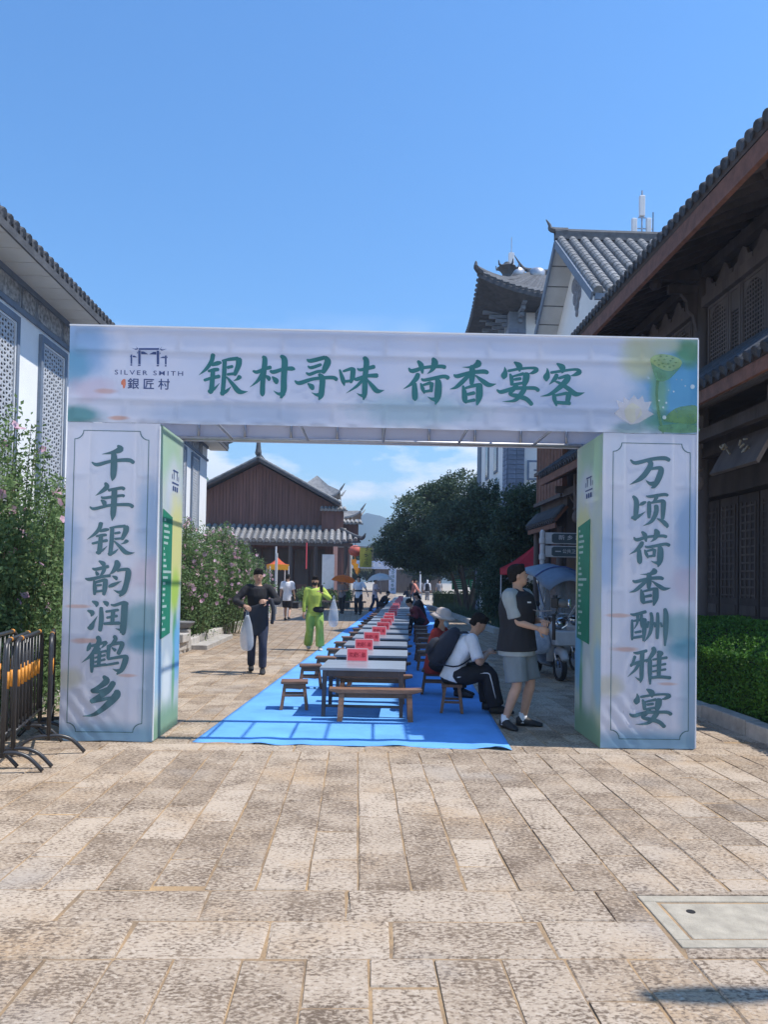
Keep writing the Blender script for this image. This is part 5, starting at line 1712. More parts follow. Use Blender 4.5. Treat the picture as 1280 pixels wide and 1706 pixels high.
# ================================================================== TREES
def make_tree(label, base, crowns, trunks, leaf, nleaf, size, seed, group='broad dark trees on the right of the street'):
    """crowns: list of (dx,dy,z,rx,ry,rz); trunks: list of polylines"""
    rng = np.random.default_rng(seed)
    t = thing('tree', label, 'tree', base, 0, group)
    mb = MB()
    for tr in trunks:
        pts = [Vector(p[:3]) for p in tr]
        mb.tube(smooth_path([tuple(p) for p in pts], 4), list(np.linspace(tr[0][3], tr[-1][3], (len(tr) - 1) * 4 + 1)) if len(tr) > 2 else [tr[0][3], tr[1][3]], 8)
    clumps = []
    for (dx, dy, z, rx, ry, rz) in crowns:
        n = max(14, int(20 * rx * rz * 1.6))
        for _ in range(n):
            v = rng.normal(size=3)
            v /= np.linalg.norm(v)
            r = rng.uniform(0.45, 1.0) ** 0.5
            if v[2] < -0.5: r *= 0.8
            clumps.append((dx + v[0] * rx * r, dy + v[1] * ry * r, z + v[2] * rz * r, rng.uniform(0.38, 0.75)))
    tops = [Vector(tr[-1][:3]) for tr in trunks]
    for c in clumps[::3]:
        p = min(tops, key=lambda q: (q - Vector(c[:3])).length)
        mid = p.lerp(Vector(c[:3]), 0.5) + Vector((0, 0, 0.25))
        mb.tube([p, mid, Vector(c[:3])], [0.05, 0.035, 0.012], 5)
    mb.build('trunk', K['bark'], t, smooth=True)
    per = nleaf // len(clumps)
    cen = []
    for (x, y, z, r) in clumps:
        v = rng.normal(size=(per, 3))
        v /= np.linalg.norm(v, axis=1)[:, None]
        rad = r * rng.uniform(0.15, 1.0, size=(per, 1)) ** 0.55
        cen.append(np.array([x, y, z]) + v * rad * np.array([1.15, 1.15, 0.72]))
    cen = np.concatenate(cen)
    q = leaf_quads(cen, size, 0.5, 0.2, rng)
    quads_object('crown', q, leaf, t)
    return t
make_tree('tallest dark spreading tree overhanging the far end of the table row', (6.2, 42.0, 0), [(-1.9, 0, 4.8, 2.5, 2.4, 2.1), (-0.2, 0.5, 6.0, 2.4, 2.4, 1.75), (-3.5, 0.3, 3.5, 1.7, 1.6, 1.5), (-2.2, -0.3, 2.9, 1.8, 1.6, 1.0), (1.6, 0.4, 4.8, 2.2, 2.2, 1.9), (-0.8, -0.6, 3.6, 2.2, 1.8, 1.2)],
          [[(0, 0, 0, .2), (-0.2, 0.1, 1.6, .16), (-0.8, 0, 3.4, .10)], [(0.1, 0.1, 0.2, .15), (0.5, 0, 2.0, .12), (0.8, 0.3, 4.4, .08)], [(-0.3, 0, 0, .12), (-0.9, 0, 2.0, .1), (-1.9, 0.1, 4.2, .06)]], K['leaf_tree'], 80000, 0.17, 1)
make_tree('rounded dark tree in the kerbed bed in front of the brick cornered tower', (6.1, 32.5, 0), [(-0.2, 0, 4.4, 1.8, 1.6, 1.5), (1.2, 0.2, 4.5, 1.7, 1.5, 1.25), (-1.3, 0, 3.5, 1.4, 1.3, 1.3), (0.8, 0, 3.1, 2.0, 1.6, 1.1)],
          [[(0, 0, 0, .10), (0.1, 0, 1.4, .085), (0.25, 0, 3.4, .05)], [(-0.35, 0.1, 0, .09), (-0.6, 0, 1.7, .07), (-0.9, 0.1, 3.5, .04)], [(0.45, 0, 0, .08), (0.7, 0.1, 1.8, .06), (0.8, 0, 3.6, .04)]], K['leaf_tree'], 56000, 0.145, 2)
make_tree('dark tree closest to the street name post, above the red canopy', (6.7, 26.5, 0), [(-0.3, 0, 3.9, 1.5, 1.4, 1.2), (0.5, 0.2, 4.0, 1.4, 1.3, 1.1), (-1.2, 0, 3.2, 1.0, 0.9, 0.9), (0.2, 0, 2.9, 1.5, 1.2, 0.7)],
          [[(-0.2, 0, 0, .085), (-0.15, 0, 1.5, .07), (-0.1, 0, 3.2, .045)], [(0.2, 0.1, 0, .07), (0.3, 0, 1.5, .055), (0.55, 0.1, 3.3, .04)]], K['leaf_tree'], 38000, 0.13, 3)
make_tree('dark tree with slender forked trunks beside the green notice boards', (5.3, 35.5, 0), [(-0.3, 0, 3.9, 1.7, 1.6, 1.3), (0.6, 0.2, 3.4, 1.5, 1.4, 1.0)],
          [[(0, 0, 0, .09), (-0.2, 0, 1.6, .07), (-0.5, 0, 3.3, .05)], [(0.15, 0.1, 0, .08), (0.5, 0, 1.7, .06), (0.8, 0.1, 3.2, .04)]], K['leaf_tree'], 40000, 0.15, 4)
# trees that close the view at the far end
for i, (x, y, h, r, lab) in enumerate(((-2.5, 108, 7.5, 3.6, 'far tree behind the left leg of the distant banner arch'), (4.5, 112, 8.5, 4.2, 'tall far tree standing behind the distant banner arch'), (10.5, 96, 8.5, 4.0, 'far dark tree right of the distant banner arch'),
                                       (15.5, 84, 8.0, 4.0, 'far tree beyond the green notice boards'), (12.0, 66, 6.5, 3.0, 'mid distance tree behind the white lamp post'), (-9.5, 118, 8.5, 4.2, 'far tree hidden low behind the brown hall'))):
    make_tree(lab, (x, y, 0), [(0, 0, h * 0.55, r, r, h * 0.36), (r * 0.4, 0, h * 0.42, r * 0.8, r * 0.8, h * 0.25), (-r * 0.5, 0, h * 0.40, r * 0.7, r * 0.7, h * 0.28)], [[(0, 0, 0, .25), (0.1, 0, h * 0.3, .2), (0.2, 0, h * 0.6, .1)]], K['leaf_tree2'], 14000, 0.36, 20 + i, 'trees at the far end of the street')

# ================================================================== KERBS, BEDS, GRASS
tag(MB().poly([(-4.6, 2, 0.05), (-3.82, 2, 0.05), (-3.82, 28.5, 0.05), (-4.6, 28.5, 0.05)]).build('planting_bed', K['soil']), kind='structure')
kb = thing('left_kerb', 'low pale stone kerb edging the flower bed along the left wall', 'kerb', (-3.75, 15, 0))
y, rk = 2.0, random.Random(6)
while y < 28.4:
    ln = rk.uniform(0.75, 1.15)
    hgt = 0.17 if y < 14.2 else 0.24
    wb(MB().bx(-3.84 + rk.uniform(-.01, .01), -3.66 + rk.uniform(-.012, .012), y, y + ln - 0.014, -0.05, hgt + rk.uniform(-.012, .012)), 'kerb_stone', K['kerb'], kb, bevel=0.012)
    y += ln
# step by the kerb
wb(MB().bx(-3.655, -3.30, 16.8, 20.2, -0.05, 0.10), 'step_slab', K['kerb'], kb, bevel=0.012)
rk2 = thing('right_kerb', 'low grey kerb under the clipped hedge beside the timber house', 'kerb', (4.3, 10, 0))
y = 5.0
while y < 17:
    ln = rk.uniform(0.8, 1.1)
    wb(MB().bx(4.20, 4.38, y, y + ln - 0.012, -0.05, 0.16 + rk.uniform(-.01, .01)), 'kerb_stone', K['kerb'], rk2, bevel=0.012)
    y += ln
tb = thing('tree_bed_kerb', 'grey stone kerb round the tree bed on the right of the street', 'kerb', (4.4, 30, 0))
y = 23.4
while y < 46:
    wb(MB().bx(4.30, 4.48, y, y + 0.985, -0.05, 0.18), 'kerb_stone', K['kerb'], tb, bevel=0.012)
    y += 1.0
x = 4.49
while x < 9:
    wb(MB().bx(x, x + 0.985, 23.4, 23.58, -0.05, 0.18), 'kerb_stone', K['kerb'], tb, bevel=0.012)
    x += 1.0
tag(MB().poly([(4.48, 23.58, 0.08), (12, 23.58, 0.08), (12, 60, 0.08), (4.48, 60, 0.08)]).build('tree_bed', K['soil']), kind='structure')
# pavement right of the street beyond the timber house
tag(MB().poly([(4.345, 16.0, -0.003), (14, 16.0, -0.003), (14, 23.39, -0.003), (4.345, 23.39, -0.003)]).build('side_pavement', K['stone_far']), kind='structure')
tag(MB().poly([(-16, 28.6, -0.003), (-3.665, 28.6, -0.003), (-3.665, 60, -0.003), (-16, 60, -0.003)]).build('forecourt', K['stone_far']), kind='structure')

def grass(name, label, n, x0, x1, y0, y1, z, h, mat=None):
    rng = np.random.default_rng(len(name) + n)
    c = np.stack([rng.uniform(x0, x1, n), rng.uniform(y0, y1, n), np.full(n, z)], 1)
    d = rng.normal(size=(n, 3)) * 0.35
    d[:, 2] = 1
    d *= (h * rng.uniform(0.5, 1.3, (n, 1)))
    w = rng.normal(size=(n, 3))
    w[:, 2] = 0
    w *= 0.012 / np.linalg.norm(w, axis=1)[:, None]
    q = np.stack([c - w, c + w, c + d * 0.6 + w * 0.8, c + d], 1)
    o = quads_object(name, q, mat or K['leaf_grass'], None, 'stuff')
    return tag(o, label, 'grass')
grass('grass', 'short green grass and weeds between the kerb and the left wall', 9000, -4.55, -3.86, 6, 28.3, 0.05, 0.16)
grass('ground_cover', 'low ground cover coloured dark for shade under the trees on the right', 9000, 4.6, 9, 24, 46, 0.08, 0.30, K['leaf_tree'])  # dark leaf colour imitates the shade below the crowns

# ================================================================== FLOWERING BUSHES
def bush(label, base, w, d, h, nst, nleaf, nflow, seed, leaf=None, lean=0.0, fz=0.45, low=0.75):
    rng = np.random.default_rng(seed)
    t = thing('flowering_bush', label, 'bush', base, 0, 'pink flowering bushes along the left wall')
    mb = MB()
    cen, fl = [], []
    for i in range(nst):
        a = rng.uniform(0, 2 * math.pi)
        rr = rng.uniform(0, 1) ** 0.6
        bx, by = rr * math.cos(a) * w * 0.35, rr * math.sin(a) * d * 0.35
        tx, ty = rr * math.cos(a) * w * 0.62 + rng.normal() * 0.08 + lean, rr * math.sin(a) * d * 0.55 + rng.normal() * 0.08
        hh = h * (1 - 0.42 * rr ** 2) * rng.uniform(0.72, 1.0)
        p = smooth_path([(bx, by, 0), ((bx * 2 + tx) / 3, (by * 2 + ty) / 3, hh * 0.4), ((bx + tx * 2) / 3, (by + ty * 2) / 3, hh * 0.75), (tx, ty, hh)], 3)
        mb.tube(p, list(np.linspace(0.014, 0.003, len(p))), 4)
        P = np.array(p)
        k = nleaf // nst
        tt = rng.uniform(0.10, 1.0, k) ** low
        idx = tt * (len(P) - 1)
        i0 = np.clip(idx.astype(int), 0, len(P) - 2)
        pos = P[i0] + (P[i0 + 1] - P[i0]) * (idx - i0)[:, None]
        spread = (0.05 + 0.20 * (1 - tt))[:, None]
        cen.append(pos + rng.normal(size=(k, 3)) * spread)
        nf = rng.poisson(nflow / nst)
        for _ in range(nf):
            u = rng.uniform(fz, 1.0)
            j = u * (len(P) - 1)
            j0 = min(int(j), len(P) - 2)
            fl.append(P[j0] + (P[j0 + 1] - P[j0]) * (j - j0) + rng.normal(size=3) * (0.10 if u < 0.85 else 0.04))
    mb.build('stems', K['stem'], t)
    o = quads_object('leaves', leaf_quads(np.concatenate(cen), 0.060, 0.55, 0.1, rng), leaf or K['leaf_bush'], t)
    if fl:
        qs = []
        for f in fl:
            n_ = rng.normal(size=3)
            n_[0] += 0.7
            n_[1] -= 0.7
            n_ /= np.linalg.norm(n_)
            u = np.cross(n_, (0, 0, 1.0)); u /= np.linalg.norm(u)
            v = np.cross(n_, u)
            r = rng.uniform(0.036, 0.058)
            for k in range(5):
                a = 2 * math.pi * k / 5
                e = u * math.cos(a) + v * math.sin(a)
                g = -u * math.sin(a) + v * math.cos(a)
                qs.append([f, f + e * r * 0.75 + g * r * 0.55 + n_ * r * 0.3, f + e * r * 1.15 + n_ * r * 0.25, f + e * r * 0.75 - g * r * 0.55 + n_ * r * 0.3])
        fo_ = quads_object('flowers', np.array(qs), K['petal'], t, 'stuff')
    return t
bush('tall airy bush with pink flowers left of the arch, nearest the frame edge', (-4.18, 7.6, 0.05), 1.1, 1.9, 3.1, 76, 26000, 60, 31, fz=0.3, low=1.7)
bush('tallest bush with pink blossoms touching the left leg of the arch', (-4.15, 9.0, 0.05), 1.1, 2.2, 3.8, 84, 30000, 110, 32, fz=0.35, low=1.8)
bush('dense dark bush behind the left leg of the arch', (-4.15, 10.9, 0.05), 1.1, 2.0, 3.0, 60, 14000, 30, 33)
bush('leafy bush against the white wall just beyond the arch', (-4.20, 14.6, 0.05), 0.9, 2.0, 2.5, 44, 8000, 30, 34)
bush('broad pale green bush with many pink flowers behind the stone pots', (-4.15, 18.4, 0.05), 1.6, 2.6, 3.1, 90, 24000, 330, 35)
bush('large rounded bush crowned with pink flowers in front of the brown hall', (-4.05, 21.6, 0.05), 2.2, 2.8, 3.15, 110, 30000, 560, 36)
bush('low bushy end of the flower bed beside the white banner pole', (-3.85, 25.2, 0.05), 2.0, 2.4, 2.5, 80, 20000, 380, 37)

# ================================================================== HEDGE
hd = thing('clipped_hedge', 'dense clipped green hedge, sunlit on top, in front of the timber house', 'hedge', (4.85, 8.6, 0))
rng = np.random.default_rng(77)
HX0, HX1, HY0, HY1, HZ = -0.42, 0.55, -3.6, 3.6, 1.16
wbx = MB().slab([(HX0 + 0.06, HY0 + 0.06, 0), (HX1 - 0.06, HY0 + 0.06, 0), (HX1 - 0.06, HY0 + 0.06, HZ - 0.08), (HX0 + 0.5, HY0 + 0.06, HZ - 0.08), (HX0 + 0.2, HY0 + 0.06, HZ - 0.28), (HX0 + 0.06, HY0 + 0.06, HZ - 0.45)], (0, HY1 - HY0 - 0.12, 0))
wbx.build('twigs', M('hedge twigs', (0.018, 0.035, 0.010), 0.9, 0.4, 20.0, 0.8, 40.0), hd)
pts = []
for (n, f) in ((26000, 'front'), (22000, 'top'), (4500, 'near')):
    u, v, w = rng.uniform(0, 1, n), rng.uniform(0, 1, n), np.abs(rng.normal(size=n)) * 0.035
    wob = 0.035 * np.sin(u * 19) * np.sin(v * 7 + 1)
    if f == 'front': pts.append(np.stack([HX0 + w + wob - 0.02, HY0 + (HY1 - HY0) * u, 0.06 + (HZ - 0.38) * v], 1))
    elif f == 'top': pts.append(np.stack([HX0 + (HX1 - HX0) * v, HY0 + (HY1 - HY0) * u, HZ - w + wob - 0.36 * np.clip(1 - v * 1.9, 0, 1) ** 1.6], 1))
    else: pts.append(np.stack([HX0 + (HX1 - HX0) * u, HY0 + w + wob, 0.06 + (HZ - 0.06) * v], 1))
quads_object('leaves', leaf_quads(np.concatenate(pts), 0.042, 0.6, 0.0, rng), K['leaf_hedge'], hd)
# low hedge with green boards, dark leaf colour standing in for tree shade
h2 = thing('low_hedge', 'low hedge coloured dark for shade under the trees behind the green notice boards', 'hedge', (8.5, 45.5, 0))
MB().bx(-3.85, 4.9, -0.35, 0.35, 0, 0.88).build('twigs', K['leaf_tree'], h2)
u = rng.uniform(0, 1, (9000, 3))
quads_object('leaves', leaf_quads(np.stack([-3.9 + 8.9 * u[:, 0], -0.45 + 0.9 * u[:, 1], 0.05 + 1.0 * u[:, 2]], 1), 0.10, 0.6, 0, rng), K['leaf_tree'], h2)

for (x, y, w, h, lab) in ((5.35, 27.6, 0.75, 2.5, 'tall dark shrub added right behind the kerb of the tree bed'), (5.6, 30.2, 0.9, 2.7, 'second tall dark shrub added in front of the tower wall'), (6.4, 25.6, 1.5, 1.5, 'dark shrub added at the near end of the tree bed'), (7.6, 30.0, 2.2, 1.7, 'broad dark shrub added among the tree trunks'), (8.6, 36.0, 2.6, 1.9, 'tall dark shrub added at the back of the tree bed')):
    t = thing('shrub', lab, 'shrub', (x, y, 0.08), 0, 'dark shrubs added to darken the gap under the trees')  # put in to darken the bright gap between the trunks
    v = rng.normal(size=(5200, 3))
    v /= np.linalg.norm(v, axis=1)[:, None]
    v *= rng.uniform(0.2, 1.0, (5200, 1)) ** 0.5
    v = v * np.array([w, 0.9, h * 0.55]) + np.array([0, 0, h * 0.5])
    quads_object('leaves', leaf_quads(v, 0.12, 0.5, 0.1, rng), K['leaf_tree'], t)
    mb = MB()
    for k in range(7):
        mb.tube([(w * 0.1 * (k - 3), 0, 0), (w * 0.25 * (k - 3), 0.1, h * 0.8)], [0.02, 0.006], 5)
    mb.build('stems', K['bark'], t)
# ================================================================== CARPET
cv = [ground(320, 1237), ground(853, 1250)]
row_d = Vector((0.0718, 1.0, 0)).normalized()
row_s = Vector((row_d.y, -row_d.x, 0))
def rowp(s, t, z=0.0):
    """point on the table row: s metres to the right of its middle line, t metres along it (t about the distance)"""
    return Vector((0.12, 9.2, z)) + row_d * (t - 9.2) + row_s * s
mb = MB()
Lf, Rt = cv[0] + Vector((0, 0, 0.006)), cv[1] + Vector((0, 0, 0.006))
nu, nv = 60, 70
LEN = 52.0
vs = []
rc = random.Random(9)
w_ = [rc.uniform(0, 6.28) for _ in range(8)]
for j in range(nv + 1):
    t = (j / nv) ** 1.6
    for i in range(nu + 1):
        u = i / nu
        p = Lf.lerp(Rt, u) + row_d * (LEN * t)
        dist = LEN * t
        z = 0.0
        z += 0.006 * max(0, math.sin(u * 23 + w_[0] + dist * 0.9)) * max(0, math.sin(dist * 1.7 + w_[1] + u * 5))
        if dist < 0.6:
            z += 0.016 * max(0, math.sin(u * 31 + w_[2]) * math.sin(u * 13 + w_[3])) * (1 - dist / 0.6)
            if j == 0: p -= row_d * (0.035 * math.sin(u * 17 + w_[4]) * math.sin(u * 7 + w_[5]) + 0.012 * math.sin(u * 53))
        if j == 0 and u > 0.93: z += 0.03 * math.sin((u - 0.93) / 0.07 * math.pi)
        vs.append(p + Vector((0, 0, z)))
mb.add(vs, [(j * (nu + 1) + i, j * (nu + 1) + i + 1, (j + 1) * (nu + 1) + i + 1, (j + 1) * (nu + 1) + i) for j in range(nv) for i in range(nu)])
cp = mb.build('carpet', K['carpet'], None, smooth=True)
sm_ = cp.modifiers.new('thickness', 'SOLIDIFY')
sm_.thickness = 0.004
sm_.offset = -1
tag(cp, 'long bright blue felt carpet laid under the row of tables', 'carpet')
CZ = 0.010

# ================================================================== TABLES, BENCHES, STOOLS
ROWA = -math.atan2(row_d.x, row_d.y)
TABH = 0.57
def make_table():
    t = thing('table', 'x', 'table', (0, 0, 0), 0, 'tables in the long row on the blue carpet')
    top = MB()
    for q in range(5):
        y0 = -0.44 + q * 0.176
        top.bx(-0.50, 0.50, y0, y0 + 0.172, TABH - 0.032, TABH)
    top.build('table_top', K['table_top'], t, bevel=0.004)
    for sx in (-1, 1):
        for sy in (-1, 1):
            MB().hexa([(sx * 0.455 - 0.022, sy * 0.385 - 0.022, 0), (sx * 0.455 + 0.022, sy * 0.385 - 0.022, 0), (sx * 0.455 + 0.022, sy * 0.385 + 0.022, 0), (sx * 0.455 - 0.022, sy * 0.385 + 0.022, 0),
                       (sx * 0.445 - 0.026, sy * 0.375 - 0.026, TABH - 0.033), (sx * 0.445 + 0.026, sy * 0.375 - 0.026, TABH - 0.033), (sx * 0.445 + 0.026, sy * 0.375 + 0.026, TABH - 0.033), (sx * 0.445 - 0.026, sy * 0.375 + 0.026, TABH - 0.033)]).build('leg', K['table_leg'], t)
    for sy in (-1, 1):
        MB().bx(-0.418, 0.418, sy * 0.375 - 0.012, sy * 0.375 + 0.012, TABH - 0.105, TABH - 0.0335).build('apron', K['table_leg'], t)
        MB().bar((-0.45, sy * 0.38, 0.12), (0.45, sy * 0.38, 0.12), 0.022, 0.03).build('stretcher', K['table_leg'], t)
    for sx in (-1, 1):
        MB().bx(sx * 0.445 - 0.012, sx * 0.445 + 0.012, -0.348, 0.348, TABH - 0.105, TABH - 0.0335).build('apron', K['table_leg'], t)
    return t
def make_stool():
    t = thing('stool', 'x', 'stool', (0, 0, 0), 0, 'small square wooden stools along the tables')
    h = 0.345
    MB().bx(-0.165, 0.165, -0.125, 0.125, h - 0.035, h).build('seat', K['stool_wood'], t, bevel=0.008)
    fx, fy = 0.155, 0.125
    for sx in (-1, 1):
        for sy in (-1, 1):
            a, b = Vector((sx * fx, sy * fy, 0)), Vector((sx * 0.115, sy * 0.085, h - 0.036))
            w = 0.019
            vs = [a + Vector((dx * w, dy * w, 0)) for dx, dy in ((-1, -1), (1, -1), (1, 1), (-1, 1))] + [b + Vector((dx * w, dy * w, 0)) for dx, dy in ((-1, -1), (1, -1), (1, 1), (-1, 1))]
            MB().hexa(vs).build('leg', K['stool_wood'], t)
        MB().bar((sx * 0.138, -0.10, 0.13), (sx * 0.138, 0.10, 0.13), 0.018, 0.028).build('stretcher', K['stool_wood'], t)
    for sy in (-1, 1):
        MB().bar((-0.125, sy * 0.104, 0.17), (0.125, sy * 0.104, 0.17), 0.018, 0.028).build('stretcher', K['stool_wood'], t)
        MB().bar((-0.12, sy * 0.092, h - 0.065), (0.12, sy * 0.092, h - 0.065), 0.018, 0.055).build('apron', K['stool_wood'], t)
    return t
def make_bench():
    t = thing('bench', 'x', 'bench', (0, 0, 0), 0, 'low wooden benches drawn up to the tables')
    h, L = 0.36, 0.53
    seat = MB()
    seat.slab([(-L, -0.075, h - 0.028), (-L + 0.10, -0.075, h - 0.052), (L - 0.10, -0.075, h - 0.052), (L, -0.075, h - 0.028), (L, -0.075, h + 0.006), (L - 0.15, -0.075, h), (-L + 0.15, -0.075, h), (-L, -0.075, h + 0.006)], (0, 0.15, 0))
    seat.build('seat', K['stool_wood'], t, bevel=0.008)
    MB().slab([(-L + 0.10, -0.012, h - 0.053), (-L + 0.14, -0.012, h - 0.11), (L - 0.14, -0.012, h - 0.11), (L - 0.10, -0.012, h - 0.053)], (0, 0.024, 0)).build('apron', K['stool_wood'], t)
    for sx in (-1, 1):
        for sy in (-1, 1):
            a, b = Vector((sx * 0.40, sy * 0.105, 0)), Vector((sx * 0.385, sy * 0.045, h - 0.053))
            w, w2 = 0.030, 0.017
            vs = [a + Vector((dx * w, dy * w2, 0)) for dx, dy in ((-1, -1), (1, -1), (1, 1), (-1, 1))] + [b + Vector((dx * w, dy * w2, 0)) for dx, dy in ((-1, -1), (1, -1), (1, 1), (-1, 1))]
            MB().hexa(vs).build('leg', K['stool_wood'], t)
        MB().bar((sx * 0.392, -0.085, 0.12), (sx * 0.392, 0.085, 0.12), 0.03, 0.03).build('stretcher', K['stool_wood'], t)
    return t
ORD = ['first', 'second', 'third', 'fourth', 'fifth', 'sixth', 'seventh', 'eighth', 'ninth', 'tenth', '11th', '12th', '13th', '14th', '15th', '16th', '17th', '18th', '19th', '20th', '21st', '22nd', '23rd', '24th', '25th', '26th', '27th', '28th', '29th', '30th']
tab0, st0, be0 = make_table(), make_stool(), make_bench()
rt = random.Random(21)
NT = 26
TT = [9.17 + 1.535 * i for i in range(NT)]
for i, t in enumerate(TT):
    p = rowp(rt.uniform(-0.015, 0.015), t, CZ)
    lab = 'nearest grey topped table in the row, two benches at it' if i == 0 else '%s grey topped table counted from the near end of the row' % ORD[i]
    if i == NT - 1: lab = 'farthest grey topped table at the end of the row'
    a = ROWA + rt.uniform(-0.01, 0.01)
    if i == 0:
        tab0.location, tab0.rotation_euler, tab0['label'] = p, (0, 0, a), lab
    else:
        copy_tree(tab0, p, a, lab)
# benches: one in front of the first table, one behind each
for i in range(NT):
    if i == 0:
        p = ground(625, 1201); p.z = CZ
        be0.location, be0.rotation_euler, be0['label'] = p, (0, 0, -0.02), 'nearest wooden bench standing in front of the first table'
    if i < NT - 1:
        p = rowp(0.03 + rt.uniform(-0.02, 0.02), TT[i] + 0.70, CZ)
        copy_tree(be0, p, ROWA + rt.uniform(-0.03, 0.03), 'wooden bench pushed in behind the %s table of the row' % ORD[i])
sl = [ground(490, 1181), ground(517, 1147)]
for i in range(NT - 2):
    p = sl[i].copy() if i < 2 else rowp(-0.80 + rt.uniform(-0.03, 0.03), 12.2 + 1.47 * (i - 2), 0)
    p.z = CZ
    lab = '%s wooden stool on the left side of the tables, counted from the near end' % ORD[i] if i else 'nearest wooden stool on the left side of the tables'
    if i == 0: st0.location, st0.rotation_euler, st0['label'] = p, (0, 0, 0.06), lab
    else: copy_tree(st0, p, rt.uniform(-0.15, 0.15), lab)
rs_ = {0: 'wooden stool under the seated person with the dark backpack', 1: 'wooden stool under the person in the red coat'}
for i, p in enumerate([ground(753, 1186), ground(722, 1156)] + [rowp(0.84 + rt.uniform(-0.04, 0.04), 13.6 + 1.5 * k) for k in range(9)]):
    p.z = CZ
    copy_tree(st0, p, rt.uniform(-0.2, 0.2) + (1.57 if i == 0 else 0), rs_.get(i, '%s empty wooden stool on the right side of the tables, counted from the red coat' % ORD[i - 2]))

# red table cards
def make_card():
    t = thing('table_card', 'x', 'table card', (0, 0, 0), 0, 'red reservation cards on the tables')
    MB().hexa([(-0.135, -0.028, 0), (0.135, -0.028, 0), (0.135, -0.024, 0), (-0.135, -0.024, 0), (-0.135, -0.002, 0.165), (0.135, -0.002, 0.165), (0.135, 0.002, 0.165), (-0.135, 0.002, 0.165)]).build('stand', K['card_edge'], t)
    MB().hexa([(-0.135, 0.024, 0), (0.135, 0.024, 0), (0.135, 0.028, 0), (-0.135, 0.028, 0), (-0.135, 0.0025, 0.163), (0.135, 0.0025, 0.163), (0.135, 0.0045, 0.163), (-0.135, 0.0045, 0.163)]).build('stand', K['card_edge'], t)
    MB().hexa([(-0.122, -0.0280, 0.012), (0.122, -0.0280, 0.012), (0.122, -0.0270, 0.012), (-0.122, -0.0270, 0.012), (-0.122, -0.0058, 0.153), (0.122, -0.0058, 0.153), (0.122, -0.0048, 0.153), (-0.122, -0.0048, 0.153)]).build('card', K['card_red'], t)
    o = text_part('lettering', '欢迎体验', -0.105, 0.105, 0.055, 0.118, 0.0, K['card_ink'], t, 0.02, 1.0)
    if o:
        for v in o.data.vertices: v.co.y = -0.0290 + (v.co.z - 0.012) / 0.141 * 0.0222 - 0.0012
    return t
card0 = make_card()
for i in range(NT - 3):
    s = -0.02 + 0.012 * math.sin(i * 1.7) - 0.10 * (i < 2) - 0.06 * (i == 2)
    p = rowp(s + rt.uniform(-0.03, 0.03), TT[i] + 0.28, CZ + TABH + 0.001)
    lab = '%s red card in a clear stand along the table row' % ORD[i] if i else 'nearest red card in a clear stand, largest in the row'
    if i == 0: card0.location, card0.rotation_euler, card0['label'] = p, (0, 0, ROWA), lab
    else: copy_tree(card0, p, ROWA + rt.uniform(-0.08, 0.08), lab)

# ================================================================== CROWD BARRIERS
def make_barrier(L, nb):
    t = thing('crowd_barrier', 'x', 'barrier', (0, 0, 0), 0, 'black crowd barriers beside the arch')
    H, r = 1.06, 0.019
    c = 0.12
    fr = [(0, 0, 0.13), (0, 0, H - c), (0, 0.035, H - 0.035), (0, c, H), (0, L - c, H), (0, L - 0.035, H - 0.035), (0, L, H - c), (0, L, 0.13)]
    MB().tube(fr, r, 8).build('frame', K['steel_black'], t, smooth=True)
    MB().tube([(0, 0.015, 0.30), (0, L - 0.015, 0.30)], 0.014, 8).build('rail', K['steel_black'], t, smooth=True)
    for i in range(nb):
        y = L * (i + 1) / (nb + 1)
        o = MB().tube([(0, y, 0.305), (0, y, H - 0.005)], 0.010, 6).build('bar', K['steel_black'], t, smooth=True)
        MB().tube([(0, y, 0.66), (0, y, 0.80)], 0.0125, 6).build('orange_sleeve', K['orange'], o, smooth=True)
    for y in (0.18, L - 0.18):
        MB().tube([(0, y, H), (0, y + 0.045, H)], r + 0.0015, 8).build('orange_sleeve', K['orange'], t, smooth=True)
    for y in (0.0, L):
        MB().tube(smooth_path([(-0.30, y, 0.012), (-0.20, y, 0.12), (-0.10, y, 0.165), (0, y, 0.17), (0.10, y, 0.165), (0.20, y, 0.12), (0.30, y, 0.012)], 3), 0.017, 8).build('foot', K['steel_black'], t, smooth=True)
    return t
bars = [(ground(20, 1282), ground(60, 1238), 'nearest black crowd barrier with orange sleeves at the left edge of the photo'), (ground(2, 1290), ground(48, 1236), 'black crowd barrier leaning close behind the nearest one'),
        (ground(80, 1252), None, 'single black crowd barrier beside the left leg of the arch'), (ground(-38, 1282), ground(25, 1230), 'leftmost black crowd barrier, mostly out of the frame')]
b0 = None
for i, (a, b, lab) in enumerate(bars):
    L_ = 1.15
    if i == 2:
        a = Vector((-2.72, 6.80, 0)); ang = math.atan2(-(-3.02 + 2.72), 7.62 - 6.80)
        t = make_barrier(0.88, 5)
        t.location, t.rotation_euler, t['label'] = a, (0, 0, ang), lab
        continue
    d = b - a
    ang = -math.atan2(d.x, d.y)
    if b0 is None:
        b0 = make_barrier(L_, 7)
        b0.location, b0.rotation_euler, b0['label'] = a, (0, 0, ang), lab
    else:
        copy_tree(b0, a, ang, lab)

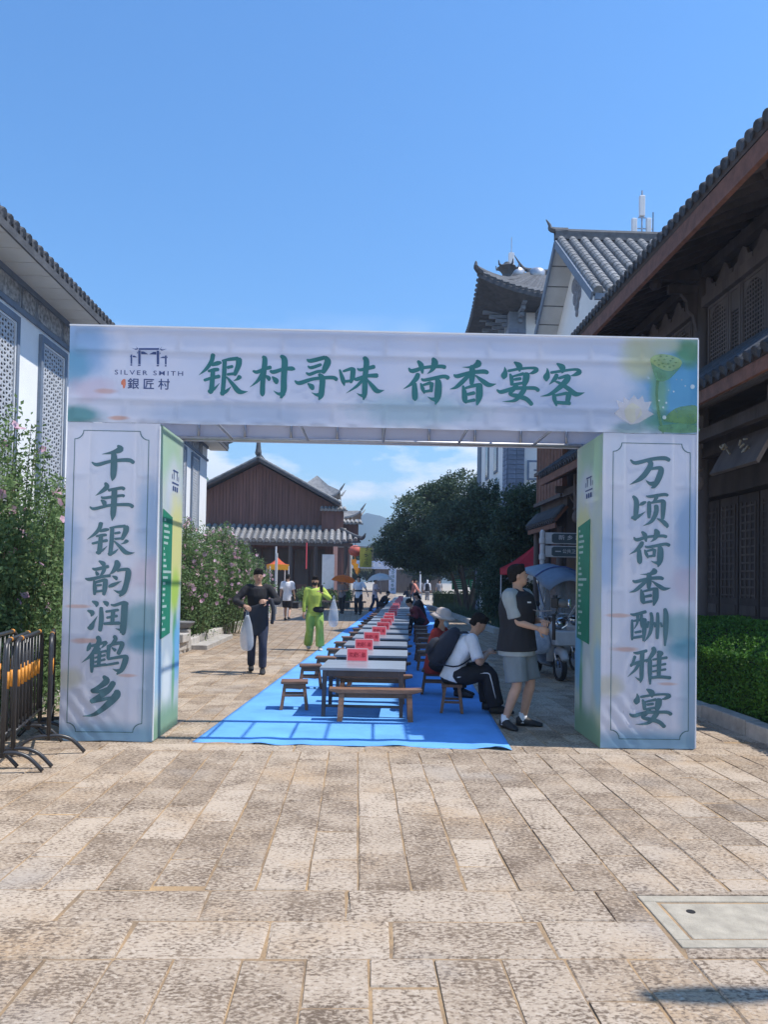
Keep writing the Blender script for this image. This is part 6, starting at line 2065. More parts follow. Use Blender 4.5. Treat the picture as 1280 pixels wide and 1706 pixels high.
# ================================================================== STONE POTS BY THE LEFT BED
def pot(label, loc, r, h):
    t = thing('stone_basin', label, 'stone basin', loc)
    MB().lathe([(r * 0.55, 0), (r * 0.75, h * 0.3), (r, h * 0.8), (r * 1.04, h), (r * 0.92, h), (r * 0.85, h * 0.8), (r * 0.1, h * 0.5)], (0, 0, 0), 20).build('basin', M('grey basin stone', (0.17, 0.17, 0.175), 0.6, 0.25, 6.0), t, smooth=True)
    return t
sb1 = at(318, 1062, 16.2)
SBX, SBY = -3.95, 15.9
blocks = [((-0.30, 0.32, -0.25, 0.25, 0.0, 0.17), 'large squared stone block at the bottom of the pile under the grey basins'), ((-0.28, 0.12, -0.22, 0.2, 0.172, 0.33), 'upper left stone block of the pile by the left kerb'), ((0.14, 0.38, -0.2, 0.22, 0.172, 0.36), 'upper right stone block of the pile by the left kerb'),
          ((-0.5, -0.42, -0.4, -0.33, 0.0, 0.42), 'narrow upright stone slab leaning at the pile of blocks'), ((0.02, 0.35, 0.32, 0.62, 0.0, 0.42), 'rough stone block behind the grey basins')]
for (q, lab) in blocks:
    t = thing('stone_block', lab, 'stone block', (SBX + (q[0] + q[1]) / 2, SBY + (q[2] + q[3]) / 2, 0.06 + q[4]), rt.uniform(-0.15, 0.15), 'stone blocks piled in the flower bed')
    hx, hy = (q[1] - q[0]) / 2, (q[3] - q[2]) / 2
    MB().bx(-hx, hx, -hy, hy, 0, q[5] - q[4]).build('block', K['kerb'], t, bevel=0.02)
pot('front grey stone basin set on the pile of blocks', (SBX - 0.12, SBY - 0.02, 0.395), 0.24, 0.16)
pot('rear grey stone basin, higher, on the pile of blocks', (SBX + 0.17, SBY + 0.47, 0.485), 0.27, 0.16)

# ================================================================== STREET NAME POST
sp = thing('street_sign_post', 'grey street name post with two dark sign boards pointing right', 'sign post', at(903, 1004, 15.0), 0, None, 0.88)
sp.location.z = 0
MB().lathe([(0.09, 0), (0.09, 0.25), (0.055, 0.3), (0.05, 1.9), (0.07, 1.92), (0.07, 2.02), (0.055, 2.04), (0.055, 2.35), (0.075, 2.37), (0.075, 2.47), (0.055, 2.49), (0.055, 2.72), (0.075, 2.74), (0.075, 2.84), (0.06, 2.86), (0.06, 2.98), (0.03, 3.04)], (0, 0, 0), 14).build('post', K['pale_plastic'], sp, smooth=False)
m_sign = M('dark sign face', (0.055, 0.085, 0.10), 0.5, 0.1)
for (z0, z1, txt) in ((2.72, 2.98, '银匠村'), (2.42, 2.68, '— 三家 0 小')):
    o = MB().bx(0.07, 1.05, -0.025, 0.025, z0, z1).build('sign_board', K['pale_plastic'], sp, bevel=0.01)
    MB().slab([(0.21, -0.029, z0 + 0.05), (0.26, -0.029, z0 + 0.02), (0.99, -0.029, z0 + 0.02), (1.02, -0.029, z0 + 0.05), (1.02, -0.029, z1 - 0.05), (0.99, -0.029, z1 - 0.02), (0.26, -0.029, z1 - 0.02), (0.21, -0.029, z1 - 0.05)], (0, 0.003, 0)).build('sign_face', m_sign, o)
    if z0 > 2.6:
        text_part('lettering', '新 乡 路', 0.36, 0.90, z0 + 0.095, z1 - 0.05, -0.031, K['pale_plastic'], o, 0.01)
    else:
        MB().bx(0.29, 0.42, -0.0320, -0.0295, z0 + 0.12, z0 + 0.145).build('arrow', K['pale_plastic'], o)
        text_part('lettering', '公共卫生间', 0.46, 0.95, z0 + 0.09, z1 - 0.07, -0.031, K['pale_plastic'], o, 0.01)

# ================================================================== RED CANOPY TENT
rcn = thing('red_canopy', 'red pop up canopy with pale legs standing behind the photographer', 'canopy', (5.95, 24.6, 0))
def canopy(t, hw, z0, z1, mat, mat2=None, leg=None):
    c = [(-hw, -hw, z0), (hw, -hw, z0), (hw, hw, z0), (-hw, hw, z0)]
    mb = MB()
    n = 6
    for s in range(4):
        a, b = Vector(c[s]), Vector(c[(s + 1) % 4])
        vs = []
        for j in range(4):
            f = j / 3
            for i in range(n + 1):
                p = a.lerp(b, i / n).lerp(Vector((0, 0, z1)), f)
                p.z -= 0.10 * math.sin(math.pi * f) * (1 - f * 0.5)
                vs.append(p)
        mb.add(vs, [(j * (n + 1) + i, j * (n + 1) + i + 1, (j + 1) * (n + 1) + i + 1, (j + 1) * (n + 1) + i) for j in range(3) for i in range(n)])
    mb.build('roof_cloth', mat, t)
    for s in range(4):
        a, b = Vector(c[s]), Vector(c[(s + 1) % 4])
        vs = []
        for i in range(13):
            p = a.lerp(b, i / 12)
            vs += [p, p - Vector((0, 0, 0.20 + 0.04 * (i % 2)))]
        MB().add(vs, [(2 * i, 2 * i + 1, 2 * i + 3, 2 * i + 2) for i in range(12)]).build('valance', mat2 or mat, t)
        MB().tube([Vector(c[s]) * 0.97, Vector((c[s][0] * 0.97, c[s][1] * 0.97, 0))], 0.022, 6).build('leg', leg or K['white_paint'], t)
canopy(rcn, 1.05, 2.1, 2.95, K['red_cloth'])
ycn = thing('orange_canopy', 'small red and yellow canopy stall beside the flowering bush', 'canopy', (-3.35, 31.5, 0), 0.3)
m_yel = M('yellow valance', (0.78, 0.42, 0.04), 0.7, 0.15, trans=0.3)
m_rd2 = M('orange red canopy', (0.74, 0.13, 0.05), 0.7, 0.15, trans=0.3)
canopy(ycn, 0.40, 2.2, 2.5, m_rd2, m_yel)
bp_ = thing('white_banner_pole', 'thin white banner pole standing at the end of the flower bed', 'pole', at(458, 1010, 29.0))
bp_.location.z = 0
MB().tube([(0, 0, 0), (0, 0, 2.85)], 0.03, 8).build('pole', K['white_paint'], bp_)
MB().bx(0.032, 0.05, -0.25, 0.25, 0.25, 2.6).build('banner', K['pale_plastic'], bp_)

# red lantern, fringed banner and orange pennants at the porch corner
ln_ = thing('red_lantern', 'round faded red lantern hanging at the porch corner', 'lantern', at(592, 918, 42.6))
MB().lathe([(0.10, -0.30), (0.28, -0.22), (0.38, -0.05), (0.38, 0.08), (0.28, 0.24), (0.10, 0.32)], (0, 0, 0), 14).build('globe', M('lantern cloth', (0.55, 0.13, 0.10), 0.7, 0.2), ln_, smooth=True)
MB().tube([(0, 0, 0.3), (0, 0, 0.75)], 0.02, 6).build('cord', K['rubber'], ln_)
MB().tube([(0, 0, -0.3), (0, 0, -0.7)], 0.05, 6).build('tassel', K['orange'], ln_)
fb = thing('fringed_banner', 'yellow green fringed cloth banner with dark writing hanging from a pole', 'banner', at(610, 927, 42.2), 0.15)
m_ban = M('yellow green banner', (0.46, 0.45, 0.10), 0.8, 0.15, trans=0.3)
MB().bx(-0.36, 0.32, -0.012, 0.012, -0.60, 0.50).build('cloth', m_ban, fb)
mb = MB()
for i in range(15):
    x = -0.35 + i * 0.048
    mb.bx(x, x + 0.026, -0.008, 0.008, -0.80 - 0.03 * (i % 3), -0.601)
for i in range(14):
    z = -0.58 + i * 0.08
    mb.bx(0.321, 0.42, -0.008, 0.008, z, z + 0.035)
mb.build('fringe', M('fringe', (0.60, 0.45, 0.22), 0.8, 0.2), fb)
MB().tube([(-0.75, 0, 0.54), (0.48, 0, 0.54)], 0.025, 6).build('pole', K['wood_mid'], fb)
mb = MB()
rg2 = random.Random(5)
for q in range(4):
    for s in range(4):
        x, z = rg2.uniform(-0.10, 0.05), 0.38 - q * 0.24 + rg2.uniform(-0.08, 0.08)
        mb.bar((x, -0.016, z), (x + rg2.uniform(0.03, 0.13), -0.016, z + rg2.uniform(-0.06, 0.06)), 0.025, 0.006, (0, 1, 0))
mb.build('writing', K['wood_dark'], fb)
for i in range(3):
    pn = thing('orange_pennant', ['upper orange fringed pennant under the lantern', 'middle orange fringed pennant at the porch corner', 'lower orange fringed pennant near the white shirt walker'][i], 'pennant', at(590 + i * 3, 938 + i * 7, 42.0), 0.4, 'orange pennants at the porch corner')
    MB().slab([(-0.16, 0, 0.2), (0.16, 0, 0.2), (0.14, 0, -0.05), (0, 0, -0.22), (-0.14, 0, -0.05)], (0, 0.015, 0)).build('cloth', m_yel if i % 2 else K['orange'], pn)
# low dark benches in front of the hall porch
db = thing('porch_bench', 'low dark wooden bench with planters in front of the hall porch', 'bench', (-1.0, 41.5, 0))
MB().bx(-1.9, 1.5, -0.2, 0.2, 0.36, 0.44).build('seat', K['wood_mid'], db, bevel=0.01)
for x in (-1.7, -0.2, 1.3):
    MB().bx(x - 0.05, x + 0.05, -0.16, 0.16, 0, 0.359).build('leg', K['wood_mid'], db)
for k, x in enumerate((-3.0, -2.2, -1.4, -0.6)):
    pp = thing('potted_plant', '%s leafy potted plant on the porch step, from the left' % ORD[k], 'potted plant', (x, 42.6, 0), 0, 'potted plants on the porch step')
    MB().lathe([(0.14, 0), (0.2, 0.3), (0.22, 0.32), (0.18, 0.3)], (0, 0, 0), 12).build('pot', K['grey_plastic'], pp)
    g = np.random.default_rng(k)
    quads_object('leaves', leaf_quads(g.normal(size=(500, 3)) * np.array([0.2, 0.2, 0.2]) + np.array([0, 0, 0.65]), 0.15, 0.5, 0.2, g), K['leaf_bush'], pp)

# ================================================================== SECOND, DISTANT ARCH
a2 = thing('distant_arch', 'small looking second banner arch at the far end of the street', 'arch', (-2.1, 95, 0))
m_a2 = print_mat('far arch print', (0.42, 0.52, 0.72), (0.60, 0.64, 0.76), [(3.0, 3.6, 1.6, 0.5, (0.16, 0.30, 0.52), 0.8, 0.3)], trans=0.15)
MB().bx(0, 7.0, 0, 0.9, 3.1, 4.1).build('beam_banner', m_a2, a2)
for x in (0, 6.1):
    MB().bx(x, x + 0.9, 0.002, 0.898, 0, 3.098).build('pillar_banner', m_a2, a2)
mb = MB()
xx = 2.2
for ch in '荷香宴客':
    mb = MB()
    glyph(mb, ch, xx, xx + 0.62, 3.32, 3.90, -0.01)
    mb.build('letter', K['white_paint'], a2)
    xx += 0.78
for k, ch in enumerate('万顷荷香酬'):
    mb = MB()
    glyph(mb, ch, 6.30, 6.80, 2.45 - k * 0.54, 2.45 - k * 0.54 + 0.46, -0.01)
    mb.build('letter', K['letter_grey'], a2)
# far white railing / building behind arch top
fr_ = thing('far_gallery', 'pale railed gallery building showing above the distant arch', 'building', (6.5, 104, 0))
MB().bx(-4, 5, 0, 5, 0, 3.2).build('wall', K['wood_mid'], fr_)
MB().bx(-4.2, 5.2, -0.3, 5, 3.2, 3.5).build('floor_slab', K['white_paint'], fr_)
for k in range(24):
    MB().bx(-4 + k * 0.38, -3.88 + k * 0.38, -0.2, -0.1, 3.5, 4.5).build('baluster', K['white_paint'], fr_)
MB().bx(-4.1, 5.1, -0.22, -0.08, 4.501, 4.62).build('rail', K['white_paint'], fr_)

# white lamp post and green boards on the right
lp_ = thing('lamp_post', 'white lantern lamp post in the shade under the far trees', 'lamp post', at(700, 1000, 60))
lp_.location.z = 0
MB().lathe([(0.14, 0), (0.14, 0.3), (0.07, 0.4), (0.06, 2.4)], (0, 0, 0), 10).build('post', K['white_paint'], lp_)
MB().lathe([(0.10, 2.4), (0.26, 2.5), (0.30, 3.05), (0.36, 3.1), (0.05, 3.4)], (0, 0, 0), 6).build('lantern', K['white_paint'], lp_)
m_gb = M('green board', (0.03, 0.22, 0.13), 0.5, 0.1)
for k, (px, lab) in enumerate(((768, 'leftmost green notice board under the trees'), (795, 'middle green notice board under the trees'), (826, 'rightmost green notice board under the trees'))):
    p = at(px, 972, 44)
    g_ = thing('notice_board', lab, 'notice board', (p.x, p.y, 0), 0, 'green notice boards under the trees')
    MB().bx(-0.42 - 0.1 * (k == 0), 0.42, -0.03, 0.03, 1.15, 1.75).build('board', m_gb, g_)
    mb = MB()
    for q in range(4):
        mb.bx(-0.33, 0.33 - 0.12 * (q % 2), -0.036, -0.031, 1.25 + q * 0.12, 1.29 + q * 0.12)
    mb.build('print', K['pale_plastic'], g_)
    for sx in (-0.35, 0.35):
        MB().bx(sx - 0.025, sx + 0.025, 0.031, 0.06, 0.05, 1.74).build('post', K['grey_plastic'], g_)

# ================================================================== ELECTRIC SCOOTER with rain canopy
sc = thing('electric_scooter', 'parked electric scooter with grey blue rain canopy and pale front basket', 'scooter', (3.36, 12.3, 0), 0.10)
def wheel(y, r=0.22, x=0):
    w = MB().lathe([(r - 0.05, -0.035), (r - 0.01, -0.045), (r, -0.02), (r, 0.02), (r - 0.01, 0.045), (r - 0.05, 0.035)], (x, y, r), 22, axis='X', caps=False).build('wheel', K['rubber'], sc, smooth=True)
    mb = MB().lathe([(0.05, -0.03), (r - 0.052, -0.028), (r - 0.052, 0.028), (0.05, 0.03)], (x, y, r), 18, axis='X')
    mb.build('rim', K['chrome'], w)
    return w
wheel(-0.02); wheel(1.15)
body = MB()
body.loft([((0, 0.12, 0.62), 0.16, 0.06, (1, 0, 0), (0, 1, 0)), ((0, 0.10, 0.82), 0.19, 0.07, (1, 0, 0), (0, 1, 0)), ((0, 0.16, 0.50), 0.15, 0.06, (1, 0, 0), (0, 1, 0))][::1], 12)
body = MB().loft([((0, 0.22, 0.30), 0.15, 0.05, (1, 0, 0), (0, 1, 0)), ((0, 0.16, 0.50), 0.17, 0.06, (1, 0, 0), (0, 1, 0)), ((0, 0.12, 0.72), 0.20, 0.07, (1, 0, 0), (0, 1, 0)), ((0, 0.14, 0.94), 0.12, 0.06, (1, 0, 0), (0, 1, 0)), ((0, 0.16, 1.0), 0.05, 0.04, (1, 0, 0), (0, 1, 0))], 14)
body.build('front_shield', K['pale_plastic'], sc, smooth=True)
MB().loft([((0, 0.24, 0.24), 0.14, 0.04, (1, 0, 0), (0, 0, 1)), ((0, 0.55, 0.24), 0.15, 0.04, (1, 0, 0), (0, 0, 1)), ((0, 0.70, 0.30), 0.15, 0.08, (1, 0, 0), (0, 0, 1)), ((0, 0.85, 0.48), 0.17, 0.22, (1, 0, 0), (0, 0, 1)), ((0, 1.25, 0.55), 0.15, 0.18, (1, 0, 0), (0, 0, 1)), ((0, 1.45, 0.60), 0.05, 0.06, (1, 0, 0), (0, 0, 1))], 14).build('body_shell', K['grey_plastic'], sc, smooth=True)
MB().loft([((0, 0.72, 0.74), 0.10, 0.03, (1, 0, 0), (0, 0, 1)), ((0, 0.85, 0.75), 0.15, 0.045, (1, 0, 0), (0, 0, 1)), ((0, 1.25, 0.78), 0.14, 0.045, (1, 0, 0), (0, 0, 1)), ((0, 1.4, 0.78), 0.06, 0.03, (1, 0, 0), (0, 0, 1))], 12).build('seat', K['rubber'], sc, smooth=True)
MB().tube(smooth_path([(0, -0.26, 0.36), (0, -0.15, 0.47), (0, 0.02, 0.49), (0, 0.18, 0.42)], 4), [0.05, 0.065, 0.07, 0.075, 0.08, 0.08, 0.08, 0.08, 0.08, 0.075, 0.07, 0.06, 0.05], 10).build('fender', K['pale_plastic'], sc, smooth=True)
for sx in (-1, 1):
    MB().tube([(sx * 0.065, -0.02, 0.22), (sx * 0.06, 0.06, 0.55)], 0.02, 8).build('fork', K['chrome'], sc, smooth=True)
MB().tube(smooth_path([(-0.36, 0.22, 1.02), (-0.15, 0.14, 1.05), (0, 0.12, 1.03), (0.15, 0.14, 1.05), (0.36, 0.22, 1.02)], 4), 0.014, 8).build('handlebar', K['chrome'], sc, smooth=True)
for sx in (-1, 1):
    o = MB().tube([(sx * 0.26, 0.18, 1.04), (sx * 0.40, 0.24, 1.01)], 0.022, 8).build('grip', K['rubber'], sc, smooth=True)
    m_ = MB().tube([(sx * 0.24, 0.16, 1.04), (sx * 0.34, 0.12, 1.22)], 0.007, 6).build('mirror', K['chrome'], sc)
    MB().ball((sx * 0.36, 0.11, 1.26), (0.06, 0.015, 0.045), 10, 6).build('mirror_glass', K['rubber'], m_, smooth=True)
MB().lathe([(0.03, -0.05), (0.09, -0.03), (0.10, 0.02), (0.06, 0.07)], (0, 0.06, 0.93), 14, axis='Y').build('headlamp', K['chrome'], sc, smooth=True)
bk = MB()
bk.hexa([(-0.17, -0.30, 0.60), (0.17, -0.30, 0.60), (0.17, -0.02, 0.60), (-0.17, -0.02, 0.60), (-0.22, -0.34, 0.84), (0.22, -0.34, 0.84), (0.22, 0.0, 0.84), (-0.22, 0.0, 0.84)])
bk.build('basket', K['pale_plastic'], sc, bevel=0.02)
# canopy: arched roof sheet on bent poles, visor lower at the front
vs, n = [], 10
prof = [(-0.42, 1.66), (-0.30, 1.74), (0.05, 1.88), (0.6, 1.95), (1.25, 1.92), (1.7, 1.84)]
for (y, z) in prof:
    hw = 0.42 if y > -0.35 else 0.34
    for i in range(n + 1):
        u = -1 + 2 * i / n
        vs.append((u * hw, y, z - 0.17 * u * u))
cm = MB().add(vs, [(j * (n + 1) + i, j * (n + 1) + i + 1, (j + 1) * (n + 1) + i + 1, (j + 1) * (n + 1) + i) for j in range(len(prof) - 1) for i in range(n)])
co = cm.build('rain_canopy', K['rain_cover'], sc, smooth=True)
so_ = co.modifiers.new('thickness', 'SOLIDIFY'); so_.thickness = 0.012
MB().tube([(0.42 * u, 0.05, 1.885 - 0.17 * u * u) for u in np.linspace(-1, 1, 9)], 0.016, 6).build('canopy_band', K['navy'], sc)
for sx in (-1, 1):
    MB().tube(smooth_path([(sx * 0.16, 0.12, 0.98), (sx * 0.30, 0.0, 1.30), (sx * 0.44, -0.10, 1.66)], 4), 0.012, 6).build('canopy_pole', K['chrome'], sc, smooth=True)
    MB().tube([(sx * 0.14, 1.35, 0.75), (sx * 0.30, 1.40, 1.80)], 0.012, 6).build('canopy_pole', K['chrome'], sc, smooth=True)
ws = MB()
vs = []
for j in range(5):
    for i in range(7):
        u = -1 + 2 * i / 6
        vs.append((u * (0.30 + 0.03 * j), 0.02 - 0.03 * j + 0.06 * u * u, 1.05 + 0.15 * j))
ws.add(vs, [(j * 7 + i, j * 7 + i + 1, (j + 1) * 7 + i + 1, (j + 1) * 7 + i) for j in range(4) for i in range(6)])
m_ws, n_, l_, p_ = _mat('scooter windscreen')
p_.inputs['Base Color'].default_value = (0.30, 0.36, 0.44, 1)
p_.inputs['Alpha'].default_value = 0.45
p_.inputs['Roughness'].default_value = 0.15
ws.build('windscreen', m_ws, sc, smooth=True)
MB().tube(smooth_path([(0.02, -0.02, 0.86), (-0.10, -0.10, 1.00), (0.02, -0.14, 1.04), (0.12, -0.08, 0.96), (0.02, -0.02, 0.86)], 4), 0.012, 6).build('lock_cable', K['chrome'], sc)
# second parked scooter behind
s2 = thing('electric_scooter', 'second scooter parked half hidden behind the canopied one', 'scooter', (4.05, 13.7, 0), 0.25)
for ch in list(sc.children):
    if ch.name.split('.')[0] in ('wheel', 'front_shield', 'body_shell', 'seat', 'fender', 'fork', 'handlebar', 'grip', 'mirror', 'headlamp', 'basket'):
        copy_tree(ch, parent=s2)
# floral bag hung on the scooter
def soft_bag(name, label, loc, w, d, h, mat, seed=1, cat='bag', neck=0.35):
    rg = random.Random(seed)
    t = thing(name, label, cat, loc)
    rings = []
    for (f, k) in ((0.0, 0.45), (0.06, 0.85), (0.25, 1.0), (0.5, 0.93), (0.75, 0.66), (0.92, neck), (1.0, neck * 0.7)):
        rings.append(((rg.uniform(-.02, .02) * w, rg.uniform(-.02, .02), -h + f * h), w / 2 * k, d / 2 * k, (1, 0, 0), (0, 1, 0)))
    n = 14
    mb = MB()
    mb.loft(rings, n)
    mb.v = [(x * (1 + 0.10 * math.sin(z * 31 + i * 2.4)), y * (1 + 0.10 * math.cos(z * 23 + i * 1.7)), z) for i, (x, y, z) in enumerate(mb.v)]
    o = mb.build('sack', mat, t, smooth=True)
    o.modifiers.new('sub', 'SUBSURF').levels = 1
    o.modifiers['sub'].render_levels = 1
    MB().tube(smooth_path([(-w * 0.08, 0, -0.02), (-w * 0.05, 0, 0.06), (0, 0, 0.085), (w * 0.05, 0, 0.06), (w * 0.08, 0, -0.02)], 3), 0.008, 6).build('handle', mat, t)
    return t
m_flor = M('pale floral cloth', (0.36, 0.41, 0.50), 0.7, 0.3, 14.0, col2=(0.50, 0.53, 0.58))
soft_bag('cloth_bag', 'pale blue floral bag hanging from the scooter handlebar', (3.00, 12.22, 1.06), 0.40, 0.22, 0.62, m_flor, 3)

# unseen lamp shape added off frame to cast the near paving's shadow
sl_ = thing('shadow_caster', 'unseen tall dark lamp shape added right of the camera to cast a shadow', 'street lamp', (5.40, 2.52, 0))
MB().lathe([(0.12, 0), (0.12, 0.3), (0.06, 0.4), (0.05, 5.2)], (0, 0, 0), 12).build('post', K['steel_black'], sl_)
MB().tube(smooth_path([(0, 0, 5.1), (-0.25, 0.02, 5.5), (-0.7, 0.05, 5.65), (-1.15, 0.02, 5.60)], 4), 0.04, 8).build('arm', K['steel_black'], sl_)
MB().ball((-0.9, 0.03, 5.62), (0.30, 0.07, 0.06), 12, 6).build('lamp_head', K['steel_black'], sl_)
# ================================================================== PEOPLE
def remesh(mb, vox, it=6, fac=0.5):
    me = mb.mesh('tmp')
    ob = bpy.data.objects.new('tmp', me)
    COL.objects.link(ob)
    m = ob.modifiers.new('r', 'REMESH')
    m.mode = 'VOXEL'
    m.voxel_size = vox
    m.use_smooth_shade = True
    s = ob.modifiers.new('s', 'SMOOTH')
    s.factor = fac
    s.iterations = it
    bpy.context.view_layer.update()
    out = bpy.data.meshes.new_from_object(ob.evaluated_get(bpy.context.evaluated_depsgraph_get()))
    bpy.data.objects.remove(ob)
    bpy.data.meshes.remove(me)
    out.materials.clear()
    return out

def ik(a, c, l1, l2, pole):
    a, c, pole = Vector(a), Vector(c), Vector(pole)
    d = c - a
    L = min(d.length, (l1 + l2) * 0.995)
    u = d.normalized()
    c = a + u * L
    x = (l1 * l1 - l2 * l2 + L * L) / (2 * L)
    h = math.sqrt(max(l1 * l1 - x * x, 0))
    p = pole - u * pole.dot(u)
    p = p.normalized() if p.length > 1e-5 else u.orthogonal().normalized()
    return a + u * x + p * h, c

def limb(mb, pts, rad, k=4, n=10, flat=1.0):
    P = smooth_path([tuple(p) + (r,) for p, r in zip(pts, rad)], k)
    mb.tube([p[:3] for p in P], [max(p[3], 0.004) for p in P], n, True, 0, flat)

def hand(mb, wrist, d, up, s=1.0, curl=0.6, side=1):
    """palm and five fingers from the wrist along d; up = back of the hand"""
    d = Vector(d).normalized()
    up = Vector(up)
    up = (up - d * up.dot(d)).normalized()
    w = d.cross(up).normalized() * side
    c = Vector(wrist)
    mb.loft([(c - d * 0.01, 0.026, 0.020, w, up), (c + d * 0.03, 0.036, 0.018, w, up), (c + d * 0.065, 0.042, 0.017, w, up), (c + d * 0.095, 0.040, 0.013, w, up)], 10)
    for i, (o, l) in enumerate(((0.030, 0.068), (0.010, 0.078), (-0.010, 0.072), (-0.029, 0.056))):
        b = c + d * 0.088 + w * o
        a1, a2 = curl * 0.7, curl * 1.7
        p1 = b + (d * math.cos(a1) - up * math.sin(a1)) * l * 0.5
        p2 = p1 + (d * math.cos(a2) - up * math.sin(a2)) * l * 0.5
        mb.tube([b - d * 0.012, b, p1, p2], [0.009, 0.010, 0.009, 0.0065], 6)
    b = c + d * 0.03 + w * 0.034
    t1 = b + (d * 0.55 + w * 0.8 - up * 0.2).normalized() * 0.038
    t2 = t1 + (d * 0.9 + w * 0.2 - up * 0.4).normalized() * 0.032
    mb.tube([b - w * 0.012, b, t1, t2], [0.012, 0.013, 0.011, 0.008], 6)

def person(label, loc, rotz, H, pose, cl, vox=0.018, near=False, group=None):
    t = thing('person', label, 'person', loc, rotz, group, H / 1.70)
    g = lambda k, d: pose.get(k, d)
    hip = Vector(g('hip', (0, 0, 0.93)))
    sd = Vector(g('spine', (0, 0, 1))).normalized()
    bend = Vector(g('bend', (0, 0, 0)))                 # how the upper spine bends on
    sd2 = (sd + bend).normalized()
    tw = g('twist', 0.0)
    rx = Vector((math.cos(tw), math.sin(tw), 0))
    hx = Vector((1, 0, 0))
    fr = sd.cross(hx).normalized()                       # back direction (+y) of the hips
    waist = hip + sd * 0.17
    chest = waist + (sd * 0.5 + sd2 * 0.5).normalized() * 0.20
    shc = chest + sd2 * 0.13
    neck = shc + sd2 * 0.065
    bk = lambda s: s.cross(rx).normalized() * 1.0
    hy, hp = g('head', (0, 0))
    hdir = Vector(g('headdir', tuple(sd2 * 0.6 + Vector((0, 0, 0.4))))).normalized()
    hc = neck + hdir * 0.148
    HM = Matrix.Translation(hc) @ Matrix.Rotation(hy, 4, 'Z') @ Matrix.Rotation(hp, 4, 'X')
    sw = g('shoulder', 0.185)
    J = {}
    for s, nm in ((1, 'l'), (-1, 'r')):
        sh = shc + rx * (s * sw) - sd2 * 0.005
        wt = Vector(g('w' + nm, (s * 0.24, -0.03, 0.80)))
        eb, wt = ik(sh, wt, 0.285, 0.255, g('e' + nm, (s * 0.5, 1, -0.2)))
        hj = hip + hx * (s * 0.092) - sd * 0.02
        an = Vector(g('a' + nm, (s * 0.10, 0, 0.085)))
        kn, an = ik(hj, an, 0.43, 0.42, g('k' + nm, (0, -1, 0.05)))
        J[nm] = (sh, eb, wt, hj, kn, an)
    # ---------- body: one continuous surface
    b = MB()
    thick = g('build', 1.0)
    def torso(m, e, upto=1.0, low=0.0):
        by = lambda s, k: (rx if k else hx)
        R = [(hip - sd * (0.08 + low), (0.150 if e == 0 else 0.176) + e, (0.108 if e == 0 else 0.130) + e, hx, fr), (hip, 0.165 + e, 0.118 + e, hx, fr), (waist, 0.142 + e, 0.102 + e, hx.lerp(rx, 0.5), fr), (chest, 0.165 + e, 0.118 + e, rx, bk(sd2)), (shc, 0.155 + e, 0.088 + e, rx, bk(sd2)), (shc + sd2 * 0.045, 0.085 + e * 0.6, 0.062 + e * 0.6, rx, bk(sd2))]
        R = [(c, a * thick, q * thick, x, y) for (c, a, q, x, y) in R]
        m.loft(R, 16)
    torso(b, 0)
    limb(b, [shc, neck, hc - hdir * 0.05], [0.062, 0.056, 0.055], 3, 12)
    hr = [(-0.118, 0.026, 0.030, -0.040), (-0.100, 0.046, 0.056, -0.026), (-0.065, 0.060, 0.080, -0.010), (-0.02, 0.069, 0.092, -0.002), (0.03, 0.074, 0.097, 0.004), (0.07, 0.068, 0.088, 0.008), (0.10, 0.048, 0.064, 0.010), (0.115, 0.02, 0.03, 0.010)]
    X, Y, Z = (HM.to_3x3() @ Vector(v) for v in ((1, 0, 0), (0, 1, 0), (0, 0, 1)))
    b.loft([(HM @ Vector((0, dy, z)), a, q, X, Y) for (z, a, q, dy) in hr], 16)
    b.loft([(HM @ Vector((0, -0.088, 0.015)), 0.008, 0.010, X, Y), (HM @ Vector((0, -0.104, -0.018)), 0.014, 0.014, X, Y), (HM @ Vector((0, -0.092, -0.034)), 0.016, 0.012, X, Y)], 8)
    for s in (-1, 1):
        b.ball(HM @ Vector((s * 0.078, 0.008, -0.01)), (0.013, 0.020, 0.030), 8, 6)
    for nm, s in (('l', 1), ('r', -1)):
        sh, eb, wt, hj, kn, an = J[nm]
        limb(b, [shc + rx * (s * 0.10), sh, sh.lerp(eb, 0.5), eb, eb.lerp(wt, 0.35), wt], [0.055, 0.056, 0.049, 0.040, 0.041, 0.027])
        limb(b, [hj + sd * 0.04, hj.lerp(kn, 0.35), kn, kn.lerp(an, 0.35), an], [0.088, 0.080, 0.057, 0.058, 0.036])
        # foot
        fd = Vector(g('f' + nm, (0, -1, 0)))
        fd = Vector((fd.x, fd.y, 0)).normalized()
        fs = Vector((-fd.y, fd.x, 0))
        lift = an.z - 0.085
        b.loft([(an - fd * 0.05 + Vector((0, 0, -0.045)), 0.032, 0.036, fs, Vector((0, 0, 1))), (an + fd * 0.05 + Vector((0, 0, -0.045)), 0.038, 0.036, fs, Vector((0, 0, 1))), (an + fd * 0.15 + Vector((0, 0, -0.06)), 0.042, 0.02, fs, Vector((0, 0, 1))), (an + fd * 0.19 + Vector((0, 0, -0.066)), 0.03, 0.014, fs, Vector((0, 0, 1)))], 10)
    me = remesh(b, vox if not near else 0.013, 5)
    me.materials.append(cl.get('skin', K['skin']))
    hb = MB()
    for nm, s in (('l', 1), ('r', -1)):
        sh, eb, wt, *_ = J[nm]
        d = (wt - eb).normalized()
        d = (d + Vector(g('h' + nm, (0, 0, 0)))).normalized()
        hand(hb, wt, d, g('u' + nm, (s * 0.8, -0.3, 0.3)), 1.0, g('curl', 0.5), -s)
    hm = hb.mesh('h', True)
    bm = bmesh.new()
    bm.from_mesh(me)
    bm.from_mesh(hm)
    bm.to_mesh(me)
    bm.free()
    bpy.data.meshes.remove(hm)
